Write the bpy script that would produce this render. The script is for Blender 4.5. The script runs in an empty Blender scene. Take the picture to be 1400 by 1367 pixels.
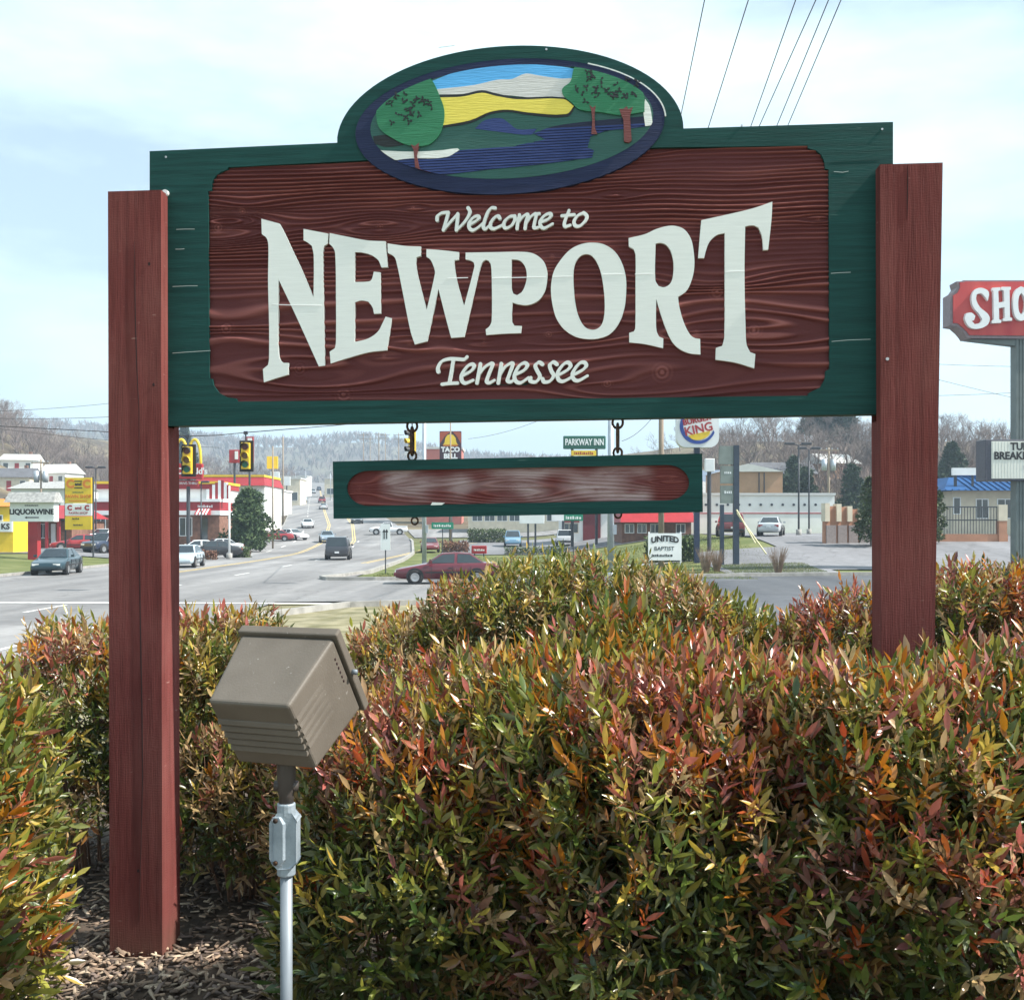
import bpy, bmesh, math, random
import numpy as np
from mathutils import Vector, Matrix, geometry

R = math.radians
scene = bpy.context.scene
COL = scene.collection

# ------------------------------------------------------------------ camera, sky, sun, exposure
F, CX, HZ, CZ = 1450.0, 700.0, 720.0, 2.6      # focal length, centre column and horizon row of the 1400 px photograph; eye height
cam_d = bpy.data.cameras.new('camera')
cam = bpy.data.objects.new('camera', cam_d)
COL.objects.link(cam)
cam.location = (0, 0, CZ)
cam.rotation_euler = (R(90), 0, 0)
cam_d.sensor_width = 36
cam_d.lens = F / 1400 * 36
cam_d.shift_y = (HZ - 683.5) / 1400
cam_d.clip_start = 0.05
cam_d.clip_end = 12000
scene.camera = cam

SUN_EL, SUN_AZ = 47.0, 97.6                    # elevation; degrees clockwise from the view direction (+Y)
world = bpy.data.worlds.new('World')
scene.world = world
world.use_nodes = True
wn, wl = world.node_tree.nodes, world.node_tree.links
wn.clear()
w_out = wn.new('ShaderNodeOutputWorld')
w_bg = wn.new('ShaderNodeBackground')
w_sky = wn.new('ShaderNodeTexSky')
w_sky.sky_type = 'NISHITA'
w_sky.sun_disc = False
w_sky.sun_elevation = R(SUN_EL)
w_sky.sun_rotation = R(SUN_AZ)
w_sky.air_density = 1.0
w_sky.dust_density = 1.2
w_sky.ozone_density = 1.0
w_tc = wn.new('ShaderNodeTexCoord')
w_map = wn.new('ShaderNodeMapping')
w_map.inputs['Scale'].default_value = (1.0, 1.0, 3.2)
w_noise = wn.new('ShaderNodeTexNoise')
w_noise.inputs['Scale'].default_value = 2.1
w_noise.inputs['Detail'].default_value = 6
w_noise.inputs['Roughness'].default_value = 0.55
w_ramp = wn.new('ShaderNodeValToRGB')
w_ramp.color_ramp.elements[0].position = 0.40
w_ramp.color_ramp.elements[1].position = 0.63
w_ramp.color_ramp.elements[0].color = (0.30, 0.30, 0.30, 1)
w_ramp.color_ramp.elements[1].color = (0.96, 0.96, 0.96, 1)
w_mix = wn.new('ShaderNodeMixRGB')
w_mix.inputs['Color2'].default_value = (6.2, 7.6, 7.9, 1)
wl.new(w_tc.outputs['Generated'], w_map.inputs['Vector'])
wl.new(w_map.outputs['Vector'], w_noise.inputs['Vector'])
wl.new(w_noise.outputs['Fac'], w_ramp.inputs['Fac'])
wl.new(w_ramp.outputs['Color'], w_mix.inputs['Fac'])
wl.new(w_sky.outputs['Color'], w_mix.inputs['Color1'])
wl.new(w_mix.outputs['Color'], w_bg.inputs['Color'])
w_bg.inputs['Strength'].default_value = 0.098
wl.new(w_bg.outputs['Background'], w_out.inputs['Surface'])

sun_d = bpy.data.lights.new('sun', 'SUN')
sun_d.energy = 5.0
sun_d.angle = R(0.53)
sun_d.color = (1.0, 0.955, 0.88)
sun = bpy.data.objects.new('sun', sun_d)
COL.objects.link(sun)
sun.location = (40, 10, 50)
sdir = Vector((math.sin(R(SUN_AZ)) * math.cos(R(SUN_EL)), math.cos(R(SUN_AZ)) * math.cos(R(SUN_EL)), math.sin(R(SUN_EL))))
sun.rotation_euler = sdir.to_track_quat('Z', 'Y').to_euler()

vs = scene.view_settings
vs.view_transform = 'Standard'
vs.look = 'None'
vs.gamma = 1.0
vs.exposure = 1.0
vs.use_curve_mapping = False
scene.cycles.max_bounces = 8
scene.cycles.volume_bounces = 0
scene.cycles.transparent_max_bounces = 12

# ------------------------------------------------------------------ helpers: materials
def srgb(r, g, b, k=1.0):
    def f(c):
        c /= 255.0
        return (c / 12.92 if c <= 0.04045 else ((c + 0.055) / 1.055) ** 2.4) * k
    return (f(r), f(g), f(b), 1)

def mat(name, col, rough=0.6, var=0.12, scale=8.0, bump=0.0, bscale=40.0, metal=0.0, col2=None, stretch=(1, 1, 1),
        spec=0.5, coat=0.0, trans=0.0, detail=5.0, lo=0.35, hi=0.65, ior=1.45):
    m = bpy.data.materials.new(name)
    m.use_nodes = True
    n, l = m.node_tree.nodes, m.node_tree.links
    b = n['Principled BSDF']
    b.inputs['Roughness'].default_value = rough
    b.inputs['Metallic'].default_value = metal
    b.inputs['Specular IOR Level'].default_value = spec
    b.inputs['IOR'].default_value = ior
    if coat:
        b.inputs['Coat Weight'].default_value = coat
        b.inputs['Coat Roughness'].default_value = 0.08
    if trans:
        b.inputs['Transmission Weight'].default_value = trans
    tc = n.new('ShaderNodeTexCoord')
    mp = n.new('ShaderNodeMapping')
    mp.inputs['Scale'].default_value = stretch
    l.new(tc.outputs['Object'], mp.inputs['Vector'])
    nz = n.new('ShaderNodeTexNoise')
    nz.inputs['Scale'].default_value = scale
    nz.inputs['Detail'].default_value = detail
    l.new(mp.outputs['Vector'], nz.inputs['Vector'])
    rp = n.new('ShaderNodeValToRGB')
    rp.color_ramp.elements[0].position = lo
    rp.color_ramp.elements[1].position = hi
    c = np.array(col[:3])
    c2 = np.array(col2[:3]) if col2 is not None else np.clip(c * (1 + var), 0, 1)
    c1 = c if col2 is not None else c * (1 - var)
    rp.color_ramp.elements[0].color = (*c1, 1)
    rp.color_ramp.elements[1].color = (*c2, 1)
    l.new(nz.outputs['Fac'], rp.inputs['Fac'])
    l.new(rp.outputs['Color'], b.inputs['Base Color'])
    if bump:
        nb = n.new('ShaderNodeTexNoise')
        nb.inputs['Scale'].default_value = bscale
        nb.inputs['Detail'].default_value = 6
        l.new(mp.outputs['Vector'], nb.inputs['Vector'])
        bp = n.new('ShaderNodeBump')
        bp.inputs['Strength'].default_value = bump
        bp.inputs['Distance'].default_value = 0.01
        l.new(nb.outputs['Fac'], bp.inputs['Height'])
        l.new(bp.outputs['Normal'], b.inputs['Normal'])
    return m

MATS = {}
def M(key, *a, **k):
    if key not in MATS:
        MATS[key] = mat(key, *a, **k)
    return MATS[key]

# ------------------------------------------------------------------ helpers: meshes and objects
class MB:
    """collects faces and builds them as ONE mesh object"""
    def __init__(self):
        self.v, self.f = [], []
    def add(self, vs, fs):
        o = len(self.v)
        self.v.extend([tuple(p) for p in vs])
        self.f.extend([tuple(i + o for i in q) for q in fs])
        return self
    def box(self, x0, x1, y0, y1, z0, z1):
        return self.add([(x0, y0, z0), (x1, y0, z0), (x1, y1, z0), (x0, y1, z0), (x0, y0, z1), (x1, y0, z1), (x1, y1, z1), (x0, y1, z1)],
                        [(0, 3, 2, 1), (4, 5, 6, 7), (0, 1, 5, 4), (1, 2, 6, 5), (2, 3, 7, 6), (3, 0, 4, 7)])
    def hexa(self, p):
        return self.add(p, [(0, 3, 2, 1), (4, 5, 6, 7), (0, 1, 5, 4), (1, 2, 6, 5), (2, 3, 7, 6), (3, 0, 4, 7)])
    def tube(self, pts, r, n=8, cap=True, r1=None):
        pts = [Vector(p) for p in pts]
        k = len(pts)
        vs, fs = [], []
        prev = None
        for i, p in enumerate(pts):
            d = (pts[min(i + 1, k - 1)] - pts[max(i - 1, 0)]).normalized()
            a = d.orthogonal().normalized() if prev is None else (prev - d * prev.dot(d)).normalized()
            prev = a
            b = d.cross(a)
            rr = (r[i] if isinstance(r, (list, tuple)) else (r if r1 is None else r + (r1 - r) * i / (k - 1)))
            for j in range(n):
                t = 2 * math.pi * j / n
                vs.append(p + a * math.cos(t) * rr + b * math.sin(t) * rr)
        for i in range(k - 1):
            for j in range(n):
                fs.append((i * n + j, i * n + (j + 1) % n, (i + 1) * n + (j + 1) % n, (i + 1) * n + j))
        if cap:
            fs.append(tuple(reversed(range(n))))
            fs.append(tuple((k - 1) * n + j for j in range(n)))
        return self.add(vs, fs)
    def disc_y(self, cx, cz, r, y0, y1, n=20, rx=None):
        rx = rx or r
        out = [(cx + rx * math.cos(2 * math.pi * i / n), cz + r * math.sin(2 * math.pi * i / n)) for i in range(n)]
        return self.prism(out, y0, y1)
    def prism(self, outline, y0, y1, holes=()):
        """outline in (x, z); y0 front (towards -y), y1 back"""
        loops = [list(outline)] + [list(h) for h in holes]
        flat = [p for lp in loops for p in lp]
        n = len(flat)
        tris = geometry.tessellate_polygon([[Vector((p[0], p[1], 0)) for p in lp] for lp in loops])
        vs = [(p[0], y0, p[1]) for p in flat] + [(p[0], y1, p[1]) for p in flat]
        fs = []
        for t in tris:
            a, b, c = (Vector(flat[i]) for i in t)
            ccw = (b.x - a.x) * (c.y - a.y) - (b.y - a.y) * (c.x - a.x) > 0
            tt = tuple(t) if ccw else tuple(reversed(t))
            fs.append(tt)
            fs.append(tuple(i + n for i in reversed(tt)))
        o = 0
        for li, lp in enumerate(loops):
            k = len(lp)
            area = sum(lp[i][0] * lp[(i + 1) % k][1] - lp[(i + 1) % k][0] * lp[i][1] for i in range(k))
            flip = (area < 0) != (li > 0)
            for i in range(k):
                q = (o + i, o + n + i, o + n + (i + 1) % k, o + (i + 1) % k)
                fs.append(tuple(reversed(q)) if not flip else q)
            o += k
        return self.add(vs, fs)
    def build(self, name, material, parent=None, smooth=False, **props):
        me = bpy.data.meshes.new(name)
        me.from_pydata(self.v, [], self.f)
        return link(name, me, material, parent, smooth, **props)

def link(name, me, material, parent=None, smooth=False, **props):
    if material is not None:
        me.materials.clear()
        me.materials.append(material)
    if smooth:
        me.polygons.foreach_set('use_smooth', [True] * len(me.polygons))
    me.update()
    o = bpy.data.objects.new(name, me)
    COL.objects.link(o)
    if parent is not None:
        o.parent = parent
    for k, v in props.items():
        o[k] = v
    return o

def tag(o, label, cat, group=None):
    o['label'] = label
    o['category'] = cat
    if group:
        o['group'] = group
    return o

def thing(name, label, cat, loc=(0, 0, 0), rz=0.0, group=None):
    o = bpy.data.objects.new(name, None)
    o.empty_display_size = 0.2
    COL.objects.link(o)
    o.location = loc
    o.rotation_euler = (0, 0, rz)
    return tag(o, label, cat, group)

def copy_tree(o, parent=None):
    c = o.copy()
    COL.objects.link(c)
    c.parent = parent
    for ch in list(o.children):
        copy_tree(ch, c)
    return c

def bevel(o, w, seg=2, ang=40):
    md = o.modifiers.new('bevel', 'BEVEL')
    md.width = w
    md.segments = seg
    md.limit_method = 'ANGLE'
    md.angle_limit = R(ang)
    return o

def text_verts(s, size=1.0, bold=0.0, align='CENTER', sx=1.0, shear=0.0):
    cu = bpy.data.curves.new('lettering', 'FONT')
    cu.body = s
    cu.size = size
    cu.align_x = align
    cu.align_y = 'CENTER'
    cu.offset = bold
    cu.shear = shear
    cu.resolution_u = 3
    o = bpy.data.objects.new('lettering', cu)
    COL.objects.link(o)
    dg = bpy.context.evaluated_depsgraph_get()
    me = bpy.data.meshes.new_from_object(o.evaluated_get(dg))
    vs = [(v.co.x * sx, v.co.y) for v in me.vertices]
    fs = [tuple(p.vertices) for p in me.polygons]
    bpy.data.objects.remove(o)
    bpy.data.curves.remove(cu)
    bpy.data.meshes.remove(me)
    return vs, fs

def text_obj(s, material, parent, x, y, z, size, name='lettering', bold=0.0, align='CENTER', sx=1.0, thick=0.03, shear=0.0):
    """upright lettering in the parent's xz plane, facing -y, raised by `thick` from y"""
    vs2, fs = text_verts(s, size, bold, align, sx, shear)
    mb = MB()
    n = len(vs2)
    V = [(x + p[0], y - thick, z + p[1]) for p in vs2] + [(x + p[0], y, z + p[1]) for p in vs2]
    FF = [tuple(q) for q in fs]
    cnt = {}
    for q in fs:
        for i in range(len(q)):
            e = (q[i], q[(i + 1) % len(q)])
            cnt[e] = 1
    side = [(a, a + n, b + n, b) for (a, b) in cnt if (b, a) not in cnt]
    mb.add(V, FF + side)
    return mb.build(name, material, parent)

# ------------------------------------------------------------------ helpers: numbers and terrain
def S(t):
    t = np.clip(t, 0, 1)
    return t * t * (3 - 2 * t)

rng = np.random.default_rng(7)
def vnoise(x, y, seed=0):
    """smooth value noise on arrays"""
    x = np.asarray(x, float); y = np.asarray(y, float)
    xi = np.floor(x).astype(np.int64); yi = np.floor(y).astype(np.int64)
    xf = x - xi; yf = y - yi
    def h(a, b):
        n = (a * 374761393 + b * 668265263 + seed * 1442695041) & 0xFFFFFFFF
        n = ((n ^ (n >> 13)) * 1274126177) & 0xFFFFFFFF
        return ((n ^ (n >> 16)) & 0xFFFF) / 65535.0
    u = xf * xf * (3 - 2 * xf); v = yf * yf * (3 - 2 * yf)
    return (h(xi, yi) * (1 - u) + h(xi + 1, yi) * u) * (1 - v) + (h(xi, yi + 1) * (1 - u) + h(xi + 1, yi + 1) * u) * v
def fbm(x, y, seed=0, o=4):
    s = 0; a = 0.5
    for i in range(o):
        s = s + a * (vnoise(x * 2 ** i, y * 2 ** i, seed + i) - 0.5)
        a *= 0.5
    return s

def road_x(y):
    """centre line of the highway"""
    return np.interp(y, [-200, 60, 80, 100, 130, 170, 225, 613, 1500], [-17, -17, -17.3, -18.4, -21.3, -27.5, -38, -110, -275])

def gz(x, y):
    x = np.asarray(x, float); y = np.asarray(y, float)
    t = np.clip(y - 90, 0, None)
    base = np.where(t < 60, 0.000458 * t * t, 1.65 + 0.055 * (t - 60))
    base = np.where(t > 560, 29.15 + 0.02 * (t - 560), base)
    dx = x - road_x(y)
    right = 1.9 * S((x - 1) / 18) * S((y - 53) / 28)
    hr = 14 * S((y - 105) / 160) * S((x - 15) / 40)
    left = 0.5 * S((-dx - 10.5) / 10)
    hl = 22 * S((-dx - 45) / 60) * S((y - 115) / 140)
    r = np.hypot(x - 0.8, y - 2.2)
    mound = 1.15 * (1 - S((r - 5.0) / 3.6))
    return base + right + hr + left + hl + mound

def G(x, y):
    return float(gz(x, y))
def XY(px, Y):
    return ((px - CX) / F * Y, Y)
def ground(px, Y, dz=0.0):
    x = (px - CX) / F * Y
    return (x, Y, G(x, Y) + dz)
def ZP(py, Y):
    return CZ + (HZ - py) / F * Y

# ------------------------------------------------------------------ ground, roads, lots
def axis(lo, hi, step, far_lo, far_hi, g=1.16):
    a = list(np.arange(lo, hi + 1e-6, step))
    s = step
    while a[-1] < far_hi:
        s *= g; a.append(a[-1] + s)
    s = step
    while a[0] > far_lo:
        s *= g; a.insert(0, a[0] - s)
    return np.array(a)

def grid_mesh(name, xs, ys, zf, material, off=0.0, **props):
    X, Y = np.meshgrid(xs, ys)
    Z = zf(X, Y) + off
    vs = np.stack([X.ravel(), Y.ravel(), Z.ravel()], 1)
    nx, ny = len(xs), len(ys)
    i = np.arange((ny - 1) * (nx - 1))
    a = (i // (nx - 1)) * nx + i % (nx - 1)
    fs = np.stack([a, a + 1, a + nx + 1, a + nx], 1)
    me = bpy.data.meshes.new(name)
    me.from_pydata(vs.tolist(), [], fs.tolist())
    return link(name, me, material, None, True, **props)

M_grass = mat('grass', (0.095, 0.115, 0.038), 0.95, scale=0.35, col2=(0.15, 0.160, 0.065), detail=10, bump=0.6, bscale=14, lo=0.42, hi=0.62, spec=0.15)
def leaf_litter(m):
    # the hillsides are winter scrub and leaf litter instead of lawn
    n, l = m.node_tree.nodes, m.node_tree.links
    b = n['Principled BSDF']
    src = b.inputs['Base Color'].links[0].from_socket
    tc = n.new('ShaderNodeTexCoord'); sp = n.new('ShaderNodeSeparateXYZ'); l.new(tc.outputs['Object'], sp.inputs[0])
    nz = n.new('ShaderNodeTexNoise'); nz.inputs['Scale'].default_value = 0.06; nz.inputs['Detail'].default_value = 8
    l.new(tc.outputs['Object'], nz.inputs['Vector'])
    rp = n.new('ShaderNodeValToRGB')
    rp.color_ramp.elements[0].position = .4; rp.color_ramp.elements[1].position = .62
    rp.color_ramp.elements[0].color = (.075, .060, .044, 1); rp.color_ramp.elements[1].color = (.19, .155, .098, 1)
    l.new(nz.outputs['Fac'], rp.inputs['Fac'])
    mr = n.new('ShaderNodeMapRange'); mr.inputs['From Min'].default_value = 120; mr.inputs['From Max'].default_value = 165
    l.new(sp.outputs['Y'], mr.inputs['Value'])
    mx = n.new('ShaderNodeMixRGB'); l.new(mr.outputs[0], mx.inputs['Fac']); l.new(src, mx.inputs['Color1']); l.new(rp.outputs[0], mx.inputs['Color2'])
    # dormant straw-coloured turf on the sign's own verge
    m2 = n.new('ShaderNodeMapRange'); m2.inputs['From Min'].default_value = 42; m2.inputs['From Max'].default_value = 38; m2.inputs['To Max'].default_value = .85
    l.new(sp.outputs['Y'], m2.inputs['Value'])
    n2 = n.new('ShaderNodeTexNoise'); n2.inputs['Scale'].default_value = 1.3; n2.inputs['Detail'].default_value = 10; l.new(tc.outputs['Object'], n2.inputs['Vector'])
    r2 = n.new('ShaderNodeValToRGB'); r2.color_ramp.elements[0].position = .35; r2.color_ramp.elements[1].position = .65
    r2.color_ramp.elements[0].color = (.15, .135, .075, 1); r2.color_ramp.elements[1].color = (.30, .265, .18, 1)
    l.new(n2.outputs['Fac'], r2.inputs['Fac'])
    m3 = n.new('ShaderNodeMixRGB'); l.new(m2.outputs[0], m3.inputs['Fac']); l.new(mx.outputs[0], m3.inputs['Color1']); l.new(r2.outputs[0], m3.inputs['Color2'])
    l.new(m3.outputs[0], b.inputs['Base Color'])
leaf_litter(M_grass)
grid_mesh('ground', axis(-60, 60, 1.5, -2200, 2200), axis(-12, 175, 1.5, -60, 3500), gz, M_grass, kind='structure')

def asphalt(name, c, c2, sc=0.5):
    m = mat(name, c, 0.9, scale=sc, col2=c2, detail=9, bump=0.35, bscale=60, spec=0.2, stretch=(1.0, 0.05, 1.0))
    # patches, seams and fine cracks
    n, l = m.node_tree.nodes, m.node_tree.links
    b = n['Principled BSDF']
    src = b.inputs['Base Color'].links[0].from_socket
    tc = n.new('ShaderNodeTexCoord')
    nz = n.new('ShaderNodeTexNoise'); nz.inputs['Scale'].default_value = 1.6; nz.inputs['Detail'].default_value = 8
    l.new(tc.outputs['Object'], nz.inputs['Vector'])
    ad = n.new('ShaderNodeVectorMath'); ad.operation = 'MULTIPLY_ADD'
    ad.inputs[1].default_value = (1.6, 1.6, 0); l.new(nz.outputs['Color'], ad.inputs[0]); l.new(tc.outputs['Object'], ad.inputs[2])
    vo = n.new('ShaderNodeTexVoronoi'); vo.feature = 'DISTANCE_TO_EDGE'; vo.inputs['Scale'].default_value = 0.16
    l.new(ad.outputs[0], vo.inputs['Vector'])
    mr = n.new('ShaderNodeMapRange'); mr.inputs['From Min'].default_value = 0.0; mr.inputs['From Max'].default_value = 0.012
    mr.inputs['To Min'].default_value = 0.74; mr.inputs['To Max'].default_value = 1.0
    l.new(vo.outputs['Distance'], mr.inputs['Value'])
    vp = n.new('ShaderNodeTexVoronoi'); vp.inputs['Scale'].default_value = 0.09; l.new(ad.outputs[0], vp.inputs['Vector'])
    sp = n.new('ShaderNodeSeparateColor'); l.new(vp.outputs['Color'], sp.inputs[0])
    mp2 = n.new('ShaderNodeMapRange'); mp2.inputs['To Min'].default_value = 0.84; mp2.inputs['To Max'].default_value = 1.10; l.new(sp.outputs[0], mp2.inputs['Value'])
    gr = n.new('ShaderNodeMapRange'); gr.inputs['To Min'].default_value = 0.75; gr.inputs['To Max'].default_value = 1.25; l.new(nz.outputs['Fac'], gr.inputs['Value'])
    m1 = n.new('ShaderNodeMath'); m1.operation = 'MULTIPLY'; l.new(mr.outputs[0], m1.inputs[0]); l.new(mp2.outputs[0], m1.inputs[1])
    m2 = n.new('ShaderNodeMath'); m2.operation = 'MULTIPLY'; l.new(m1.outputs[0], m2.inputs[0]); l.new(gr.outputs[0], m2.inputs[1])
    mx = n.new('ShaderNodeVectorMath'); mx.operation = 'SCALE'; l.new(src, mx.inputs[0]); l.new(m2.outputs[0], mx.inputs['Scale'])
    l.new(mx.outputs[0], b.inputs['Base Color'])
    return m
M_road = asphalt('worn_asphalt', (0.165, 0.163, 0.165), (0.255, 0.25, 0.248))
M_side = asphalt('dark_asphalt', (0.075, 0.08, 0.09), (0.115, 0.12, 0.13))
M_lot = asphalt('lot_asphalt', (0.15, 0.15, 0.158), (0.20, 0.20, 0.21))
M_kerb = mat('kerb_concrete', (0.28, 0.27, 0.25), 0.9, 0.18, 3.0, 0.3, 30)
M_white_line = mat('white_road_paint', (0.72, 0.72, 0.70), 0.8, scale=3.0, col2=(0.5, 0.5, 0.49), lo=0.5, hi=0.75)
M_yellow_line = mat('yellow_road_paint', (0.62, 0.45, 0.16), 0.8, scale=3.0, col2=(0.46, 0.38, 0.22), lo=0.5, hi=0.75)

def strip(name, path, off_l, off_r, dz, material, nx=6, step=2.0, parent=None, **props):
    """ribbon along a path (x, y) draped on the ground"""
    P = [Vector(p) for p in path]
    pts = []
    for a, b in zip(P, P[1:]):
        k = max(1, int((b - a).length / (step * max(1.0, a.y / 120))))
        pts += [a.lerp(b, i / k) for i in range(k)]
    pts.append(P[-1])
    vs, fs = [], []
    for i, p in enumerate(pts):
        d = (pts[min(i + 1, len(pts) - 1)] - pts[max(i - 1, 0)]).normalized()
        nrm = Vector((d.y, -d.x))
        for j in range(nx + 1):
            q = p + nrm * (off_l + (off_r - off_l) * j / nx)
            vs.append((q.x, q.y, G(q.x, q.y) + dz + max(0, q.y - 100) * 0.0006))
    w = nx + 1
    for i in range(len(pts) - 1):
        for j in range(nx):
            fs.append((i * w + j, i * w + j + 1, (i + 1) * w + j + 1, (i + 1) * w + j))
    me = bpy.data.meshes.new(name)
    me.from_pydata(vs, [], fs)
    return link(name, me, material, parent, True, **props)

HW = [(float(road_x(y)), y) for y in list(range(-55, 240, 5)) + list(range(240, 900, 30))]
hw_road = strip('road', HW, -9.0, 9.0, 0.05, M_road, nx=9, kind='structure')
SS = [(-9.0, 43.2), (14, 47.5), (40, 50), (90, 53), (200, 60)]
strip('road', SS, -7.0, 7.0, 0.046, M_side, nx=7, kind='structure')
strip('road', [(2.2, 41.0), (14, 42.4), (40, 44.5), (90, 47.0)], 0.0, 17.0, 0.042, M_side, nx=8, kind='structure')
# throat between the highway and the dark side street
strip('road', [(-11.5, 42.7), (-3.0, 44.3)], -7.4, 7.4, 0.054, M_road, nx=6, kind='structure')
S2 = [(-14, 147), (6, 150), (30, 152)]
strip('road', S2, -11.0, 9.0, 0.075, M_road, nx=8, kind='structure')

def mark(path, off, w, material, name='road_marking', dz=0.058):
    return strip(name, path, off - w / 2, off + w / 2, dz, material, nx=1, step=3.0, parent=hw_road)
def hw_part(y0, y1, n=None):
    n = n or max(2, int((y1 - y0) / 5) + 1)
    return [(float(road_x(y)), y) for y in np.linspace(y0, y1, n)]
mark(hw_part(-30, 30), 6.4, 0.14, M_white_line)
mark(hw_part(-30, 22), 8.5, 0.14, M_white_line)
for y in range(-20, 130, 12):
    mark(hw_part(y + 3.5, y + 6.5), 2.5, 0.13, M_white_line)
for y in range(92, 420, 12):
    mark(hw_part(y, y + 4), -5.2, 0.14, M_white_line, dz=0.06)
for o in (-1.6, -1.9):
    mark(hw_part(56, 480), o, 0.12, M_yellow_line, dz=0.06)
    mark(hw_part(96, 200), o + 3.7, 0.12, M_yellow_line, dz=0.06)
# long stop line across the lanes
mark([(-26, 35.9), (-5.0, 35.0)], 0, 0.42, M_white_line, dz=0.066)
# turning double yellow into the second side street
for o in (0, 0.35):
    mark([(-10.5 + o, 74), (-10.2 + o, 86), (-9.9 + o, 98), (-9.4 + o, 108), (-8.4 + o, 116), (-6.8 + o, 122), (-4.5 + o, 126)], 0, 0.13, M_yellow_line)

def kerb(path, w=0.18, h=0.14, material=None):
    P = [Vector(p) for p in path]
    mb = MB()
    pts = []
    for a, b in zip(P, P[1:]):
        k = max(1, int((b - a).length / 2.0))
        pts += [a.lerp(b, i / k) for i in range(k)]
    pts.append(P[-1])
    vs, fs = [], []
    for i, p in enumerate(pts):
        d = (pts[min(i + 1, len(pts) - 1)] - pts[max(i - 1, 0)]).normalized()
        n = Vector((d.y, -d.x))
        for s, z in ((-1, 0), (-0.85, h), (0.85, h), (1, 0)):
            q = p + n * (w / 2 * s)
            vs.append((q.x, q.y, G(p.x, p.y) + 0.05 + z - (0.15 if z == 0 else 0)))
    for i in range(len(pts) - 1):
        for j in range(3):
            fs.append((i * 4 + j, i * 4 + j + 1, i * 4 + 5 + j, i * 4 + 4 + j))
    fs += [(0, 1, 2, 3), tuple(len(vs) - 4 + j for j in (3, 2, 1, 0))]
    mb.add(vs, fs)
    return mb.build('kerb', material or M_kerb, None, kind='structure')
kerb([(float(road_x(y)) - 9.1, y) for y in range(-40, 260, 6)])
# far corner of the first side street: along the highway, round the nose, along the street
kerb([(float(road_x(y)) + 9.1, y) for y in range(134, 58, -5)] + [(-8.6, 54.5), (-9.3, 51.9), (-8.8, 50.6), (-6.5, 50.5), (14, 54.7), (40, 57.2), (90, 60.2)], w=0.3, h=0.16)
# near corner, round our mound
kerb([(-7.9, -30), (-7.9, 24), (-7.2, 30), (-5.3, 34.3), (-2.5, 35.6), (0.2, 35.0), (1.6, 32), (2.4, 27.5), (4.5, 24.6), (9, 24.6), (16, 25.4), (40, 27.5), (90, 30)], w=0.22, h=0.13)

def lot(name, x0, x1, y0, y1, dz, material, nx=24, ny=24, **p):
    return grid_mesh(name, np.linspace(x0, x1, nx), np.linspace(y0, y1, ny), gz, material, dz, kind='structure', **p)
lot('parking_lot', 17.5, 95, 58.5, 99, 0.06, M_lot, 52, 30)
lot('parking_lot', -6.5, 17.0, 96, 133, 0.065, M_lot, 18, 26)
lot('parking_lot', -75, -31, 82, 113, 0.07, M_lot, 32, 24)
lot('driveway', 11.5, 17.6, 55.6, 70, 0.055, M_lot, 6, 12)
# pavement across the grass bank
M_walk = mat('pale_concrete', (0.32, 0.31, 0.29), 0.9, 0.12, 2.0, 0.2, 30)
strip('pavement', [(1.0, 59.5), (6, 64), (12, 66.5), (17, 67.5)], -0.7, 0.7, 0.05, M_walk, nx=3, kind='structure')

# ================================================================== the carved welcome sign
YAW = R(5.07)
S_O = Vector((-0.007, 3.475, 0))
EX = Vector((math.cos(YAW), -math.sin(YAW), 0))
EY = Vector((math.sin(YAW), math.cos(YAW), 0))
S_Z = 1.15
def SP(px, py, d=0.0):
    """photo position -> (along the board, height above the mound) on the plane d metres behind the board face"""
    ray = Vector(((px - CX) / F, 1, (HZ - py) / F))
    t = (d + S_O.dot(EY)) / ray.dot(EY)
    p = ray * t - S_O
    return (p.dot(EX), ray.z * t + CZ - S_Z)
def SPL(pts, d=0.0):
    return [SP(x, y, d) for x, y in pts]

def smooth_loop(pts, sharp=38, n=5, ox=0, oy=0, sc=1.0):
    P = [Vector((ox + x / sc, oy + y / sc)) for x, y in pts]
    k = len(P)
    sm = []
    for i in range(k):
        a = (P[i] - P[i - 1]); b = (P[(i + 1) % k] - P[i])
        sm.append(a.angle(b, 0) < R(sharp))
    out = []
    for i in range(k):
        p1, p2 = P[i], P[(i + 1) % k]
        L = (p2 - p1).length
        m1 = ((p2 - P[i - 1]).normalized() * L) if sm[i] else (p2 - p1)
        m2 = ((P[(i + 2) % k] - p1).normalized() * L) if sm[(i + 1) % k] else (p2 - p1)
        nn = n if (sm[i] or sm[(i + 1) % k]) and L > 1.5 else 1
        for j in range(nn):
            t = j / nn
            q = p1 * (2 * t**3 - 3 * t**2 + 1) + m1 * (t**3 - 2 * t**2 + t) + p2 * (-2 * t**3 + 3 * t**2) + m2 * (t**3 - t**2)
            out.append((q.x, q.y))
    return out

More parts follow.
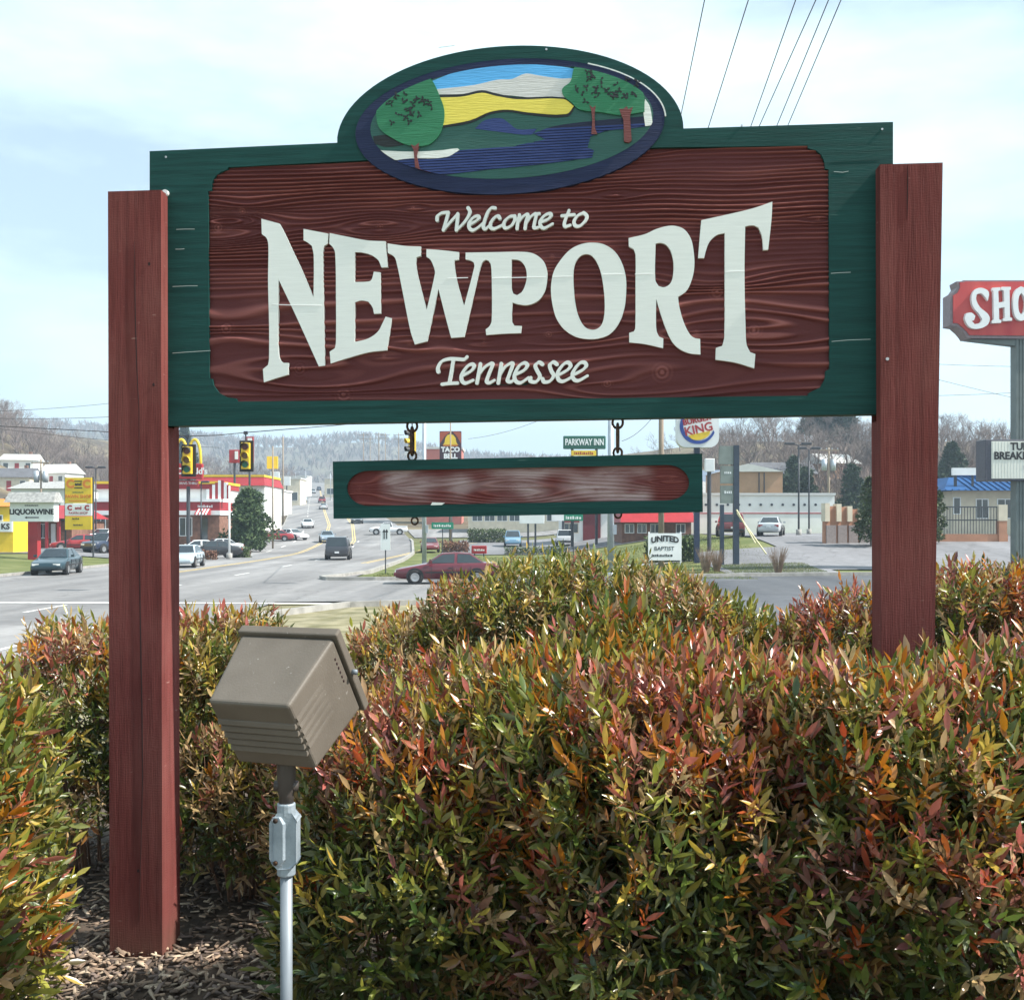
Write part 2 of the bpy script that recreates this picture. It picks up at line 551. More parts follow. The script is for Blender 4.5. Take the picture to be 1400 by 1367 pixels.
def painted(name, c, rough=0.55, var=0.1, stretch=(1, 1, 12), bump=0.35, scale=5.0, bscale=22.0, **k):
    return mat(name, c, rough, var, scale, bump, bscale, stretch=stretch, **k)
M_green = painted('green_board_paint', (0.0085, 0.054, 0.048), 0.6, 0.2, stretch=(0.8, 1, 16), bump=0.22, spec=0.22)
def chips(m, scale, thr, pale, stretch):
    # small chips and scuffs where the paint has gone
    n, l = m.node_tree.nodes, m.node_tree.links
    b = n['Principled BSDF']; src = b.inputs['Base Color'].links[0].from_socket
    tc = n.new('ShaderNodeTexCoord'); mp = n.new('ShaderNodeMapping'); mp.inputs['Scale'].default_value = stretch
    l.new(tc.outputs['Object'], mp.inputs[0])
    nz = n.new('ShaderNodeTexNoise'); nz.inputs['Scale'].default_value = scale; nz.inputs['Detail'].default_value = 4
    l.new(mp.outputs[0], nz.inputs['Vector'])
    mr = n.new('ShaderNodeMapRange'); mr.inputs['From Min'].default_value = thr; mr.inputs['From Max'].default_value = thr + .03
    l.new(nz.outputs['Fac'], mr.inputs['Value'])
    n2 = n.new('ShaderNodeTexNoise'); n2.inputs['Scale'].default_value = 3.0; l.new(tc.outputs['Object'], n2.inputs['Vector'])
    mr2 = n.new('ShaderNodeMapRange'); mr2.inputs['From Min'].default_value = .5; mr2.inputs['From Max'].default_value = .6; mr2.inputs['To Max'].default_value = .8
    l.new(n2.outputs['Fac'], mr2.inputs['Value'])
    mu = n.new('ShaderNodeMath'); mu.operation = 'MULTIPLY'; l.new(mr.outputs[0], mu.inputs[0]); l.new(mr2.outputs[0], mu.inputs[1])
    mx = n.new('ShaderNodeMixRGB'); mx.inputs['Color2'].default_value = (*pale, 1)
    l.new(mu.outputs[0], mx.inputs['Fac']); l.new(src, mx.inputs['Color1']); l.new(mx.outputs[0], b.inputs['Base Color'])
chips(M_green, 14, .69, (.16, .24, .21), (.5, 1, 7))
M_navy = painted('navy_paint', (0.020, 0.028, 0.070), 0.6, 0.15, spec=0.22)
M_letter = painted('cream_letter_paint', (0.79, 0.81, 0.76), 0.55, 0.03, bump=0.06, scale=9.0)
M_post = painted('red_cedar_stain', (0.145, 0.040, 0.036), 0.85, 0.2, stretch=(14, 14, 0.7), bump=0.55, scale=4.0, bscale=16.0, spec=0.12)
def weather(m):
    # sun-faded and dirty areas of the stain, dirt splashed up from the soil
    n, l = m.node_tree.nodes, m.node_tree.links
    b = n['Principled BSDF']; src = b.inputs['Base Color'].links[0].from_socket
    tc = n.new('ShaderNodeTexCoord'); mp = n.new('ShaderNodeMapping'); mp.inputs['Scale'].default_value = (1.6, 1.6, .8)
    l.new(tc.outputs['Object'], mp.inputs[0])
    nz = n.new('ShaderNodeTexNoise'); nz.inputs['Scale'].default_value = 3.2; nz.inputs['Detail'].default_value = 9; nz.inputs['Roughness'].default_value = .65
    l.new(mp.outputs[0], nz.inputs['Vector'])
    mr = n.new('ShaderNodeMapRange'); mr.inputs['From Min'].default_value = .42; mr.inputs['From Max'].default_value = .72; mr.inputs['To Max'].default_value = .55
    l.new(nz.outputs['Fac'], mr.inputs['Value'])
    mx = n.new('ShaderNodeMixRGB'); mx.inputs['Color2'].default_value = (.215, .085, .072, 1)
    l.new(mr.outputs[0], mx.inputs['Fac']); l.new(src, mx.inputs['Color1'])
    sp = n.new('ShaderNodeSeparateXYZ'); l.new(tc.outputs['Object'], sp.inputs[0])
    ad = n.new('ShaderNodeMath'); ad.operation = 'MULTIPLY_ADD'; ad.inputs[1].default_value = .5; l.new(nz.outputs['Fac'], ad.inputs[0]); l.new(sp.outputs['Z'], ad.inputs[2])
    md = n.new('ShaderNodeMapRange'); md.inputs['From Min'].default_value = .42; md.inputs['From Max'].default_value = .22; md.inputs['To Max'].default_value = .6
    l.new(ad.outputs[0], md.inputs['Value'])
    m3 = n.new('ShaderNodeMixRGB'); m3.inputs['Color2'].default_value = (.13, .085, .06, 1)
    l.new(md.outputs[0], m3.inputs['Fac']); l.new(mx.outputs[0], m3.inputs['Color1']); l.new(m3.outputs[0], b.inputs['Base Color'])
weather(M_post)
chips(M_post, 30, .68, (.34, .20, .17), (.6, .6, 2.5))
# saw marks on the posts: fine cross ridges
def saw_marks(m):
    n, l = m.node_tree.nodes, m.node_tree.links
    b = n['Principled BSDF']
    old = b.inputs['Normal'].links[0].from_node
    w = n.new('ShaderNodeTexWave')
    w.wave_type = 'BANDS'; w.bands_direction = 'Z'
    w.inputs['Scale'].default_value = 38
    w.inputs['Distortion'].default_value = 9.0
    w.inputs['Detail'].default_value = 3
    tc = n.new('ShaderNodeTexCoord')
    l.new(tc.outputs['Object'], w.inputs['Vector'])
    b2 = n.new('ShaderNodeBump')
    b2.inputs['Strength'].default_value = 0.12
    b2.inputs['Distance'].default_value = 0.004
    l.new(w.outputs['Fac'], b2.inputs['Height'])
    l.new(old.outputs['Normal'], b2.inputs['Normal'])
    l.new(b2.outputs['Normal'], b.inputs['Normal'])
saw_marks(M_post)

sign = thing('welcome_sign', 'large carved wooden welcome sign reading Newport Tennessee on two red posts', 'sign', (S_O.x, S_O.y, S_Z), -YAW)

# --- outlines read off the photograph
def oval(cx, cy, a, b, n=72, t0=0.0, t1=2 * math.pi, closed=True, shear=-0.052):
    out = []
    for i in range(n if closed else n + 1):
        t = t0 + (t1 - t0) * i / n
        x = a * math.cos(t)
        out.append((cx + x, cy + shear * x - b * math.sin(t)))
    return out
arch = oval(697.5, 186, 237, 123, 48, math.pi * 1.0, 0.0, False, -0.042)
board_px = [(204.5, 207), (461, 195.5)] + arch[1:-1] + [(934.5, 176), (1221, 167), (1221, 566), (204.5, 583)]
panel_px = [(284.5, 262), (289, 261), (290, 250), (294, 242), (301, 236), (311, 232.5), (312, 229), (500, 219.5), (700, 211), (900, 202), (1104, 199.5), (1105, 203),
            (1116, 206), (1123, 212), (1127, 221), (1128, 231), (1133, 232), (1134, 505), (1129, 507), (1127, 520), (1121, 530), (1110, 535), (1105, 538),
            (1105, 541), (700, 546), (325, 549), (323, 545), (310, 543), (299, 537), (292, 527), (290, 518), (286, 517)]
ring_px = oval(697.5, 174, 211, 92)
DEP = 0.013                                     # depth of the sandblasted background
board = MB()
board.prism(SPL(board_px), DEP + 0.002, 0.052).build('sign_board', M_green, sign)
sb = sign.children[0]
bl = SPL(board_px)
pl = SPL(panel_px)
bevel(MB().prism(bl, 0.0, DEP + 0.001, holes=[pl]).build('frame', M_green, sb), 0.0015, 2, 50)

# sandblasted cedar panel: real grain relief on a fine grid
def grain_panel(name, outline, y_floor, parent, material, nu, nv, knots, amp=0.006, split=None, seed=3, dense=430.0, sparse=150.0):
    us = [p[0] for p in outline]; vz = [p[1] for p in outline]
    u0, u1, v0, v1 = min(us) - 0.003, max(us) + 0.003, min(vz) - 0.003, max(vz) + 0.003
    U, V = np.meshgrid(np.linspace(u0, u1, nu), np.linspace(v0, v1, nv))
    W = V + 0.030 * fbm(U * 1.1, V * 3.0, seed, 3) + 0.012 * fbm(U * 4.0, V * 9.0, seed + 9, 2)
    kn = np.zeros_like(U)
    for (ku, kv, s, st) in knots:
        du, dv = (U - ku) / 3.0, V - kv
        d2 = du * du + dv * dv
        g = np.exp(-d2 / (2 * s * s))
        W = W - st * s * 1.5 * g * np.tanh(dv / (0.45 * s))
        dk = np.hypot(U - ku, dv)
        kn += np.exp(-(dk / (0.42 * s)) ** 2) * (0.7 + 0.5 * np.sin(dk / s * 26))
    frac = S((W - (v0 + 0.40 * (v1 - v0))) / (0.14 * (v1 - v0))) if split is None else split
    if split is None:
        ramp_w = np.linspace(v0 - 0.3, v1 + 0.3, 600)
        fr = S((ramp_w - (v0 + 0.40 * (v1 - v0))) / (0.14 * (v1 - v0)))
        den = sparse + (dense - sparse) * fr + 50 * np.sin(ramp_w * 37) + 30 * np.sin(ramp_w * 83 + 1)
        ph = np.interp(W, ramp_w, np.cumsum(den) * (ramp_w[1] - ramp_w[0]))
    else:
        ph = W * dense
    ph = ph + 1.2 * fbm(U * 3.0, V * 14.0, seed + 4, 2)
    c = 0.5 + 0.5 * np.cos(ph)
    ridge = c ** 2.2
    broad = fbm(U * 1.5, W * 22.0, seed + 21, 3)
    fine = fbm(U * 14, W * 170.0, seed + 31, 2)
    mod = 0.25 + 1.15 * np.clip(0.5 + 2.2 * fbm(U * 1.6, W * 13, seed + 40, 3), 0, 1)
    H = amp * (0.95 * ridge * mod + 0.9 * broad + 0.22 * fine + 0.55 * kn)
    H = np.clip(H, -0.006, 0.0115)
    wear = np.clip(ridge * mod * 0.75 + 0.5 * kn + 1.2 * fbm(U * 2.5, W * 40, seed + 50, 3), 0, 1)
    vs = np.stack([U.ravel(), y_floor - H.ravel(), V.ravel()], 1)
    i = np.arange((nv - 1) * (nu - 1))
    a = (i // (nu - 1)) * nu + i % (nu - 1)
    fs = np.stack([a, a + 1, a + nu + 1, a + nu], 1)
    me = bpy.data.meshes.new(name)
    me.vertices.add(len(vs)); me.vertices.foreach_set('co', vs.ravel())
    me.loops.add(len(fs) * 4); me.loops.foreach_set('vertex_index', fs.ravel().astype(np.int32))
    me.polygons.add(len(fs))
    me.polygons.foreach_set('loop_start', np.arange(0, len(fs) * 4, 4, dtype=np.int32))
    me.update(calc_edges=True)
    at = me.attributes.new('wear', 'FLOAT', 'POINT')
    at.data.foreach_set('value', wear.ravel().astype(np.float32))
    return link(name, me, material, parent, True)

def grain_mat(name, c1, c2):
    m = mat(name, c1, 0.62, 0.1, 30, 0.25, 160, stretch=(0.4, 1, 3), spec=0.25)
    n, l = m.node_tree.nodes, m.node_tree.links
    b = n['Principled BSDF']
    at = n.new('ShaderNodeAttribute'); at.attribute_name = 'wear'
    rp = n.new('ShaderNodeValToRGB')
    rp.color_ramp.elements[0].position = 0.15
    rp.color_ramp.elements[1].position = 0.95
    rp.color_ramp.elements[0].color = c1
    rp.color_ramp.elements[1].color = c2
    l.new(at.outputs['Fac'], rp.inputs['Fac'])
    l.new(rp.outputs['Color'], b.inputs['Base Color'])
    return m
M_panel = grain_mat('sandblasted_red_cedar', (0.098, 0.025, 0.025, 1), (0.290, 0.102, 0.090, 1))
kn_px = [(299, 312, .040, 1.2), (332, 290, .030, -0.8), (565, 285, .012, 1), (520, 311, .03, .9), (560, 470, .018, .9), (525, 487, .02, 1.0), (662, 468, .022, 1.1),
         (750, 458, .03, 1.0), (806, 452, .026, 1.2), (952, 455, .022, 1.1), (880, 205, .018, .8), (842, 266, .016, .8), (720, 318, .012, .7), (755, 352, .02, .9),
         (1030, 452, .05, .9), (1118, 300, .012, .8), (410, 505, .05, .8), (310, 450, .05, -.8), (830, 525, .035, 1.0), (905, 510, .06, .7), (470, 540, .06, -.6), (980, 400, .05, -.7)]
knots = [(*SP(x, y, DEP), s, st) for x, y, s, st in kn_px]
grain_panel('carved_panel', pl, DEP - 0.0005, sb, M_panel, 900, 420, knots, amp=0.0085)

# --- the raised word
SC1 = 1157 / 220; SC2 = 1400 / 240; SC3 = 1400 / 220
gN = smooth_loop([(92,155),(222,190),(250,240),(300,345),(400,560),(467,722),(468,420),(455,350),(420,322),(395,310),(395,228),(572,262),(568,335),(542,350),(535,400),(540,760),(548,1210),(505,1215),(480,1160),(330,830),(215,590),(213,900),(215,1100),(228,1170),(250,1190),(287,1190),(285,1275),(200,1300),(110,1330),(103,1235),(140,1205),(147,1160),(147,900),(140,600),(142,350),(130,295),(95,265)], ox=340, oy=270, sc=SC1)
gE = smooth_loop([(583,258),(700,282),(850,310),(985,317),(1000,503),(955,505),(930,450),(880,415),(820,398),(765,395),(763,610),(865,605),(885,590),(900,535),(948,540),(950,835),(902,838),(890,790),(860,750),(810,742),(765,755),(763,1040),(860,1015),(930,965),(965,900),(985,858),(1030,870),(1015,970),(995,1100),(860,1115),(700,1160),(590,1195),(583,1110),(620,1085),(628,1040),(628,700),(622,400),(605,360),(580,335)], ox=340, oy=270, sc=SC1)
gWP = smooth_loop([(58,135),(200,155),(325,160),(322,235),(290,245),(285,290),(300,390),(370,665),(435,380),(432,340),(400,265),(368,240),(368,180),(500,190),(628,205),(625,265),(592,268),(592,310),(612,430),(668,635),(750,320),(745,285),(720,270),(680,262),(680,208),(900,205),(1150,203),(1230,220),(1300,275),(1330,350),(1330,430),(1310,520),(1260,590),(1180,625),(1100,620),(1055,605),(1050,750),(1070,790),(1128,793),(1122,850),(980,855),(845,865),(840,820),(870,795),(888,750),(888,400),(880,300),(860,270),(840,265),(815,285),(795,340),(760,490),(670,880),(565,888),(520,720),(463,495),(430,660),(375,915),(275,940),(240,830),(170,480),(130,290),(110,240),(60,210)], ox=520, oy=310, sc=SC2)
hP = smooth_loop([(1048,262),(1048,490),(1060,535),(1090,548),(1130,520),(1160,450),(1168,380),(1150,310),(1110,270)], 50, ox=520, oy=310, sc=SC2)
gO = smooth_loop([(460,268),(550,285),(640,345),(700,440),(735,560),(740,680),(725,830),(680,960),(600,1060),(500,1100),(400,1105),(300,1085),(200,1020),(130,920),(95,790),(85,660),(105,530),(160,430),(250,330),(350,280)], ox=740, oy=290, sc=SC3)
hO = smooth_loop([(400,368),(450,390),(500,470),(530,580),(550,740),(550,880),(530,970),(490,1015),(440,1025),(380,1000),(330,920),(300,810),(285,680),(280,540),(295,450),(340,385)], 55, ox=740, oy=290, sc=SC3)
gR = smooth_loop([(760,228),(900,195),(1000,150),(1090,125),(1160,122),(1240,150),(1300,230),(1325,340),(1332,470),(1310,590),(1260,690),(1190,738),(1200,820),(1240,960),(1290,1060),(1330,1095),(1382,1105),(1385,1240),(1290,1230),(1200,1190),(1140,1130),(1090,1030),(1040,890),(1000,755),(998,960),(1005,1040),(1025,1085),(1062,1100),(1060,1185),(900,1150),(765,1135),(765,1052),(805,1040),(818,1010),(820,600),(820,370),(805,325),(762,300)], ox=740, oy=290, sc=SC3)
hR = smooth_loop([(995,275),(1040,270),(1090,290),(1130,350),(1150,440),(1145,560),(1120,625),(1070,655),(1020,645),(992,590)], 50, ox=740, oy=290, sc=SC3)
gT = smooth_loop([(520,218),(760,165),(900,130),(1030,85),(1025,200),(1000,430),(965,432),(955,330),(930,270),(890,255),(835,262),(830,600),(838,1000),(845,1110),(870,1165),(908,1180),(900,1282),(760,1240),(622,1220),(625,1135),(670,1120),(685,1060),(688,700),(688,310),(630,325),(580,370),(555,430),(540,490),(497,490),(508,350)], ox=860, oy=260, sc=SC1)
for g, h in ((gN, []), (gE, []), (gWP, [hP]), (gO, [hO]), (gR, [hR]), (gT, [])):
    o = MB().prism(SPL(g), -0.0015, DEP + 0.0005, holes=[SPL(x) for x in h]).build('letter', M_letter, sb)
    bevel(o, 0.0012, 2, 50)

# --- brush-script words: strokes -> distance field -> one raised mesh per word
def script(words, ox, oy, sc, wid, name, cell=0.55):
    segs = []
    for st in words:
        P = [Vector((ox + x / sc, oy + y / sc)) for x, y in st]
        Q = []
        for i in range(len(P) - 1):
            p0, p1, p2, p3 = P[max(i - 1, 0)], P[i], P[i + 1], P[min(i + 2, len(P) - 1)]
            for j in range(5):
                t = j / 5
                Q.append(0.5 * ((2 * p1) + (p2 - p0) * t + (2 * p0 - 5 * p1 + 4 * p2 - p3) * t * t + (3 * p1 - p0 - 3 * p2 + p3) * t ** 3))
        Q.append(P[-1])
        segs += list(zip(Q, Q[1:]))
    xs = [q.x for s in segs for q in s]; ys = [q.y for s in segs for q in s]
    gx = np.arange(min(xs) - 8, max(xs) + 8, cell); gy = np.arange(min(ys) - 8, max(ys) + 8, cell)
    X, Y = np.meshgrid(gx, gy)
    D = np.full(X.shape, 1e3)
    nib = R(-38)
    for a, b in segs:
        d = b - a
        L2 = max(d.length_squared, 1e-9)
        ang = math.atan2(d.y, d.x)
        w = wid * (0.62 + 0.42 * abs(math.sin(ang - nib)))
        t = np.clip(((X - a.x) * d.x + (Y - a.y) * d.y) / L2, 0, 1)
        D = np.minimum(D, np.hypot(X - a.x - t * d.x, Y - a.y - t * d.y) - w)
    verts, faces, key = [], [], {}
    def vid(x, y):
        k = (round(x * 400), round(y * 400))
        if k not in key:
            key[k] = len(verts); verts.append((x, y))
        return key[k]
    ny, nx = D.shape
    ins = np.minimum(np.minimum(D[:-1, :-1], D[1:, :-1]), np.minimum(D[:-1, 1:], D[1:, 1:])) < 0
    for j, i in zip(*np.nonzero(ins)):
        cs = [(gx[i], gy[j], D[j, i]), (gx[i + 1], gy[j], D[j, i + 1]), (gx[i + 1], gy[j + 1], D[j + 1, i + 1]), (gx[i], gy[j + 1], D[j + 1, i])]
        poly = []
        for k in range(4):
            a, b = cs[k], cs[(k + 1) % 4]
            if a[2] < 0:
                poly.append(vid(a[0], a[1]))
            if (a[2] < 0) != (b[2] < 0):
                t = a[2] / (a[2] - b[2])
                poly.append(vid(a[0] + (b[0] - a[0]) * t, a[1] + (b[1] - a[1]) * t))
        poly = [p for k, p in enumerate(poly) if p != poly[k - 1]]
        if len(poly) > 2:
            faces.append(tuple(reversed(poly)))
    L = SPL(verts)
    n = len(L)
    ed = set((q[i], q[(i + 1) % len(q)]) for q in faces for i in range(len(q)))
    side = [(b, a, a + n, b + n) for a, b in ed if (b, a) not in ed]
    MB().add([(u, -0.0015, v) for u, v in L] + [(u, DEP, v) for u, v in L], faces + side).build(name, M_letter, sb)
W_ = [[(102,182),(106,150),(140,126),(192,120)],[(192,120),(176,180),(152,262)],[(152,262),(210,195),(268,132)],[(268,132),(262,200),(256,262)],[(256,262),(315,205),(352,150),(364,112),(350,86)]]
w_e = [[(365,215),(410,190),(437,165),(425,150),(390,162),(358,205),(360,245),(388,262),(430,240),(470,205)]]
w_l = [[(566,86),(535,86),(505,122),(477,200),(472,240),(492,250),(530,215)]]
w_c = [[(602,166),(590,150),(560,162),(530,205),(530,240),(560,250),(622,222)]]
w_o = [[(722,150),(682,155),(642,190),(635,230),(655,245),(695,225),(722,182),(722,150)]]
w_m = [[(760,140),(746,200),(740,250)],[(745,205),(785,155),(826,138),(812,190),(804,250)],[(808,212),(848,155),(892,134),(880,200),(876,242),(908,240)],[(892,134),(918,130)]]
w_e2 = [[(935,195),(985,175),(1012,145),(1000,130),(960,145),(925,190),(930,230),(960,245),(1025,210)]]
w_t = [[(1155,105),(1120,195),(1124,232),(1165,222)],[(1097,148),(1197,138)]]
w_o2 = [[(1272,125),(1225,145),(1195,190),(1205,226),(1240,228),(1282,190),(1297,150),(1272,125)]]
script(W_ + w_e + w_l + w_c + w_o + w_m + w_e2, 580, 270, SC2, 2.45, 'lettering')
script(w_t + w_o2, 580, 270, SC2, 2.45, 'lettering')
t_ = [[(112,195),(110,160),(140,112),(200,92),(270,94),(318,96),(342,74)],[(232,100),(218,190),(200,282)],[(142,295),(200,288),(265,285)]]
t_e = [[(305,225),(370,190),(397,155),(385,135),(345,150),(300,215),(300,265),(330,285),(390,262)]]
t_n = [[(448,132),(434,210),(420,285)],[(430,222),(485,155),(545,130),(518,205),(498,268),(520,282),(560,262)]]
t_n2 = [[(615,130),(602,210),(590,285)],[(600,222),(645,155),(705,127),(684,200),(664,262),(690,275),(715,258)]]
t_e2 = [[(730,215),(795,182),(822,142),(797,125),(755,150),(720,220),(730,268),(770,282),(832,240)]]
t_s = [[(942,134),(915,120),(886,146),(902,188),(922,232),(890,275),(846,268),(850,242)]]
t_s2 = [[(1057,134),(1030,118),(1001,142),(1014,188),(1032,226),(1000,270),(956,275),(944,252)]]
t_e3 = [[(1080,215),(1142,180),(1167,145),(1145,120),(1105,140),(1065,200),(1070,255),(1110,270),(1180,235)]]
t_e4 = [[(1195,215),(1262,180),(1292,145),(1275,120),(1235,130),(1185,200),(1190,250),(1230,265),(1302,226)]]
script(t_ + t_e + t_n + t_n2 + t_e2 + t_s + t_s2 + t_e3 + t_e4, 580, 475, SC2, 2.7, 'lettering')

# --- the carved oval landscape
med = bevel(MB().prism(SPL(ring_px), -0.006, DEP + 0.001).build('medallion', M_navy, sign), 0.002)
inner = oval(700, 168, 193, 77)
SC6 = 1400 / 520
def z6(pts):
    return [(440 + x / SC6, 40 + y / SC6) for x, y in pts]
def inside(pts, cx=700, cy=168, a=193.5, b=77.5, sh=-0.052):
    """pull points back inside the picture's oval"""
    out = []
    for x, y in pts:
        dx, dy = x - cx, y - cy - sh * (x - cx)
        r = math.hypot(dx / a, dy / b)
        if r > 1:
            dx, dy = dx / r, dy / r
        out.append((cx + dx, cy + sh * dx + dy))
    return out
def densify(pts, n=6):
    out = []
    for i in range(len(pts)):
        a, b = pts[i], pts[(i + 1) % len(pts)]
        out += [(a[0] + (b[0] - a[0]) * j / n, a[1] + (b[1] - a[1]) * j / n) for j in range(n)]
    return out
lay = [0]
def relief(name, pts, material, h, smooth=True, clip=True):
    q = z6(pts)
    if smooth:
        q = smooth_loop(q, 60, 4)
    if clip:
        q = inside(densify(q, 3))
    lay[0] += 1
    return MB().prism(SPL(q), -0.006 - h - lay[0] * 0.00012, -0.0055).build(name, material, med)
P_ = lambda n, c, **k: painted(n, c, 0.5, 0.06, **k)
M_pland = P_('picture_land_green', (0.022, 0.098, 0.080))
M_ptree = P_('picture_tree_green', (0.022, 0.185, 0.082))
M_pyel = P_('picture_yellow', (0.80, 0.66, 0.10))
M_psky = P_('picture_sky_blue', (0.10, 0.42, 0.80))
M_pcld = P_('picture_cloud', (0.64, 0.63, 0.60))
M_pwht = P_('picture_white', (0.78, 0.80, 0.74))
M_pwat = P_('picture_water_blue', (0.018, 0.040, 0.165))
M_pblk = P_('picture_dark_line', (0.012, 0.016, 0.018))
M_ptrk = P_('picture_trunk_red', (0.16, 0.040, 0.035))
MB().prism(SPL(inner), -0.0068, -0.0055).build('land', M_pland, med)
relief('sky', [(395,200),(500,160),(600,142),(740,133),(860,140),(945,152),(925,235),(640,235),(420,250)], M_psky, 0.0012)
relief('cloud', [(425,225),(560,210),(650,190),(700,188),(750,168),(800,175),(880,186),(925,184),(905,258),(820,260),(640,245),(430,250)], M_pcld, 0.0016)
relief('outline', [(430,245),(520,243),(590,229),(640,240),(720,255),(890,255),(935,285),(905,326),(760,320),(690,309),(620,318),(550,349),(440,368)], M_pblk, 0.0018)
relief('field', [(437,256),(520,253),(590,239),(640,250),(720,263),(890,262),(928,288),(900,317),(760,311),(685,301),(620,309),(550,339),(445,359)], M_pyel, 0.0026)
# water: cut in thin strips with grooves between them
wat = z6([(230,487),(480,452),(700,436),(825,410),(780,388),(850,362),(1000,341),(1195,324),(1195,362),(1040,380),(990,398),(978,440),(1002,450),(995,476),(800,502),(600,522),(380,548),(320,545)])
def clip_band(poly, lo, hi):
    def cut(pp, f):
        out = []
        for i in range(len(pp)):
            a, b = pp[i], pp[(i + 1) % len(pp)]
            fa, fb = f(a), f(b)
            if fa >= 0:
                out.append(a)
            if (fa >= 0) != (fb >= 0):
                t = fa / (fa - fb)
                out.append((a[0] + (b[0] - a[0]) * t, a[1] + (b[1] - a[1]) * t))
        return out
    g = lambda p: p[1] + 0.052 * (p[0] - 700)
    q = cut(poly, lambda p: g(p) - lo)
    return cut(q, lambda p: hi - g(p)) if q else []
relief('water', [(x, y) for x, y in [(230,487),(480,452),(700,436),(825,410),(780,388),(850,362),(1000,341),(1195,324),(1195,362),(1040,380),(990,398),(978,440),(1002,450),(995,476),(800,502),(600,522),(380,548),(320,545)]], P_('picture_groove_navy', (.006, .011, .04)), 0.0004)
yy = 180.0
wmb = MB()
while yy < 240:
    for q in [inside(densify(wat, 3))]:
        b = clip_band(q, yy, yy + 2.5)
        if len(b) > 2:
            wmb.prism(SPL(b), -0.0092, -0.0060)
    yy += 3.7
wmb.build('ripple', M_pwat, med)
relief('pond', [(565,370),(600,340),(660,332),(690,350),(720,372),(792,370),(770,392),(650,381)], M_pwat, 0.0012)
relief('shore', [(205,450),(330,455),(440,450),(500,443),(508,449),(460,475),(330,480),(235,484)], M_pwht, 0.0026)
relief('shore', [(1190,262),(1207,290),(1218,357),(1190,362),(1183,300)], M_pwht, 0.0026)
relief('tree_shade', [(190,398),(240,393),(275,405),(305,430),(240,437),(195,425)], M_pblk, 0.0008)
relief('tree', [(380,172),(410,198),(435,250),(452,300),(450,350),(430,400),(390,432),(320,432),(260,405),(215,370),(203,320),(212,270),(235,232),(300,200)], M_ptree, 0.0050, clip=True)
relief('tree', [(935,126),(1000,145),(1080,175),(1150,210),(1183,240),(1187,310),(1100,322),(1030,312),(950,302),(920,277),(890,250),(886,225),(915,200),(925,160)], M_ptree, 0.0050, clip=True)
relief('trunk', [(330,430),(345,436),(360,424),(358,445),(352,470),(360,510),(368,540),(378,548),(348,544),(345,500),(340,450)], M_ptrk, 0.0062, smooth=False)
relief('trunk', [(985,285),(997,296),(1008,288),(1004,320),(1006,370),(1014,392),(992,392),(996,340),(992,305)], M_ptrk, 0.0062, smooth=False)
relief('trunk', [(1095,300),(1110,300),(1122,290),(1128,302),(1145,292),(1134,325),(1140,415),(1130,424),(1112,420),(1110,340),(1100,318)], M_ptrk, 0.0062, smooth=False)
rnd = random.Random(5)
for (cx_, cy_, ax, ay, n) in ((325, 300, 90, 70, 26), (985, 215, 62, 62, 18), (1110, 225, 68, 48, 16)):
    lm = MB()
    for i in range(n):
        a = rnd.uniform(0, 6.28); r = math.sqrt(rnd.random())
        x, y = cx_ + ax * r * math.cos(a), cy_ + ay * r * math.sin(a)
        t0 = rnd.uniform(0, 6.28)
        for k in range(rnd.randint(2, 3)):
            t = t0 + k * 2.1 + rnd.uniform(-.4, .4)
            l, w = rnd.uniform(11, 17), rnd.uniform(3.2, 5)
            c, s = math.cos(t), math.sin(t)
            leaf = [(x, y), (x + c * l * .5 - s * w, y + s * l * .5 + c * w), (x + c * l, y + s * l), (x + c * l * .5 + s * w, y + s * l * .5 - c * w)]
            lm.prism(SPL(z6(leaf)), -0.0132 - rnd.random() * 0.0012, -0.0105)
    lm.build('leaf_marks', M_pblk, med)
# pale chipped paint along the oval's upper right rim
chip = oval(697.5, 174, 213.5, 94.5, 40, R(60), R(2), False) + list(reversed(oval(697.5, 174, 211.5, 92.5, 40, R(60), R(2), False)))
MB().prism(SPL(chip), -0.0022, 0.0005).build('worn_edge', M_pwht, sb)

# --- hairline cracks and plank joints
M_hair = mat('pale_crack', (.50, .55, .52), .6)
M_joint = mat('joint_dark_green', (.006, .035, .03), .8)  # darker green of the plank joint lines
def hair(pts, m, w=0.0008, y=-0.0007, name='hairline_crack'):
    q = SPL(pts)
    MB().prism([(u, v + w) for u, v in q] + [(u, v - w) for u, v in reversed(q)], y, y + 0.001).build(name, m, sb)
for pts in ([(241, 314), (252, 313.5), (266, 313.5)], [(236, 483), (255, 481.5), (288, 479.5)], [(1136, 374), (1150, 373), (1163, 372.5)], [(1137, 467), (1160, 465), (1190, 464)], [(236, 392), (258, 391), (270, 391)], [(240, 341), (246, 341), (252, 340.5)], [(600, 65.5), (612, 64), (622, 62.5)], [(1140, 235), (1152, 236), (1160, 234.5)]):
    hair(pts, M_hair)
for pts in ([(206, 255), (240, 254), (284, 252.5)], [(1136, 222), (1170, 220.5), (1201, 219.5)], [(230, 391), (260, 390), (284, 389)], [(1136, 372), (1170, 371), (1201, 370)], [(230, 482), (260, 481), (284, 480)], [(1136, 466), (1170, 465), (1201, 464)], [(230, 560), (500, 556), (900, 551), (1200, 547.5)]):
    hair(pts, M_joint, 0.0005, -0.0004, 'plank_joint')
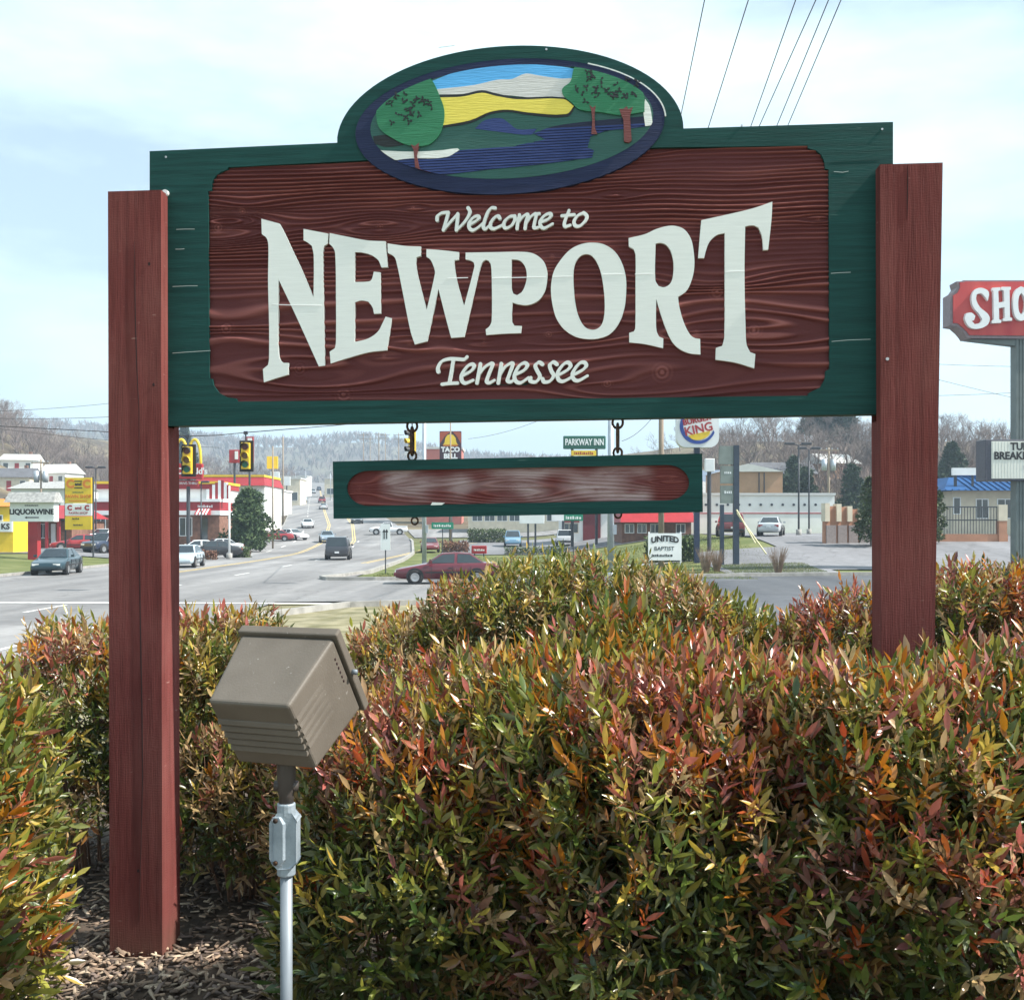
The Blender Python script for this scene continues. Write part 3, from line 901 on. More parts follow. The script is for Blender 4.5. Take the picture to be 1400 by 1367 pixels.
for pts in ([(372, 416.5), (400, 417.5), (440, 418)], [(612, 381), (628, 380.3), (640, 380)], [(673, 380.5), (700, 380), (746, 379)], [(756, 379), (772, 378.6), (783, 378.3)], [(823, 375.5), (838, 375.3), (853, 375)], [(868, 375.3), (880, 375), (893, 374.5)], [(992, 372), (1008, 371), (1018, 371)]):
    hair(pts, mat('letter_crack', (.9, .9, .88), .5) if 'letter_crack' not in bpy.data.materials else bpy.data.materials['letter_crack'], 0.0013, -0.0024)

# --- the posts, slotted to take the board
def post(top_l, top_r, top_y, bot_l, bot_r, bot_y, y0, y1, slot_u, side, name='post'):
    ul, vt = SP(top_l, top_y, y0); ur, _ = SP(top_r, top_y, y0)
    bl_, vb = SP(bot_l, bot_y, y0); br_, _ = SP(bot_r, bot_y, y0)
    z0 = -0.12
    def at(z):
        t = (z - vt) / (vb - vt)
        return ul + (bl_ - ul) * t, ur + (br_ - ur) * t
    vbd = min(p[1] for p in bl) - 0.004         # underside of the board
    mb = MB()
    def seg(za, zb, ya, yb, fa, fb):
        (a0, a1), (b0, b1) = at(za), at(zb)
        a0, a1 = fa(a0, a1); b0, b1 = fb(b0, b1)
        mb.hexa([(a0, ya, za), (a1, ya, za), (a1, yb, za), (a0, yb, za), (b0, ya, zb), (b1, ya, zb), (b1, yb, zb), (b0, yb, zb)])
    full = lambda a, b: (a, b)
    if side > 0:
        web = lambda a, b: (a, slot_u)
    else:
        web = lambda a, b: (slot_u, b)
    seg(z0, vbd, y0, y1, full, full)
    seg(vbd, vt, y0, -0.0005, full, full)       # cheek in front of the board
    seg(vbd, vt, 0.0525, y1, full, full)        # cheek behind it
    seg(vbd, vt, -0.0005, 0.0525, web, web)     # web beside the board's end
    me_o = mb.build(name, M_post, sign)
    return me_o
u_left = min(p[0] for p in bl) - 0.002
u_right = max(p[0] for p in bl) + 0.002
post(147.5, 220, 262, 150, 222, 1315, -0.054, 0.092, u_left, +1)
post(1203, 1289, 225, 1205, 1278, 880, -0.054, 0.062, u_right, -1)
# cracks and nail heads
M_crack = mat('dark_crack', (0.03, 0.012, 0.012), 0.9)
M_nail = mat('galvanised_nail', (0.55, 0.55, 0.55), 0.4, metal=0.7)
rnd = random.Random(2)
def crack(pts, w, name='crack'):
    q = [SP(x, y, -0.0545) for x, y in pts]
    a = [(u - w * math.sin(math.pi * (i + .05) / (len(q) - .9)), v) for i, (u, v) in enumerate(q)]
    b = [(u + w * math.sin(math.pi * (i + .05) / (len(q) - .9)), v) for i, (u, v) in enumerate(q)]
    MB().prism(a + b[::-1], -0.0555, -0.0535).build(name, M_crack, sign)
crack([(184, 330), (184.5, 380), (185, 430), (187, 500), (190, 560), (190.5, 640)], 0.0016)
crack([(188, 640), (189, 700), (191, 780), (192, 860), (194, 960), (195, 1060), (193, 1150), (190, 1260)], 0.0020)
crack([(1241, 227), (1241, 250), (1240.5, 275), (1240, 300)], 0.0016)
def knot(px, py, r):
    u, v = SP(px, py, -0.0545)
    MB().disc_y(u, v, r * 1.5, -0.0556, -0.0535, 10, r).build('knot', M_crack, sign)
knot(204, 361, 0.004); knot(210, 526, 0.004); knot(189, 1190, 0.004)
u, v = SP(1213, 491, -0.0545)
MB().disc_y(u, v, 0.005, -0.058, -0.0535, 12).build('nail', M_nail, sign)
u, v = SP(227, 265, -0.001)
MB().disc_y(u, v, 0.011, -0.012, 0.0, 14).build('screw_cap', mat('white_plastic', (0.75, 0.75, 0.73), 0.4), sign)
for px, py in ((1014, 172), (1206, 177), (747, 68), (227, 215)):
    u, v = SP(px, py, 0)
    MB().disc_y(u, v, 0.0035, -0.002, 0.001, 10).build('nail', M_nail, sign)

# ================================================================== the plank hanging under the sign
D2 = 0.012
plank = thing('hanging_plank', 'long narrow green plank with a worn red-brown panel hanging from hooks under the carved sign', 'sign board', (S_O.x, S_O.y, S_Z), -YAW)
ph_px = [(455, 631), (960, 620), (961, 700), (456, 709)]
def capsule(x0, x1, y0f, y1f, n=14):
    out = []
    for i in range(n + 1):
        t = math.pi / 2 + math.pi * i / n
        cy = (y0f(x0) + y1f(x0)) / 2; r = (y1f(x0) - y0f(x0)) / 2
        out.append((x0 + r * 1.25 * math.cos(t), cy - r * math.sin(t)))
    for i in range(n + 1):
        t = -math.pi / 2 + math.pi * i / n
        cy = (y0f(x1) + y1f(x1)) / 2; r = (y1f(x1) - y0f(x1)) / 2
        out.append((x1 + r * 1.25 * math.cos(t), cy - r * math.sin(t)))
    return out
cap_px = capsule(504, 912, lambda x: 643.5 - (x - 504) * 0.0195, lambda x: 691.5 - (x - 504) * 0.018)
pb = MB().prism(SPL(ph_px, D2), D2 + DEP + 0.001, D2 + 0.045).build('plank_board', M_green, plank)
bevel(MB().prism(SPL(ph_px, D2), D2, D2 + DEP + 0.0005, holes=[SPL(cap_px, D2)]).build('frame', M_green, pb), 0.0015)
kn2 = [(*SP(918, 655, D2), .02, 1.2), (*SP(945, 640, D2), .02, .6), (*SP(490, 668, D2), .03, -1.0), (*SP(700, 668, D2), .04, .7)]
M_panel2 = grain_mat('worn_red_plank', (0.125, 0.028, 0.026, 1), (0.22, 0.066, 0.055, 1))
# a broad band where lettering has been rubbed down to greyish pink
n_, l_ = M_panel2.node_tree.nodes, M_panel2.node_tree.links
b_ = n_['Principled BSDF']
base_ = b_.inputs['Base Color'].links[0].from_socket
tc_ = n_.new('ShaderNodeTexCoord'); sep_ = n_.new('ShaderNodeSeparateXYZ')
l_.new(tc_.outputs['Object'], sep_.inputs[0])
nz_ = n_.new('ShaderNodeTexNoise'); nz_.inputs['Scale'].default_value = 5.5; nz_.inputs['Detail'].default_value = 1.0
mp_ = n_.new('ShaderNodeMapping'); mp_.inputs['Scale'].default_value = (1.0, 1.0, 2.2)
l_.new(tc_.outputs['Object'], mp_.inputs[0]); l_.new(mp_.outputs[0], nz_.inputs['Vector'])
def mrange(src, a, b):
    m = n_.new('ShaderNodeMapRange'); m.interpolation_type = 'SMOOTHSTEP'
    m.inputs['From Min'].default_value = a; m.inputs['From Max'].default_value = b
    l_.new(src, m.inputs['Value']); return m.outputs['Result']
def mul(a, b):
    m = n_.new('ShaderNodeMath'); m.operation = 'MULTIPLY'
    l_.new(a, m.inputs[0]); l_.new(b, m.inputs[1]); return m.outputs[0]
ua, va = SP(512, 690, D2); ub, vb2 = SP(898, 640, D2)
mask = mul(mrange(sep_.outputs['X'], ua, ua + 0.07), mrange(sep_.outputs['X'], ub + 0.01, ub - 0.05))
mask = mul(mask, mul(mrange(sep_.outputs['Z'], va - 0.005, va + 0.03), mrange(sep_.outputs['Z'], vb2 + 0.025, vb2 - 0.015)))
mask = mul(mask, mrange(nz_.outputs['Fac'], 0.30, 0.62))
nf_ = n_.new('ShaderNodeTexNoise'); nf_.inputs['Scale'].default_value = 26; nf_.inputs['Detail'].default_value = 7; nf_.inputs['Roughness'].default_value = .7
mf_ = n_.new('ShaderNodeMapping'); mf_.inputs['Scale'].default_value = (.35, 1, 2.4)
l_.new(tc_.outputs['Object'], mf_.inputs[0]); l_.new(mf_.outputs[0], nf_.inputs['Vector'])
fl_ = mrange(nf_.outputs['Fac'], 0.22, 0.56)
mask = mul(mask, fl_)
mx_ = n_.new('ShaderNodeMixRGB'); mx_.inputs['Color2'].default_value = (0.40, 0.30, 0.29, 1)
l_.new(mask, mx_.inputs['Fac']); l_.new(base_, mx_.inputs['Color1']); l_.new(mx_.outputs[0], b_.inputs['Base Color'])
grain_panel('carved_panel', SPL(cap_px, D2), D2 + DEP - 0.0008, pb, M_panel2, 520, 70, kn2, amp=0.0026, split=1, seed=12, dense=520.0)
u, v = SP(596, 689, D2)
MB().prism([(u - .018, v - .004), (u + .02, v - .003), (u + .03, v + .004), (u - .012, v + .006)], D2 - 0.001, D2 + 0.005).build('paint_chip', M_pwht, pb)

M_iron = mat('rusty_black_iron', (0.035, 0.024, 0.02), 0.6, 0.4, 60, 0.3, 120, metal=0.6, col2=(0.11, 0.055, 0.03))
def ring(mb, c, rx, rz, tr, plane='xz', a0=0, a1=2 * math.pi, n=18):
    pts = []
    for i in range(n + 1):
        t = a0 + (a1 - a0) * i / n
        if plane == 'xz':
            pts.append((c[0] + rx * math.cos(t), c[1], c[2] + rz * math.sin(t)))
        else:
            pts.append((c[0], c[1] + rx * math.cos(t), c[2] + rz * math.sin(t)))
    mb.tube(pts, tr, 7)
v_board = {}
for px, ptop, pbot in ((563.5, 576, 629), (844.5, 571, 625)):
    yc = D2 + 0.02
    u, vt = SP(px, ptop, yc)
    _, vb_ = SP(px, pbot, yc)
    H = vt - vb_
    m = MB(); ring(m, (u, yc, vt - 0.016), 0.017, 0.019, 0.0042)
    m.tube([(u, yc, vt + 0.002), (u, yc, vt + 0.03)], 0.0042, 7)
    m.build('eye_bolt', M_iron, plank, True)
    m = MB()
    ring(m, (u, yc, vb_ + 0.014), 0.014, 0.016, 0.0040)
    m.tube([(u, yc, vb_), (u, yc, vb_ - 0.03)], 0.0040, 7)
    m.build('eye_bolt', M_iron, plank, True)
    m = MB(); za, zb = vt - 0.026, vb_ + 0.022
    k = 20
    pts = []
    for i in range(k + 1):
        t = 2 * math.pi * i / k
        pts.append((u + 0.002 * math.cos(t), yc + 0.010 * math.cos(t), (za + zb) / 2 + ((za - zb) / 2 + 0.006) * (1 if math.sin(t) > 0 else -1) * abs(math.sin(t)) ** 0.6))
    m.tube(pts, 0.0045, 7)
    m.build('chain_link', M_iron, plank, True)
for px, py in ((567, 712), (845, 703)):
    yc = D2 + 0.02
    u, v = SP(px, py - 4, yc)
    m = MB(); ring(m, (u, yc, v - 0.010), 0.011, 0.012, 0.0032)
    m.tube([(u, yc, v), (u, yc, v + 0.03)], 0.0032, 7)
    m.build('eye_screw', M_iron, plank, True)

# ================================================================== the floodlight on its conduit
M_bronze = mat('bronze_lamp_paint', (0.100, 0.085, 0.069), 0.55, 0.08, 5, 0.08, 200, spec=0.3, col2=(0.140, 0.120, 0.099), detail=9)
chips(M_bronze, 90, .69, (.28, .26, .235), (1, 1, 1))
M_galv = mat('galvanised_steel', (0.15, 0.175, 0.20), 0.5, 0.25, 16, 0.05, 80, metal=0.2, stretch=(1, 1, .25), col2=(.24, .27, .30))
M_cast = mat('cast_aluminium', (0.22, 0.265, 0.30), 0.5, 0.1, 22, 0.12, 150, metal=0.2, col2=(.31, .36, .40))
M_glass = mat('clear_glass', (0.9, 0.9, 0.9), 0.02, 0.0, trans=1.0)
th, yw = R(36), R(-20)
AX = Vector((math.cos(yw), math.sin(yw), 0))
AIM = Vector((-math.sin(yw) * math.cos(th), math.cos(yw) * math.cos(th), math.sin(th)))
UPV = AX.cross(AIM)
# middle of the edge between the back and the top of the housing
em = Vector(((338 - CX) / F * 2.22, 2.22, ZP(962, 2.22)))
hb, hf, L_ = 0.099, 0.119, 0.198                # half width at the back, at the front; length
BH = 0.190                                      # height of the back
kw = em + AX * 0.004 + AIM * 0.045 - UPV * (BH - 0.006)   # where the knuckle enters the housing
fx, fy = kw.x, kw.y
lamp = thing('floodlight', 'bronze box floodlight on a grey conduit pole, aimed up at the carved sign', 'floodlight', (fx, fy, 1.15))
org = Vector((fx, fy, 1.15))
print('lamp conduit px', CX + F * fx / fy, 'knuckle py', HZ - F * (kw.z - CZ) / fy)
def LP(a, b, c):
    return em + AX * a + AIM * b + UPV * c - org
def frustum(mb, w0, w1, l0, l1, t0, b0, t1, b1):
    mb.hexa([LP(-w0, l0, b0), LP(w0, l0, b0), LP(w1, l1, b1), LP(-w1, l1, b1), LP(-w0, l0, t0), LP(w0, l0, t0), LP(w1, l1, t1), LP(-w1, l1, t1)])
mb = MB(); frustum(mb, hb, hf, 0, L_, 0, -BH, 0.012, -BH - 0.012)
housing = bevel(mb.build('housing', M_bronze, lamp), 0.008, 3)
mb = MB(); frustum(mb, hf + 0.008, hf + 0.008, L_, L_ + 0.024, 0.021, -BH - 0.021, 0.021, -BH - 0.021)
dfr = bevel(mb.build('door_frame', M_bronze, lamp), 0.004, 2)
mb = MB(); frustum(mb, hf - 0.012, hf - 0.012, L_ + 0.0245, L_ + 0.028, 0.002, -BH - 0.002, 0.002, -BH - 0.002)
mb.build('lens', M_glass, dfr)
for i in range(5):                              # cooling ribs across the back
    c = -0.052 - i * 0.020
    mb = MB()
    mb.hexa([LP(-hb + .004, -0.007, c - 0.011), LP(hb - .002, -0.007, c - 0.011), LP(hb - .002, 0.004, c - 0.013), LP(-hb + .004, 0.004, c - 0.013),
             LP(-hb + .004, -0.0015, c), LP(hb - .002, -0.0015, c), LP(hb - .002, 0.004, c), LP(-hb + .004, 0.004, c)])
    bevel(mb.build('cooling_rib', M_bronze, housing), 0.0015)
for i in range(5):                              # matching ribs along the side
    c = -0.040 - i * 0.020
    mb = MB()
    w0 = hb; w1 = hf
    def side(l): return w0 + (w1 - w0) * l / L_
    l0, l1 = 0.006, 0.115
    mb.hexa([LP(side(l0) - .003, l0, c - 0.010), LP(side(l0) + .0035, l0, c - 0.010), LP(side(l1) + .001, l1, c - 0.010), LP(side(l1) - .003, l1, c - 0.010),
             LP(side(l0) - .003, l0, c), LP(side(l0) + .0012, l0, c), LP(side(l1) + .0002, l1, c), LP(side(l1) - .003, l1, c)])
    mb.build('cooling_rib', M_bronze, housing)
for i in range(6):
    c = -0.028 - i * 0.013
    l = L_ - 0.022
    w = hb + (hf - hb) * l / L_
    mb = MB(); mb.hexa([LP(w - .002, l, c - .006), LP(w + .0016, l, c - .006), LP(w + .0016, l + .003, c - .006), LP(w - .002, l + .003, c - .006), LP(w - .002, l, c), LP(w + .0016, l, c), LP(w + .0016, l + .003, c), LP(w - .002, l + .003, c)])
    mb.build('vent_slot', M_crack, housing)
mb = MB(); c = LP(hf + 0.007, L_ + 0.008, -0.095)
mb.tube([c, c + AX * 0.012], 0.006, 10)
mb.build('latch_screw', M_galv, dfr, True)
pz = lambda py: ZP(py, fy) - 1.15
# knuckle, box and pole stand straight above the base
mb = MB()
kz = kw.z - 1.15
mb.tube([(0, 0, pz(1100)), (0, 0, pz(1086)), (0, 0, pz(1080)), (0, 0, kz), (0, 0, kz + 0.02)], [0.0165, 0.0165, 0.020, 0.022, 0.020], 14)
mb.tube([(-0.026, 0, pz(1074)), (0.026, 0, pz(1074))], 0.012, 12)
mb.build('knuckle', mat('dark_bronze_casting', (0.06, 0.05, 0.045), 0.5, 0.1, 20), lamp, True)
cb = MB()
zt, zb = pz(1097), pz(1196)
def rbox(mb, w, d, z0, z1, y0=None, cut=0.012):
    o = [(-w, z0 + cut), (-w + cut, z0), (w - cut, z0), (w, z0 + cut), (w, z1 - cut), (w - cut, z1), (-w + cut, z1), (-w, z1 - cut)]
    mb.prism(o, -d if y0 is None else y0, d)
rbox(cb, 0.0265, 0.02, zb + 0.022, zt - 0.022)
cb.tube([(0, 0, zb), (0, 0, zb + 0.03)], 0.0205, 16)
cb.tube([(0, 0, zt - 0.03), (0, 0, zt)], 0.0205, 16)
cbo = bevel(cb.build('conduit_box', M_cast, lamp), 0.004, 3)
cv = MB()
a_ = R(28)                                      # cover plate turned to the left of the box
def CVP(u, w, z): return (-math.sin(a_) * w + math.cos(a_) * u - 0.006, -math.cos(a_) * w - math.sin(a_) * u * 0.6, z)
w_, h0_, h1_ = 0.019, zb + 0.026, zt - 0.026
o8 = [(-w_, h0_ + .015), (-w_ + .01, h0_), (w_ - .01, h0_), (w_, h0_ + .015), (w_, h1_ - .015), (w_ - .01, h1_), (-w_ + .01, h1_), (-w_, h1_ - .015)]
cv.add([CVP(u, 0.026, z) for u, z in o8] + [CVP(u, 0.014, z) for u, z in o8], [tuple(range(8)), tuple(reversed(range(8, 16)))] + [(i, i + 8, (i + 1) % 8 + 8, (i + 1) % 8) for i in range(8)])
cvo = bevel(cv.build('cover_plate', M_cast, cbo), 0.002, 2)
for z in (h0_ + 0.008, h1_ - 0.008):
    mb = MB(); mb.tube([CVP(0, 0.022, z), CVP(0, 0.030, z)], 0.005, 10); mb.build('cover_screw', M_iron, cbo, True)
MB().tube([(0, 0, -0.1), (0, 0, zb + 0.004)], 0.0135, 18).build('conduit', M_galv, lamp, True)

# ================================================================== shrubs round the sign
def leaf_material(name, source):
    m = bpy.data.materials.new(name)
    m.use_nodes = True
    n, l = m.node_tree.nodes, m.node_tree.links
    b = n['Principled BSDF']
    out = n['Material Output']
    if source == 'attr':
        at = n.new('ShaderNodeAttribute'); at.attribute_name = 'leaf_colour'; col = at.outputs['Color']
    else:
        at = n.new('ShaderNodeObjectInfo'); col = at.outputs['Color']
    tc = n.new('ShaderNodeTexCoord')
    nz = n.new('ShaderNodeTexNoise'); nz.inputs['Scale'].default_value = 60; nz.inputs['Detail'].default_value = 3
    l.new(tc.outputs['Object'], nz.inputs['Vector'])
    hs = n.new('ShaderNodeHueSaturation')
    mr = n.new('ShaderNodeMapRange'); mr.inputs['To Min'].default_value = 0.62; mr.inputs['To Max'].default_value = 1.5; hs.inputs['Saturation'].default_value = 1.08
    l.new(nz.outputs['Fac'], mr.inputs['Value']); l.new(mr.outputs[0], hs.inputs['Value'])
    l.new(col, hs.inputs['Color'])
    l.new(hs.outputs[0], b.inputs['Base Color'])
    b.inputs['Roughness'].default_value = 0.30
    b.inputs['Specular IOR Level'].default_value = 0.6
    tr = n.new('ShaderNodeBsdfTranslucent')
    l.new(hs.outputs[0], tr.inputs['Color'])
    mx = n.new('ShaderNodeMixShader'); mx.inputs[0].default_value = 0.30
    l.new(b.outputs[0], mx.inputs[1]); l.new(tr.outputs[0], mx.inputs[2])
    l.new(mx.outputs[0], out.inputs['Surface'])
    return m
M_leaf = leaf_material('shrub_leaf', 'attr')
M_leaf_o = leaf_material('shrub_leaf_single', 'obj')
M_stem = mat('shrub_stem', (0.10, 0.055, 0.035), 0.8, 0.3, 30, col2=(0.17, 0.085, 0.05))

# one leaflet: folded along the midrib, curved, pointed; unit length along +x, width along y, normal +z
LEAF_V = np.array([(0, 0, 0), (0.22, 0.105, 0.030), (0.55, 0.135, 0.020), (0.80, 0.070, -0.015), (1.0, 0, -0.07),
                   (0.80, -0.070, -0.015), (0.55, -0.135, 0.020), (0.22, -0.105, 0.030), (0.30, 0, 0.0), (0.68, 0, -0.025)])
LEAF_F = [(0, 8, 1), (8, 2, 1), (8, 9, 2), (9, 3, 2), (9, 4, 3), (0, 7, 8), (8, 7, 6), (8, 6, 9), (9, 6, 5), (9, 5, 4)]
LEAF_F = np.array(LEAF_F)
LEAF_SIMPLE_V = np.array([(0, 0, 0), (0.42, 0.145, 0.03), (1.0, 0, -0.06), (0.42, -0.145, 0.03), (0.5, 0, -0.01)])
LEAF_SIMPLE_F = np.array([(0, 4, 1), (4, 2, 1), (0, 3, 4), (4, 3, 2)])

def unit(a):
    return a / np.maximum(np.linalg.norm(a, axis=-1, keepdims=True), 1e-9)

def mesh_np(name, V, Fc):
    me = bpy.data.meshes.new(name)
    me.vertices.add(len(V)); me.vertices.foreach_set('co', np.ascontiguousarray(V, dtype=np.float32).ravel())
    k = Fc.shape[1]
    me.loops.add(Fc.size); me.loops.foreach_set('vertex_index', Fc.ravel().astype(np.int32))
    me.polygons.add(len(Fc)); me.polygons.foreach_set('loop_start', np.arange(0, Fc.size, k, dtype=np.int32))
    me.update(calc_edges=True)
    return me

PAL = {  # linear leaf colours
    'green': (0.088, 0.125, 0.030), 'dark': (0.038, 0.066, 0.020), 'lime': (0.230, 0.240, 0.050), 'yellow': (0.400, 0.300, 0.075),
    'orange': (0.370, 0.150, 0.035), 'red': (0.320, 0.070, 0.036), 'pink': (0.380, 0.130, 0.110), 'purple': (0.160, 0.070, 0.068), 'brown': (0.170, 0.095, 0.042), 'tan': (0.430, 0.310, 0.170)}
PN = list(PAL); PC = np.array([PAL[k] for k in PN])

leaf_shapes = []
for cur in (0.0, 0.12, -0.10):
    v = LEAF_V.copy(); v[:, 2] -= cur * v[:, 0] ** 2
    me = mesh_np('leaf', v, LEAF_F); me.materials.append(M_leaf_o)
    me.polygons.foreach_set('use_smooth', [True] * len(me.polygons))
    leaf_shapes.append(me)

def shrub(label, lobes, n_shoot, leaf_len, tops, lows, group=None, singles=300, seed=1, simple=False, core=0.35, up=0.95, view=(0, 0, 2.6)):
    """lobes: (x, y, rx, ry, height) - rounded masses standing on the ground; leafy shoots grow out of them"""
    g = np.random.default_rng(seed)
    cx = np.mean([q[0] for q in lobes]); cy = np.mean([q[1] for q in lobes])
    base = Vector((cx, cy, G(cx, cy)))
    root = thing('nandina_shrub', label, 'shrub', base, 0, group)
    n_shoot = int(n_shoot * 1.18)
    area = np.array([q[2] * q[4] + q[2] * q[3] for q in lobes]); area /= area.sum()
    lob = g.choice(len(lobes), n_shoot, p=area)
    Lb = np.array(lobes)[lob]
    # direction on the upper part of an upright super-ellipsoid
    d = unit(g.normal(size=(n_shoot, 3)) * np.array([1, 1, 0.8]))
    d[:, 2] = np.where(d[:, 2] < -0.55, -d[:, 2], d[:, 2])
    e = 2.6
    nrm = (np.abs(d) ** e).sum(1) ** (1 / e)
    s = d / nrm[:, None]
    h2 = Lb[:, 4] / 2
    depth = 1 - core * g.random(n_shoot) ** 1.7
    lump = 1 + 0.24 * fbm(s[:, 0] * 2.3 + lob * 7 + s[:, 2], s[:, 1] * 2.3 + s[:, 2] * 2.1, seed, 3) * 2
    rad = depth * lump
    gzb = gz(Lb[:, 0], Lb[:, 1])
    P = np.stack([Lb[:, 0] + s[:, 0] * Lb[:, 2] * rad, Lb[:, 1] + s[:, 1] * Lb[:, 3] * rad, gzb + h2 + s[:, 2] * h2 * rad], 1)
    nn = unit(np.stack([s[:, 0] / Lb[:, 2], s[:, 1] / Lb[:, 3], s[:, 2] / h2], 1))
    hfrac = (P[:, 2] - gzb) / Lb[:, 4]
    D = unit(nn * (1 - 0.3 * up) + np.array([0, 0, 1.0]) * up * (0.35 + 0.9 * np.clip(hfrac, 0, 1))[:, None] + 0.42 * g.normal(size=(n_shoot, 3)))
    # colour of each shoot: young red tips high up and outside, older green below and inside, weighted dark to paint in the shade
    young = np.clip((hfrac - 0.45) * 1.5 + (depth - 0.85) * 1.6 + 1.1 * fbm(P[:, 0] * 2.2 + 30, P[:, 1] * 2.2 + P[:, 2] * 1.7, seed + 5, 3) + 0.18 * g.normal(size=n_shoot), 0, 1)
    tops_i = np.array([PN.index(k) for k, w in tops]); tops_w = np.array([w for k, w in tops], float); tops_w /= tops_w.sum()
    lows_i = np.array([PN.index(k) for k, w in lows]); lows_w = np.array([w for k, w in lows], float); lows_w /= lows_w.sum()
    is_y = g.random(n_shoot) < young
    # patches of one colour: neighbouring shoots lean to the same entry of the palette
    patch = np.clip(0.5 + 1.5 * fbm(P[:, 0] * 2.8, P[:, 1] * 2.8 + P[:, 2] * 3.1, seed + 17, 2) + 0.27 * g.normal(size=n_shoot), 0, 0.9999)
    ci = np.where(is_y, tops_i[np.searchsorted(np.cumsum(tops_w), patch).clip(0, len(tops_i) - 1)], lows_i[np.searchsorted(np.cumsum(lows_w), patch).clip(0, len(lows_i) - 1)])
    # leaves on each shoot: opposite pairs up the twig and one at the tip
    LP_, LD, LN, LL, LC = [], [], [], [], []
    side0 = unit(np.cross(D, g.normal(size=(n_shoot, 3))))
    slen = leaf_len * (1.2 + 1.0 * g.random(n_shoot))
    pairs = 4
    for k in range(pairs + 1):
        t = (k + 0.15) / pairs
        ang = k * 1.25
        sd = side0 * math.cos(ang) + np.cross(D, side0) * math.sin(ang)
        pos = P + D * (slen * t)[:, None]
        for sgn in ((1, -1) if k < pairs else (0,)):
            ld = unit(D * (0.75 + 0.5 * t) + sd * sgn * (1.05 - 0.35 * t) + 0.22 * g.normal(size=(n_shoot, 3)) - np.array([0, 0, 0.28]) * (1 - t))
            ln = unit(np.cross(np.cross(ld, D + 0.01) + 1e-4, ld) + 0.35 * g.normal(size=(n_shoot, 3)))
            LP_.append(pos); LD.append(ld); LN.append(ln)
            LL.append(leaf_len * (0.55 + 0.80 * g.random(n_shoot)) * (1.0 if k < pairs else 1.15))
            c = PC[ci] * (0.75 + 0.5 * g.random((n_shoot, 1)))
            mixc = PC[g.choice(len(PN), n_shoot)]
            c = c * 0.84 + mixc * 0.16
            LC.append(c)
    LPp = np.concatenate(LP_); LD = np.concatenate(LD); LN = np.concatenate(LN); LL = np.concatenate(LL); LC = np.concatenate(LC)
    ok = LPp[:, 2] > gz(LPp[:, 0], LPp[:, 1]) + 0.02
    ok &= LPp[:, 1] > 1.2
    LPp, LD, LN, LL, LC = LPp[ok], LD[ok], LN[ok], LL[ok], LC[ok]
    LN = unit(LN - LD * (LN * LD).sum(1, keepdims=True))
    LB = np.cross(LN, LD)
    # the leaves that show largest are objects of their own
    n = len(LPp)
    single = np.zeros(n, bool)
    if singles:
        v = LPp - np.array(view)
        dist = np.linalg.norm(v, axis=1)
        face = np.abs((LN * v).sum(1)) / dist
        px = CX + F * v[:, 0] / v[:, 1]; py = HZ - F * v[:, 2] / v[:, 1]
        seen = (px > 5) & (px < 1395) & (py > 5) & (py < 1362)
        cell = (np.floor(px / 9).astype(int) * 1000 + np.floor(py / 9).astype(int))
        order = np.argsort(dist)
        first = np.zeros(n, bool); first[order[np.unique(cell[order], return_index=True)[1]]] = True
        score = np.where(seen & first, LL * face / dist, -1)
        pick = np.argsort(-score)[:singles * 2]
        pick = g.permutation(pick)[:singles]
        single[pick[score[pick] > 0]] = True
    LV, LF = (LEAF_SIMPLE_V, LEAF_SIMPLE_F) if simple else (LEAF_V, LEAF_F)
    b = np.array(base)
    m = ~single
    k = m.sum()
    wv = (0.72 + 0.50 * g.random(k))[:, None, None]
    V = (LPp[m] - b)[:, None, :] + LL[m][:, None, None] * (LV[None, :, :1] * LD[m][:, None, :] + LV[None, :, 1:2] * wv * LB[m][:, None, :] + LV[None, :, 2:3] * LN[m][:, None, :])
    Fc = (LF[None] + (np.arange(k) * len(LV))[:, None, None]).reshape(-1, 3)
    me = mesh_np('foliage', V.reshape(-1, 3), Fc)
    at = me.attributes.new('leaf_colour', 'FLOAT_COLOR', 'POINT')
    cc = np.ones((k, len(LV), 4), np.float32); cc[:, :, :3] = LC[m][:, None, :]
    at.data.foreach_set('color', cc.ravel())
    link('foliage', me, M_leaf, root, True, kind='stuff')
    for i in np.nonzero(single)[0]:
        o = bpy.data.objects.new('leaf', leaf_shapes[i % 3])
        COL.objects.link(o)
        o.parent = root
        L = LL[i]
        w = L * (0.75 + 0.42 * ((i * 37) % 10) / 10)
        mt = Matrix.Identity(4)
        for r in range(3):
            mt[r][0], mt[r][1], mt[r][2], mt[r][3] = LD[i][r] * L, LB[i][r] * w, LN[i][r] * L, LPp[i][r] - b[r]
        o.matrix_local = mt
        o.color = (*LC[i], 1)
    # canes from the ground up into the mass
    mb = MB()
    for q in lobes:
        z0 = G(q[0], q[1]) - b[2]
        for j in range(26):
            a, rr = g.random() * 6.28, math.sqrt(g.random())
            x0, y0 = q[0] + 0.35 * q[2] * rr * math.cos(a) - b[0], q[1] + 0.35 * q[3] * rr * math.sin(a) - b[1]
            x1, y1 = q[0] + 0.85 * q[2] * rr * math.cos(a) - b[0], q[1] + 0.85 * q[3] * rr * math.sin(a) - b[1]
            zt = z0 + q[4] * (0.95 - 0.35 * rr * rr)
            mb.tube([(x0, y0, z0 - 0.03), (x0 * .6 + x1 * .4 + .02 * g.normal(), y0 * .6 + y1 * .4 + .02 * g.normal(), z0 + (zt - z0) * .55), (x1, y1, zt)], 0.006, 5, False, 0.0025)
    # twigs of the shoots
    tw = np.nonzero(is_y)[0][:900]
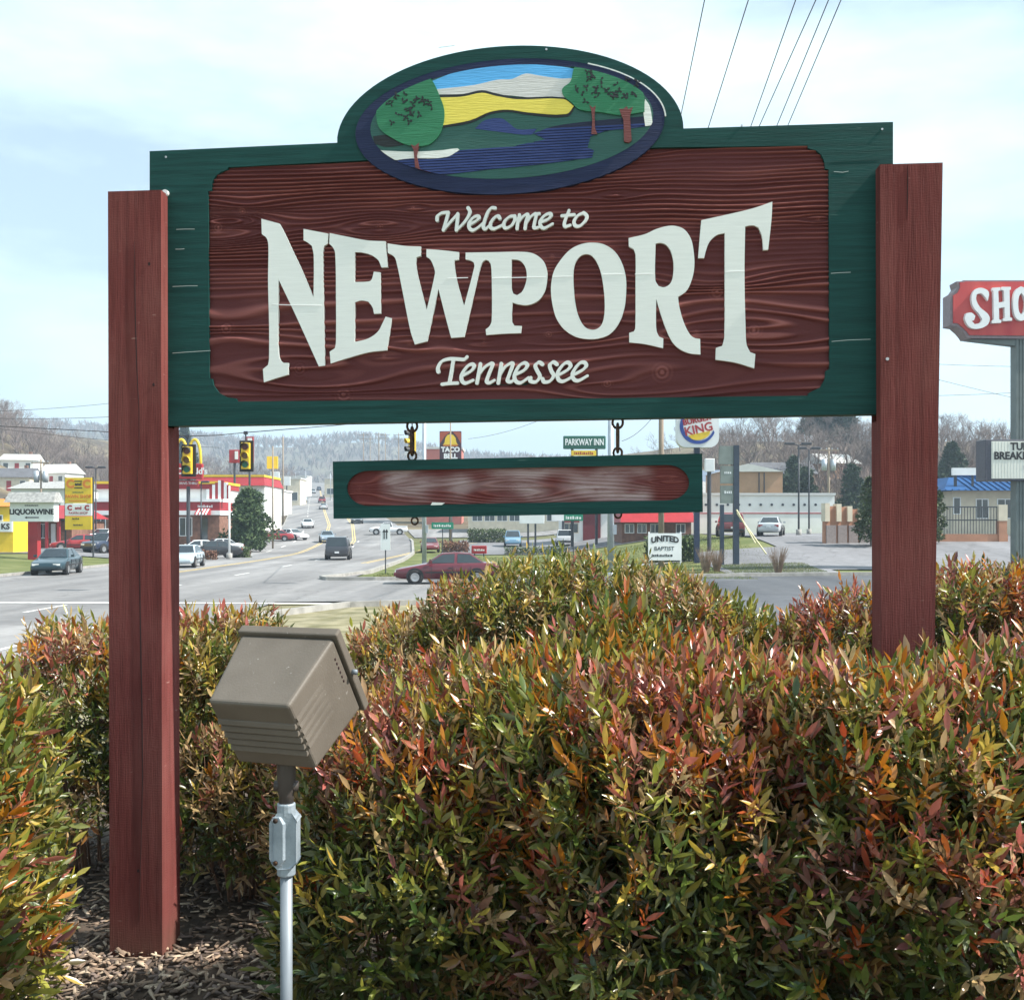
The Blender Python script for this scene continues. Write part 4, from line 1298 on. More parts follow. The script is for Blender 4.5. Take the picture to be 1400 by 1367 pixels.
    for i in tw:
        p = Vector(P[i] - b); q2 = p + Vector(D[i]) * slen[i]
        mb.tube([p - Vector(D[i]) * 0.05, q2], 0.0016, 3, False)
    mb.build('stems', M_stem, root)
    return root

warm = [('green', 1.3), ('lime', 1.7), ('yellow', .9), ('tan', 1.3), ('orange', 1.0), ('red', .6), ('pink', 1.5), ('purple', .7)]
reds = [('green', .9), ('lime', 1.5), ('yellow', .8), ('orange', 1.3), ('tan', .8), ('red', 1.0), ('pink', 2.3), ('purple', 1.1)]
limes = [('lime', 2.2), ('green', 1.4), ('yellow', 1.2), ('tan', 1.6), ('orange', .7), ('pink', .7)]
deep = [('dark', 4.0), ('green', 2.2), ('brown', 1.0), ('lime', .6), ('purple', .4), ('tan', .7)]  # large dark share puts the shade low in the bush into leaf colour
deepb = [('dark', 3.4), ('green', 2.2), ('lime', .5), ('brown', 1.3), ('purple', .6), ('orange', .5), ('tan', .8)]  # lower leaves again darkened as painted shade, over their older green

# big foreground mass: three shrubs grown together
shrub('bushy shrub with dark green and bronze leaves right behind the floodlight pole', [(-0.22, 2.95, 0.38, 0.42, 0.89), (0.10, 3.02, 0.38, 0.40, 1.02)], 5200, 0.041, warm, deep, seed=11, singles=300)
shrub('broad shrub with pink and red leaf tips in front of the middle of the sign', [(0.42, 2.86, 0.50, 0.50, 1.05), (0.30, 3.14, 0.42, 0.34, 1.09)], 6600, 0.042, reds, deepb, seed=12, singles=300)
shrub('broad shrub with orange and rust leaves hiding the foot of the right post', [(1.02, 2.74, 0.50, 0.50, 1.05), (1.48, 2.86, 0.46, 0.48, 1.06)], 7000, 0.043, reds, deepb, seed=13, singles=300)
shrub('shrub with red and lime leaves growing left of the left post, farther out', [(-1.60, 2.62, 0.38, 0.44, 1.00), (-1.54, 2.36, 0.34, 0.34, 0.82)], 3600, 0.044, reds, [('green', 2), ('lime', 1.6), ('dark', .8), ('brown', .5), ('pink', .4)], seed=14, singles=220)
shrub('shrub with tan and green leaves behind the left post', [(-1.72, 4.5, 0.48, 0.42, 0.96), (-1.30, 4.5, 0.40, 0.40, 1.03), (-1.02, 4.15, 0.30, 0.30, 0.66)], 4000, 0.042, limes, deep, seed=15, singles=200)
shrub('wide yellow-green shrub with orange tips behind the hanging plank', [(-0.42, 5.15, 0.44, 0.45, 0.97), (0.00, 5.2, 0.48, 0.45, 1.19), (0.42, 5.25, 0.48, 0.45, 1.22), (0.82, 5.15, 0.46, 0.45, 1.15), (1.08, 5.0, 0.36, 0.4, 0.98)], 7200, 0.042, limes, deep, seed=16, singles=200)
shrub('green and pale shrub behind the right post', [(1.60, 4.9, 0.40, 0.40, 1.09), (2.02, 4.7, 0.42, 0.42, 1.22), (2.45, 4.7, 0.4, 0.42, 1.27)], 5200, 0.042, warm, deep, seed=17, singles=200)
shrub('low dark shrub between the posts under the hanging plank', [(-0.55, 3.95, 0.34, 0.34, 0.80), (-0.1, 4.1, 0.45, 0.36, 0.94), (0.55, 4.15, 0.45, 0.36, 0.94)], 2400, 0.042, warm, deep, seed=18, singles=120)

# ------------------------------------------------------------------ wood-chip mulch on the mound
M_soil = mat('dark_soil', (0.045, 0.032, 0.024), 0.95, scale=9, col2=(0.10, 0.072, 0.052), bump=0.8, bscale=45)
grid_mesh('mulch_bed', np.linspace(-3.4, 3.6, 60), np.linspace(0.9, 5.9, 50), lambda x, y: gz(x, y) + 0.012 + 0.02 * fbm(x * 3, y * 3, 3, 3), M_soil, 0, kind='structure')
def chip_material():
    m = mat('wood_chip', (0.2, 0.15, 0.11), 0.85, 0.1)
    n, l = m.node_tree.nodes, m.node_tree.links
    at = n.new('ShaderNodeAttribute'); at.attribute_name = 'chip_colour'
    l.new(at.outputs['Color'], n['Principled BSDF'].inputs['Base Color'])
    return m
g = np.random.default_rng(4)
N = 9000
cp = np.stack([g.uniform(-2.3, 0.2, N), g.uniform(2.0, 4.9, N)], 1)
cp[:2200] = np.stack([g.uniform(-1.6, -0.2, 2200), g.uniform(2.2, 3.6, 2200)], 1)
cz_ = gz(cp[:, 0], cp[:, 1]) + 0.022 + 0.02 * fbm(cp[:, 0] * 3, cp[:, 1] * 3, 3, 3) + 0.016 * g.random(N)
yaw_ = g.random(N) * 6.28
cd = unit(np.stack([np.cos(yaw_), np.sin(yaw_), 0.28 * g.normal(size=N)], 1))
cu_ = unit(np.stack([0.3 * g.normal(size=N), 0.3 * g.normal(size=N), np.ones(N)], 1)); cu_ = unit(cu_ - cd * (cu_ * cd).sum(1, keepdims=True))
cs = np.cross(cu_, cd)
BXV = np.array([(-1, -.8, -.5), (1, -1, -.5), (.8, 1, -.5), (-1, .7, -.5), (-1, -.6, .5), (.9, -.7, .5), (.7, .8, .5), (-.9, .6, .5)])
BXF = np.array([(0, 3, 2, 1), (4, 5, 6, 7), (0, 1, 5, 4), (1, 2, 6, 5), (2, 3, 7, 6), (3, 0, 4, 7)])
ll = (0.012 + 0.024 * g.random(N) ** 2)[:, None, None]; ww = (0.003 + 0.006 * g.random(N))[:, None, None]; hh = (0.002 + 0.004 * g.random(N))[:, None, None]
V = np.concatenate([cp, cz_[:, None]], 1)[:, None, :] + BXV[None, :, :1] * ll * cd[:, None, :] + BXV[None, :, 1:2] * ww * cs[:, None, :] + BXV[None, :, 2:] * hh * cu_[:, None, :]
me = mesh_np('wood_chip_mulch', V.reshape(-1, 3), (BXF[None] + (np.arange(N) * 8)[:, None, None]).reshape(-1, 4))
at = me.attributes.new('chip_colour', 'FLOAT_COLOR', 'POINT')
pal = np.array([(0.30, 0.215, 0.15), (0.20, 0.14, 0.10), (0.12, 0.085, 0.062), (0.42, 0.33, 0.24), (0.16, 0.12, 0.10)])
cc = np.ones((N, 8, 4), np.float32); cc[:, :, :3] = (pal[g.choice(5, N)] * (0.7 + 0.6 * g.random((N, 1))))[:, None, :]
at.data.foreach_set('color', cc.ravel())
mo = link('wood_chip_mulch', me, chip_material(), None, False, kind='stuff')
tag(mo, 'brown wood chip mulch covering the bed at the foot of the left post', 'mulch')

# ================================================================== vehicles
M_tyre = mat('tyre_rubber', (0.02, 0.02, 0.021), 0.85, 0.15, 20)
M_rim = mat('alloy_rim', (0.45, 0.45, 0.46), 0.35, 0.1, 10, metal=0.8)
M_cglass = mat('car_glass', (0.025, 0.035, 0.042), 0.06, 0.1, 2.0, spec=0.9)
M_head = mat('headlamp_glass', (0.75, 0.75, 0.72), 0.12, 0.05, spec=0.8)
M_tail = mat('tail_lamp', (0.35, 0.02, 0.02), 0.2, 0.1, spec=0.8)
M_trim = mat('black_trim', (0.025, 0.025, 0.027), 0.6)
M_plate = mat('number_plate', (0.62, 0.64, 0.66), 0.5)
PAINT = {}
def paint(key, c):
    if key not in PAINT:
        PAINT[key] = mat(key + '_car_paint', c, 0.28, 0.03, 3.0, coat=0.8, spec=0.5)
    return PAINT[key]

WHEEL = {}
def wheel_mesh(r, w):
    k = (r, w)
    if k in WHEEL:
        return WHEEL[k]
    n = 20
    def lathe(prof, name, m):
        vs, fs = [], []
        for i in range(n):
            t = 2 * math.pi * i / n
            for (y, rr) in prof:
                vs.append((rr * math.cos(t), y, rr * math.sin(t)))
        p = len(prof)
        for i in range(n):
            for j in range(p - 1):
                a, b = i * p + j, ((i + 1) % n) * p + j
                fs.append((a, b, b + 1, a + 1))
        me = bpy.data.meshes.new(name); me.from_pydata(vs, [], fs); me.materials.append(m)
        me.polygons.foreach_set('use_smooth', [True] * len(me.polygons)); me.update()
        return me
    ty = lathe([(w / 2 - .02, r * .62), (w / 2, r * .72), (w / 2, r * .9), (w / 2 - .03, r), (-w / 2 + .03, r), (-w / 2, r * .9), (-w / 2, r * .62)], 'tyre', M_tyre)
    ri = lathe([(w / 2 - .004, r * .63), (w / 2 + .002, r * .56), (w / 2 - .010, r * .48), (w / 2 - .004, r * .2), (w / 2 - .002, 0.001)], 'rim', M_rim)
    WHEEL[k] = (ty, ri)
    return WHEEL[k]

# per kind: body stations (x from nose to tail, sill z, shoulder z, half width), cabin (base x0, x1, roof x0, x1, half width base, roof, z base, z roof)
KIND = {
 'sedan': dict(st=[(-2.36, .38, .52, .50), (-2.30, .30, .64, .72), (-2.05, .24, .70, .83), (-1.5, .22, .80, .87), (-0.95, .22, .90, .88), (0.0, .22, .93, .89), (1.0, .22, .94, .88), (1.55, .22, .95, .86), (2.05, .25, .93, .82), (2.30, .30, .88, .74), (2.36, .40, .70, .60)],
               cab=[(-1.05, 1.75, -0.25, 1.0, .80, .58, .90, 1.40)], wx=(-1.45, 1.28), wr=.31, b=(.28, .30)),
 'van':   dict(st=[(-2.35, .40, .60, .55), (-2.28, .30, .78, .76), (-1.9, .26, .92, .88), (-1.35, .25, 1.02, .92), (0, .25, 1.05, .93), (1.5, .25, 1.05, .93), (2.2, .27, 1.04, .90), (2.34, .34, 1.0, .84)],
               cab=[(-1.65, 2.32, -0.65, 2.12, .88, .72, 1.02, 1.78)], wx=(-1.45, 1.35), wr=.34, b=(.3, .3)),
 'suv':   dict(st=[(-2.25, .45, .62, .58), (-2.2, .36, .85, .78), (-1.95, .32, .98, .88), (-1.2, .32, 1.05, .90), (0, .32, 1.07, .91), (1.5, .32, 1.07, .91), (2.15, .34, 1.06, .88), (2.25, .42, 1.0, .82)],
               cab=[(-1.05, 2.22, -0.45, 2.02, .86, .72, 1.04, 1.72)], wx=(-1.4, 1.35), wr=.36, b=(.3, .3)),
 'pickup':dict(st=[(-2.6, .48, .66, .60), (-2.55, .38, .88, .80), (-2.2, .34, 1.0, .90), (-1.3, .34, 1.06, .92), (0, .34, 1.08, .92), (1.2, .34, 1.08, .92), (2.5, .36, 1.06, .92), (2.6, .44, 1.04, .88)],
               cab=[(-1.25, 0.62, -0.65, 0.45, .86, .70, 1.05, 1.72)], wx=(-1.65, 1.55), wr=.38, b=(.3, .3)),
}
def vehicle(kind, key, colour, label, loc, heading, group=None, cat='car', rim=True):
    """heading: direction the nose points, degrees counter-clockwise from +X"""
    K = KIND[kind]
    pm = paint(key, colour)
    name = {'sedan': 'car', 'van': 'minivan', 'suv': 'sport_utility_car', 'pickup': 'pickup_truck'}[kind]
    t = thing(name, label, cat, (loc[0], loc[1], loc[2] + 0.055), R(heading + 180), group)
    # body
    vs, fs = [], []
    st = K['st']
    prof = lambda zl, zs, w: [(0.0, zl), (w * .86, zl), (w * .97, zl + (zs - zl) * .18), (w, zl + (zs - zl) * .48), (w * .985, zl + (zs - zl) * .78), (w * .93, zs - .02), (w * .84, zs), (0.0, zs + .025)]
    npf = 14
    for (x, zl, zs, w) in st:
        h = prof(zl, zs, w)
        loop = h + [(-a, b) for a, b in reversed(h[1:-1])]
        vs += [(x, a, b) for a, b in loop]
    for i in range(len(st) - 1):
        for j in range(npf):
            fs.append((i * npf + j, i * npf + (j + 1) % npf, (i + 1) * npf + (j + 1) % npf, (i + 1) * npf + j))
    fs.append(tuple(range(npf - 1, -1, -1)))
    fs.append(tuple((len(st) - 1) * npf + j for j in range(npf)))
    body = MB().add(vs, fs).build('body', pm, t, True)
    md = body.modifiers.new('bevel', 'BEVEL'); md.width = 0.03; md.segments = 2; md.limit_method = 'ANGLE'; md.angle_limit = R(45)
    # cabin
    for (bx0, bx1, rx0, rx1, wb, wr, zb, zr) in K['cab']:
        c = MB()
        zb0 = zb - 0.06
        A = [(bx0, -wb, zb0), (bx1, -wb, zb0), (bx1, wb, zb0), (bx0, wb, zb0)]
        xm = (rx0 + rx1) / 2
        B = [(rx0, -wr, zr - .03), (rx1, -wr, zr - .03), (rx1, wr, zr - .03), (rx0, wr, zr - .03)]
        C = [(xm, -wr * .9, zr), (xm, wr * .9, zr)]
        c.add(A + B + C, [(0, 1, 5, 8, 4), (2, 3, 7, 9, 6), (1, 2, 6, 5), (3, 0, 4, 7), (4, 8, 9, 7), (8, 5, 6, 9)])
        bevel(c.build('cabin', pm, t, True), 0.05, 3, 25)
        def pane(q, out, name='window', m=M_cglass, ins=0.07):
            q = [Vector(p) for p in q]
            ctr = sum(q, Vector()) / len(q)
            nrm = (q[1] - q[0]).cross(q[2] - q[0]).normalized()
            if nrm.dot(Vector(out)) < 0:
                nrm = -nrm
            qi = []
            for p in q:
                d = ctr - p
                qi.append(p + d.normalized() * min(ins * 1.35, d.length * .4))
            a = [p + nrm * 0.012 for p in qi]; b = [p - nrm * 0.02 for p in qi]
            k = len(q)
            f = [tuple(range(k)), tuple(range(2 * k - 1, k - 1, -1))] + [(i, i + k, (i + 1) % k + k, (i + 1) % k) for i in range(k)]
            return MB().add(a + b, f).build(name, m, t)
        zi = zb + 0.0
        fr = (zi - zb0) / (zr - .03 - zb0)
        lerp = lambda a, b, f: tuple(a[i] + (b[i] - a[i]) * f for i in range(3))
        pane([lerp(A[0], B[0], fr), lerp(A[3], B[3], fr), B[3], B[0]], (-1, 0, .5), 'windscreen')
        pane([lerp(A[1], B[1], fr), lerp(A[2], B[2], fr), B[2], B[1]], (1, 0, .5), 'rear_window')
        nwin = 1 if kind == 'pickup' else (2 if kind == 'sedan' else 3)
        for sgn, (a0, a1, b0, b1) in ((-1, (A[0], A[1], B[0], B[1])), (1, (A[3], A[2], B[3], B[2]))):
            a0, a1 = lerp(a0, b0, fr), lerp(a1, b1, fr)
            for w in range(nwin):
                f0, f1 = w / nwin, (w + 1) / nwin
                pane([lerp(a0, a1, f0), lerp(a0, a1, f1), lerp(b0, b1, f1), lerp(b0, b1, f0)], (0, sgn, .2), 'side_window', ins=0.055)
    if kind == 'pickup':
        b = MB(); b.box(0.78, 2.5, -.74, .74, 1.085, 1.10); b.build('bed_floor', M_trim, t)
        for s in (-1, 1):
            b = MB(); b.box(0.72, 2.55, s * .84 - .05, s * .84 + .05, 1.06, 1.24); b.build('bed_rail', pm, t)
        b = MB(); b.box(2.5, 2.58, -.8, .8, 1.04, 1.24); b.build('tailgate', pm, t)
    # wheels
    ty, ri = wheel_mesh(K['wr'], .2)
    wmax = max(s[3] for s in st)
    for x in K['wx']:
        for s in (-1, 1):
            a = MB(); a.disc_y(x, K['wr'] + .03, K['wr'] + .075, s * (wmax - .10) - .10, s * (wmax - .10) + .104, 20)
            a.build('wheel_arch', M_trim, t)
            w = bpy.data.objects.new('wheel', ty); COL.objects.link(w); w.parent = t
            w.location = (x, s * (wmax - .065), K['wr']); w.rotation_euler = (0, 0, 0 if s > 0 else math.pi)
            q = bpy.data.objects.new('rim', ri); COL.objects.link(q); q.parent = w
    # lamps, bumpers, plate, mirrors
    xn, xt = st[1][0], st[-2][0]
    zf, zt = st[1][2], st[-2][2]
    wn_, wt_ = st[1][3], st[-2][3]
    for s in (-1, 1):
        MB().box(xn - .04, xn + .10, s * wn_ * .72 - .17, s * wn_ * .72 + .17, zf - .17, zf - .03).build('headlight', M_head, t)
        MB().box(xt - .06, xt + .055, s * wt_ * .78 - .15, s * wt_ * .78 + .15, zt - .24 if kind == 'sedan' else zt - .34, zt - .08).build('tail_light', M_tail, t)
        cab = K['cab'][0]
        MB().box(cab[0] + .22, cab[0] + .36, s * (wmax + .06) - .09, s * (wmax + .06) + .07, cab[6] + .02, cab[6] + .15).build('mirror', pm, t)
    bevel(MB().box(st[0][0] - .03, st[0][0] + .3, -st[2][3] * .9, st[2][3] * .9, st[0][1] - .02, st[0][1] + .14).build('front_bumper', M_trim if kind in ('suv', 'pickup') else pm, t), .03)
    bevel(MB().box(st[-1][0] - .3, st[-1][0] + .04, -st[-3][3] * .9, st[-3][3] * .9, st[-1][1] - .02, st[-1][1] + .16).build('rear_bumper', M_trim if kind in ('suv', 'pickup', 'van') else pm, t), .03)
    MB().box(st[-1][0] - .02, st[-1][0] + .055, -.16, .16, st[-1][1] + .18, st[-1][1] + .32).build('number_plate', M_plate, t)
    MB().box(st[0][0] - .02, st[0][0] + .02, -.3, .3, st[0][1] + .02, st[0][1] + .13).build('grille', M_trim, t)
    if loc[1] < 140:
        zs_ = K['cab'][0][6]
        for s in (-1, 1):
            MB().box(K['wx'][0] + .45, K['wx'][1] - .45, s * (wmax + .004) - .014, s * (wmax + .004) + .014, .50, .56).build('side_moulding', M_trim, t)
            for xd in ((-.72, .22, 1.02) if kind != 'pickup' else (-.8, .42)):
                MB().box(xd - .008, xd + .008, s * (wmax - .002) - .010, s * (wmax - .002) + .010, .32, zs_ - .10).build('door_seam', M_trim, t)
            MB().box(.02, .16, s * (wmax - .01) - .02, s * (wmax - .01) + .02, zs_ - .20, zs_ - .165).build('door_handle', M_trim, t)
    return t

vehicle('sedan', 'burgundy', (0.115, 0.012, 0.022), 'burgundy sedan driving along the dark side street behind the shrubs', ground(612, 47.8), 184)
vehicle('sedan', 'teal', (0.008, 0.030, 0.042), 'dark teal sedan driving on the highway beside the yellow store', ground(79, 57.5), 279)
vehicle('sedan', 'pale_blue', (0.42, 0.50, 0.55), 'pale blue sedan driving past the striped restaurant', ground(254, 67.5), 276)
vehicle('van', 'charcoal', (0.035, 0.037, 0.048), 'charcoal minivan driving away up the highway', ground(463, 83), 96, cat='van')
vehicle('sedan', 'steel_blue', (0.20, 0.26, 0.32), 'steel blue car just ahead of the charcoal minivan', ground(447, 128), 282)
vehicle('sedan', 'white', (0.72, 0.73, 0.74), 'white car alone in the left lane of the highway', ground(420.5, 163), 282)
vehicle('sedan', 'silver', (0.45, 0.48, 0.50), 'silver car following the red truck uphill', ground(442, 235), 102)
vehicle('pickup', 'sky_blue', (0.22, 0.36, 0.46), 'light blue pickup far up the highway beside the red truck', ground(415, 285), 282, cat='truck')
vehicle('suv', 'red', (0.30, 0.025, 0.03), 'red truck with a dark cargo bed far up the highway', ground(440, 278), 102, cat='truck')
vehicle('sedan', 'black', (0.02, 0.02, 0.023), 'black car in the turning lane under the hanging plank', ground(488, 176), 282)
vehicle('pickup', 'white', (0.72, 0.73, 0.74), 'white pickup truck turning across the second side street', ground(531, 146), 186, cat='truck')
vehicle('sedan', 'white', (0.72, 0.73, 0.74), 'white car waiting at the kerb by the red car and evergreen tree', ground(400, 134), 320)
vehicle('sedan', 'red', (0.30, 0.025, 0.03), 'red car parked right of the evergreen tree', ground(375, 131), 190)
vehicle('sedan', 'red', (0.30, 0.025, 0.03), 'red sports car parked under the pawn shop sign', ground(109, 92), 200)
vehicle('sedan', 'white', (0.72, 0.73, 0.74), 'white car parked between the red sports car and the dark blue car', ground(126, 98), 215)
vehicle('suv', 'navy', (0.02, 0.03, 0.06), 'dark blue car parked against the left post side of the lot', ground(146, 90), 250)
vehicle('van', 'white', (0.72, 0.73, 0.74), 'white van parked behind the dark blue car', ground(146, 104), 260, cat='van')
vehicle('sedan', 'white', (0.72, 0.73, 0.74), 'white car parked in front of the brick restaurant wall', ground(268, 92), 205)
vehicle('sedan', 'silver', (0.45, 0.48, 0.50), 'silver car parked beside the evergreen tree trunk', ground(297, 100), 215)
vehicle('sedan', 'black', (0.02, 0.02, 0.023), 'dark car parked behind the low reddish hedge', ground(290, 87), 200)
vehicle('sedan', 'silver', (0.45, 0.48, 0.50), 'silver sedan parked beside the long white building', ground(1054, 80), 72)
vehicle('suv', 'maroon', (0.17, 0.02, 0.025), 'maroon car parked behind the dark twin-post pylon', ground(998, 81), 84)
vehicle('van', 'blue', (0.13, 0.25, 0.36), 'blue van parked by the clipped hedge in the far lot', ground(701, 118), 270, cat='van')
vehicle('suv', 'white', (0.72, 0.73, 0.74), 'white car facing away beside the maroon store front', ground(772, 112), 88)
vehicle('sedan', 'maroon', (0.17, 0.02, 0.025), 'maroon car leaving the lot behind the grey signal pole', ground(588, 104), 275)
# a few more far along the highway
for i, (px, Y, key, c, lab) in enumerate([(411, 360, 'white', (0.72, 0.73, 0.74), 'tiny white car far up the left lanes of the highway'), (428, 380, 'silver', (0.45, 0.48, 0.50), 'tiny silver car far up the middle of the highway'),
                          (446, 340, 'white', (0.72, 0.73, 0.74), 'tiny white car far beyond the red truck'), (436, 430, 'navy', (0.02, 0.03, 0.06), 'tiny dark car near the top of the road')]):
    vehicle('suv', key, c, lab, ground(px, Y), 102)

# ================================================================== signs and poles
M_pole = mat('grey_signal_pole', (0.40, 0.44, 0.48), 0.5, 0.08, 4, metal=0.4)
M_dark_steel = mat('dark_steel', (0.045, 0.05, 0.06), 0.55, 0.15, 5)
M_wood_pole = mat('weathered_pole', (0.26, 0.21, 0.16), 0.9, 0.2, 3.0, 0.5, 12, stretch=(6, 6, 0.5))
M_white = mat('white_sign_face', (0.74, 0.76, 0.76), 0.45, 0.04, 2.0)
M_black = mat('black_letters', (0.018, 0.018, 0.02), 0.5)
M_red = mat('sign_red', (0.33, 0.018, 0.024), 0.45, 0.08, 2.0)
M_redw = mat('building_red', (0.30, 0.022, 0.028), 0.6, 0.1, 1.0)
M_yellow = mat('sign_yellow', (0.72, 0.50, 0.03), 0.45, 0.06, 2.0)
M_orange = mat('sign_orange', (0.62, 0.20, 0.02), 0.45, 0.05)
M_blue = mat('sign_blue', (0.02, 0.06, 0.28), 0.45, 0.05)
M_dgreen = mat('sign_green', (0.012, 0.10, 0.065), 0.45, 0.08)
M_brick = mat('brown_brick', (0.19, 0.095, 0.065), 0.9, 0.25, 2.5, 0.4, 20)
M_cream = mat('cream_stucco', (0.60, 0.54, 0.42), 0.85, 0.08, 1.5)
M_wwall = mat('white_painted_block', (0.74, 0.74, 0.71), 0.8, 0.06, 0.6)
M_gwin = mat('shop_glass', (0.05, 0.065, 0.075), 0.08, 0.2, 0.7, spec=0.9)
M_shingle = mat('grey_shingle', (0.30, 0.30, 0.29), 0.9, 0.25, 5.0, 0.5, 12)

def upright(name, label, cat, px, Y, rz=0.0, group=None):
    return thing(name, label, cat, ground(px, Y), rz, group)
def scribble(parent, m, x, y, z, width, h, n=6, seed=1):
    """a row of small raised strokes where the writing is too small to read"""
    r_ = random.Random(seed)
    mb = MB(); xx = x - width / 2
    while xx < x + width / 2 - h * .3:
        w = h * r_.uniform(.25, .8)
        mb.box(xx, xx + w * .8, y - .012, y, z - h / 2, z + h / 2 * r_.uniform(.3, 1))
        xx += w + h * .15
    return mb.build('faint_writing', m, parent)
def W(px_len, Y):
    return px_len / F * Y

# --- two grey signal poles and the hanging signals
def signal_pole(px, Y, r, h, label):
    t = upright('signal_pole', label, 'pole', px, Y)
    MB().tube([(0, 0, 0), (0, 0, h)], r, 14, True, r * .72).build('pole_shaft', M_pole, t, True)
    MB().tube([(0, 0, 0), (0, 0, .25)], r * 1.5, 14).build('pole_base', M_pole, t, True)
    MB().tube([(0, 0, h), (0, 0, h + .08)], r * .85, 14).build('pole_cap', M_pole, t, True)
    MB().box(r * .6, r * 1.6, -.12, .12, 2.2, 2.7).build('control_box', M_pole, t)
signal_pole(580, 67, .155, 10.5, 'slim pale grey steel signal pole behind the burgundy car')
signal_pole(835, 54.5, .185, 9.6, 'thick pale grey steel signal pole on the grass bank')
M_sig = mat('signal_yellow', (0.62, 0.42, 0.03), 0.5, 0.08)
M_lens_r = mat('signal_lens_dark_red', (0.10, 0.02, 0.015), 0.25)
M_lens_y = mat('signal_lens_dark_amber', (0.16, 0.08, 0.02), 0.25)
M_lens_g = mat('signal_lens_green', (0.02, 0.16, 0.09), 0.25)
def traffic_light(px, py_mid, Y, rz, label, back=True):
    x = (px - CX) / F * Y
    t = thing('traffic_light', label, 'traffic light', (x, Y, ZP(py_mid, Y) - .55), rz)
    bevel(MB().box(-.17, .17, -.12, .12, 0, 1.08).build('signal_body', M_sig, t), .02)
    if back:
        MB().box(-.29, .29, .125, .14, -.10, 1.18).build('back_plate', M_black, t)
    for i, m in enumerate((M_lens_g, M_lens_y, M_lens_r)):
        z = .18 + i * .36
        l = MB().disc_y(0, z, .125, -.14, -.1195, 20).build('signal_lens', m, t)
        vs, fs = [], []
        n = 14
        for j in range(n + 1):
            a = R(-20) + R(220) * j / n
            vs += [(.145 * math.cos(a), -.12, z + .145 * math.sin(a)), (.145 * math.cos(a), -.36 + .06 * (1 - math.sin(a)), z + .145 * math.sin(a))]
        for j in range(n):
            fs.append((2 * j, 2 * j + 1, 2 * j + 3, 2 * j + 2))
        v = MB().add(vs, fs).build('visor', M_black if i != 1 else M_sig, t)
        so = v.modifiers.new('solid', 'SOLIDIFY'); so.thickness = .012
    MB().tube([(0, 0, 1.06), (0, 0, 1.5)], .03, 8).build('hanger', M_dark_steel, t)
    MB().box(-.08, .08, -.05, .05, 1.42, 1.55).build('clamp', M_dark_steel, t)
    return Vector((x, Y, ZP(py_mid, Y) - .55 + 1.5))
p1 = traffic_light(256.5, 629, 42, R(0), 'yellow traffic light hanging in front of the golden arches')
p2 = traffic_light(336, 623, 43.5, R(0), 'yellow traffic light hanging right of the golden arches')
p3 = traffic_light(563.5, 604, 47, R(-62), 'yellow traffic light seen from its side beside the slim grey pole', False)
M_wire = mat('black_cable', (0.03, 0.03, 0.032), 0.7)
def wire(a, b, sag, r, name, label, group=None, n=24, cat='cable'):
    a, b = Vector(a), Vector(b)
    pts = []
    for i in range(n + 1):
        t = i / n
        p = a.lerp(b, t); p.z -= sag * 4 * t * (1 - t)
        pts.append(p)
    o = MB().tube(pts, r, 5).build(name, M_wire, None, True)
    return tag(o, label, cat, group)
q0 = Vector((-30, 38.0, 6.9)); q9 = Vector(ground(580, 67)) + Vector((0, 0, 10.1))
span = [q0, p1, p2, p3 + Vector((0, 0, .12)), q9]
mbw = MB()
for a, b in zip(span, span[1:]):
    mbw.tube([a, a.lerp(b, .5) - Vector((0, 0, .04)), b], .018, 5)
tag(mbw.build('span_wire', M_wire, None, True), 'thin black span wire carrying the hanging traffic lights', 'cable')

# --- liquor and wine sign: box with a shingled cap on a red post
Y = 74
t = upright('shop_sign', 'white liquor and wine sign with a shingled cap on a red post', 'sign', 47, Y, R(-4))
g0 = G(*XY(47, Y))
zz = lambda py: ZP(py, Y) - g0
MB().box(-.34, .34, -.25, .25, 0, zz(712)).build('post', M_redw, t)
bx = MB().box(-W(31, Y), W(31, Y), -.35, .35, zz(713), zz(687)).build('sign_box', M_white, t)
capm = MB()
w0, w1 = W(35, Y), W(33, Y)
capm.add([(-w0, -.8, zz(687)), (w0, -.8, zz(687)), (w0, .8, zz(687)), (-w0, .8, zz(687)), (-w1, -.25, zz(673)), (w1, -.25, zz(673)), (w1, .25, zz(673)), (-w1, .25, zz(673))],
         [(0, 3, 2, 1), (4, 5, 6, 7), (0, 1, 5, 4), (1, 2, 6, 5), (2, 3, 7, 6), (3, 0, 4, 7)])
capm.build('shingle_cap', M_shingle, t)
text_obj('LIQUOR', M_black, bx, -W(13.5, Y), -.351, zz(700), .50, bold=.02, thick=.02)
text_obj('WINE', M_black, bx, W(18.5, Y), -.351, zz(700), .50, bold=.02, thick=.02)
MB().box(W(3.5, Y), W(5.5, Y), -.37, -.351, zz(701) - .04, zz(701) + .04).build('hyphen', M_black, bx)
scribble(bx, M_black, 0, -.351, zz(691), 1.0, .1)
arr = MB(); arr.prism([(-W(10, Y), zz(707.5)), (-W(7, Y), zz(709)), (-W(7, Y), zz(708.2)), (W(10, Y), zz(708.2)), (W(10, Y), zz(706.8)), (-W(7, Y), zz(706.8)), (-W(7, Y), zz(706))], -.37, -.351).build('arrow', M_black, bx)

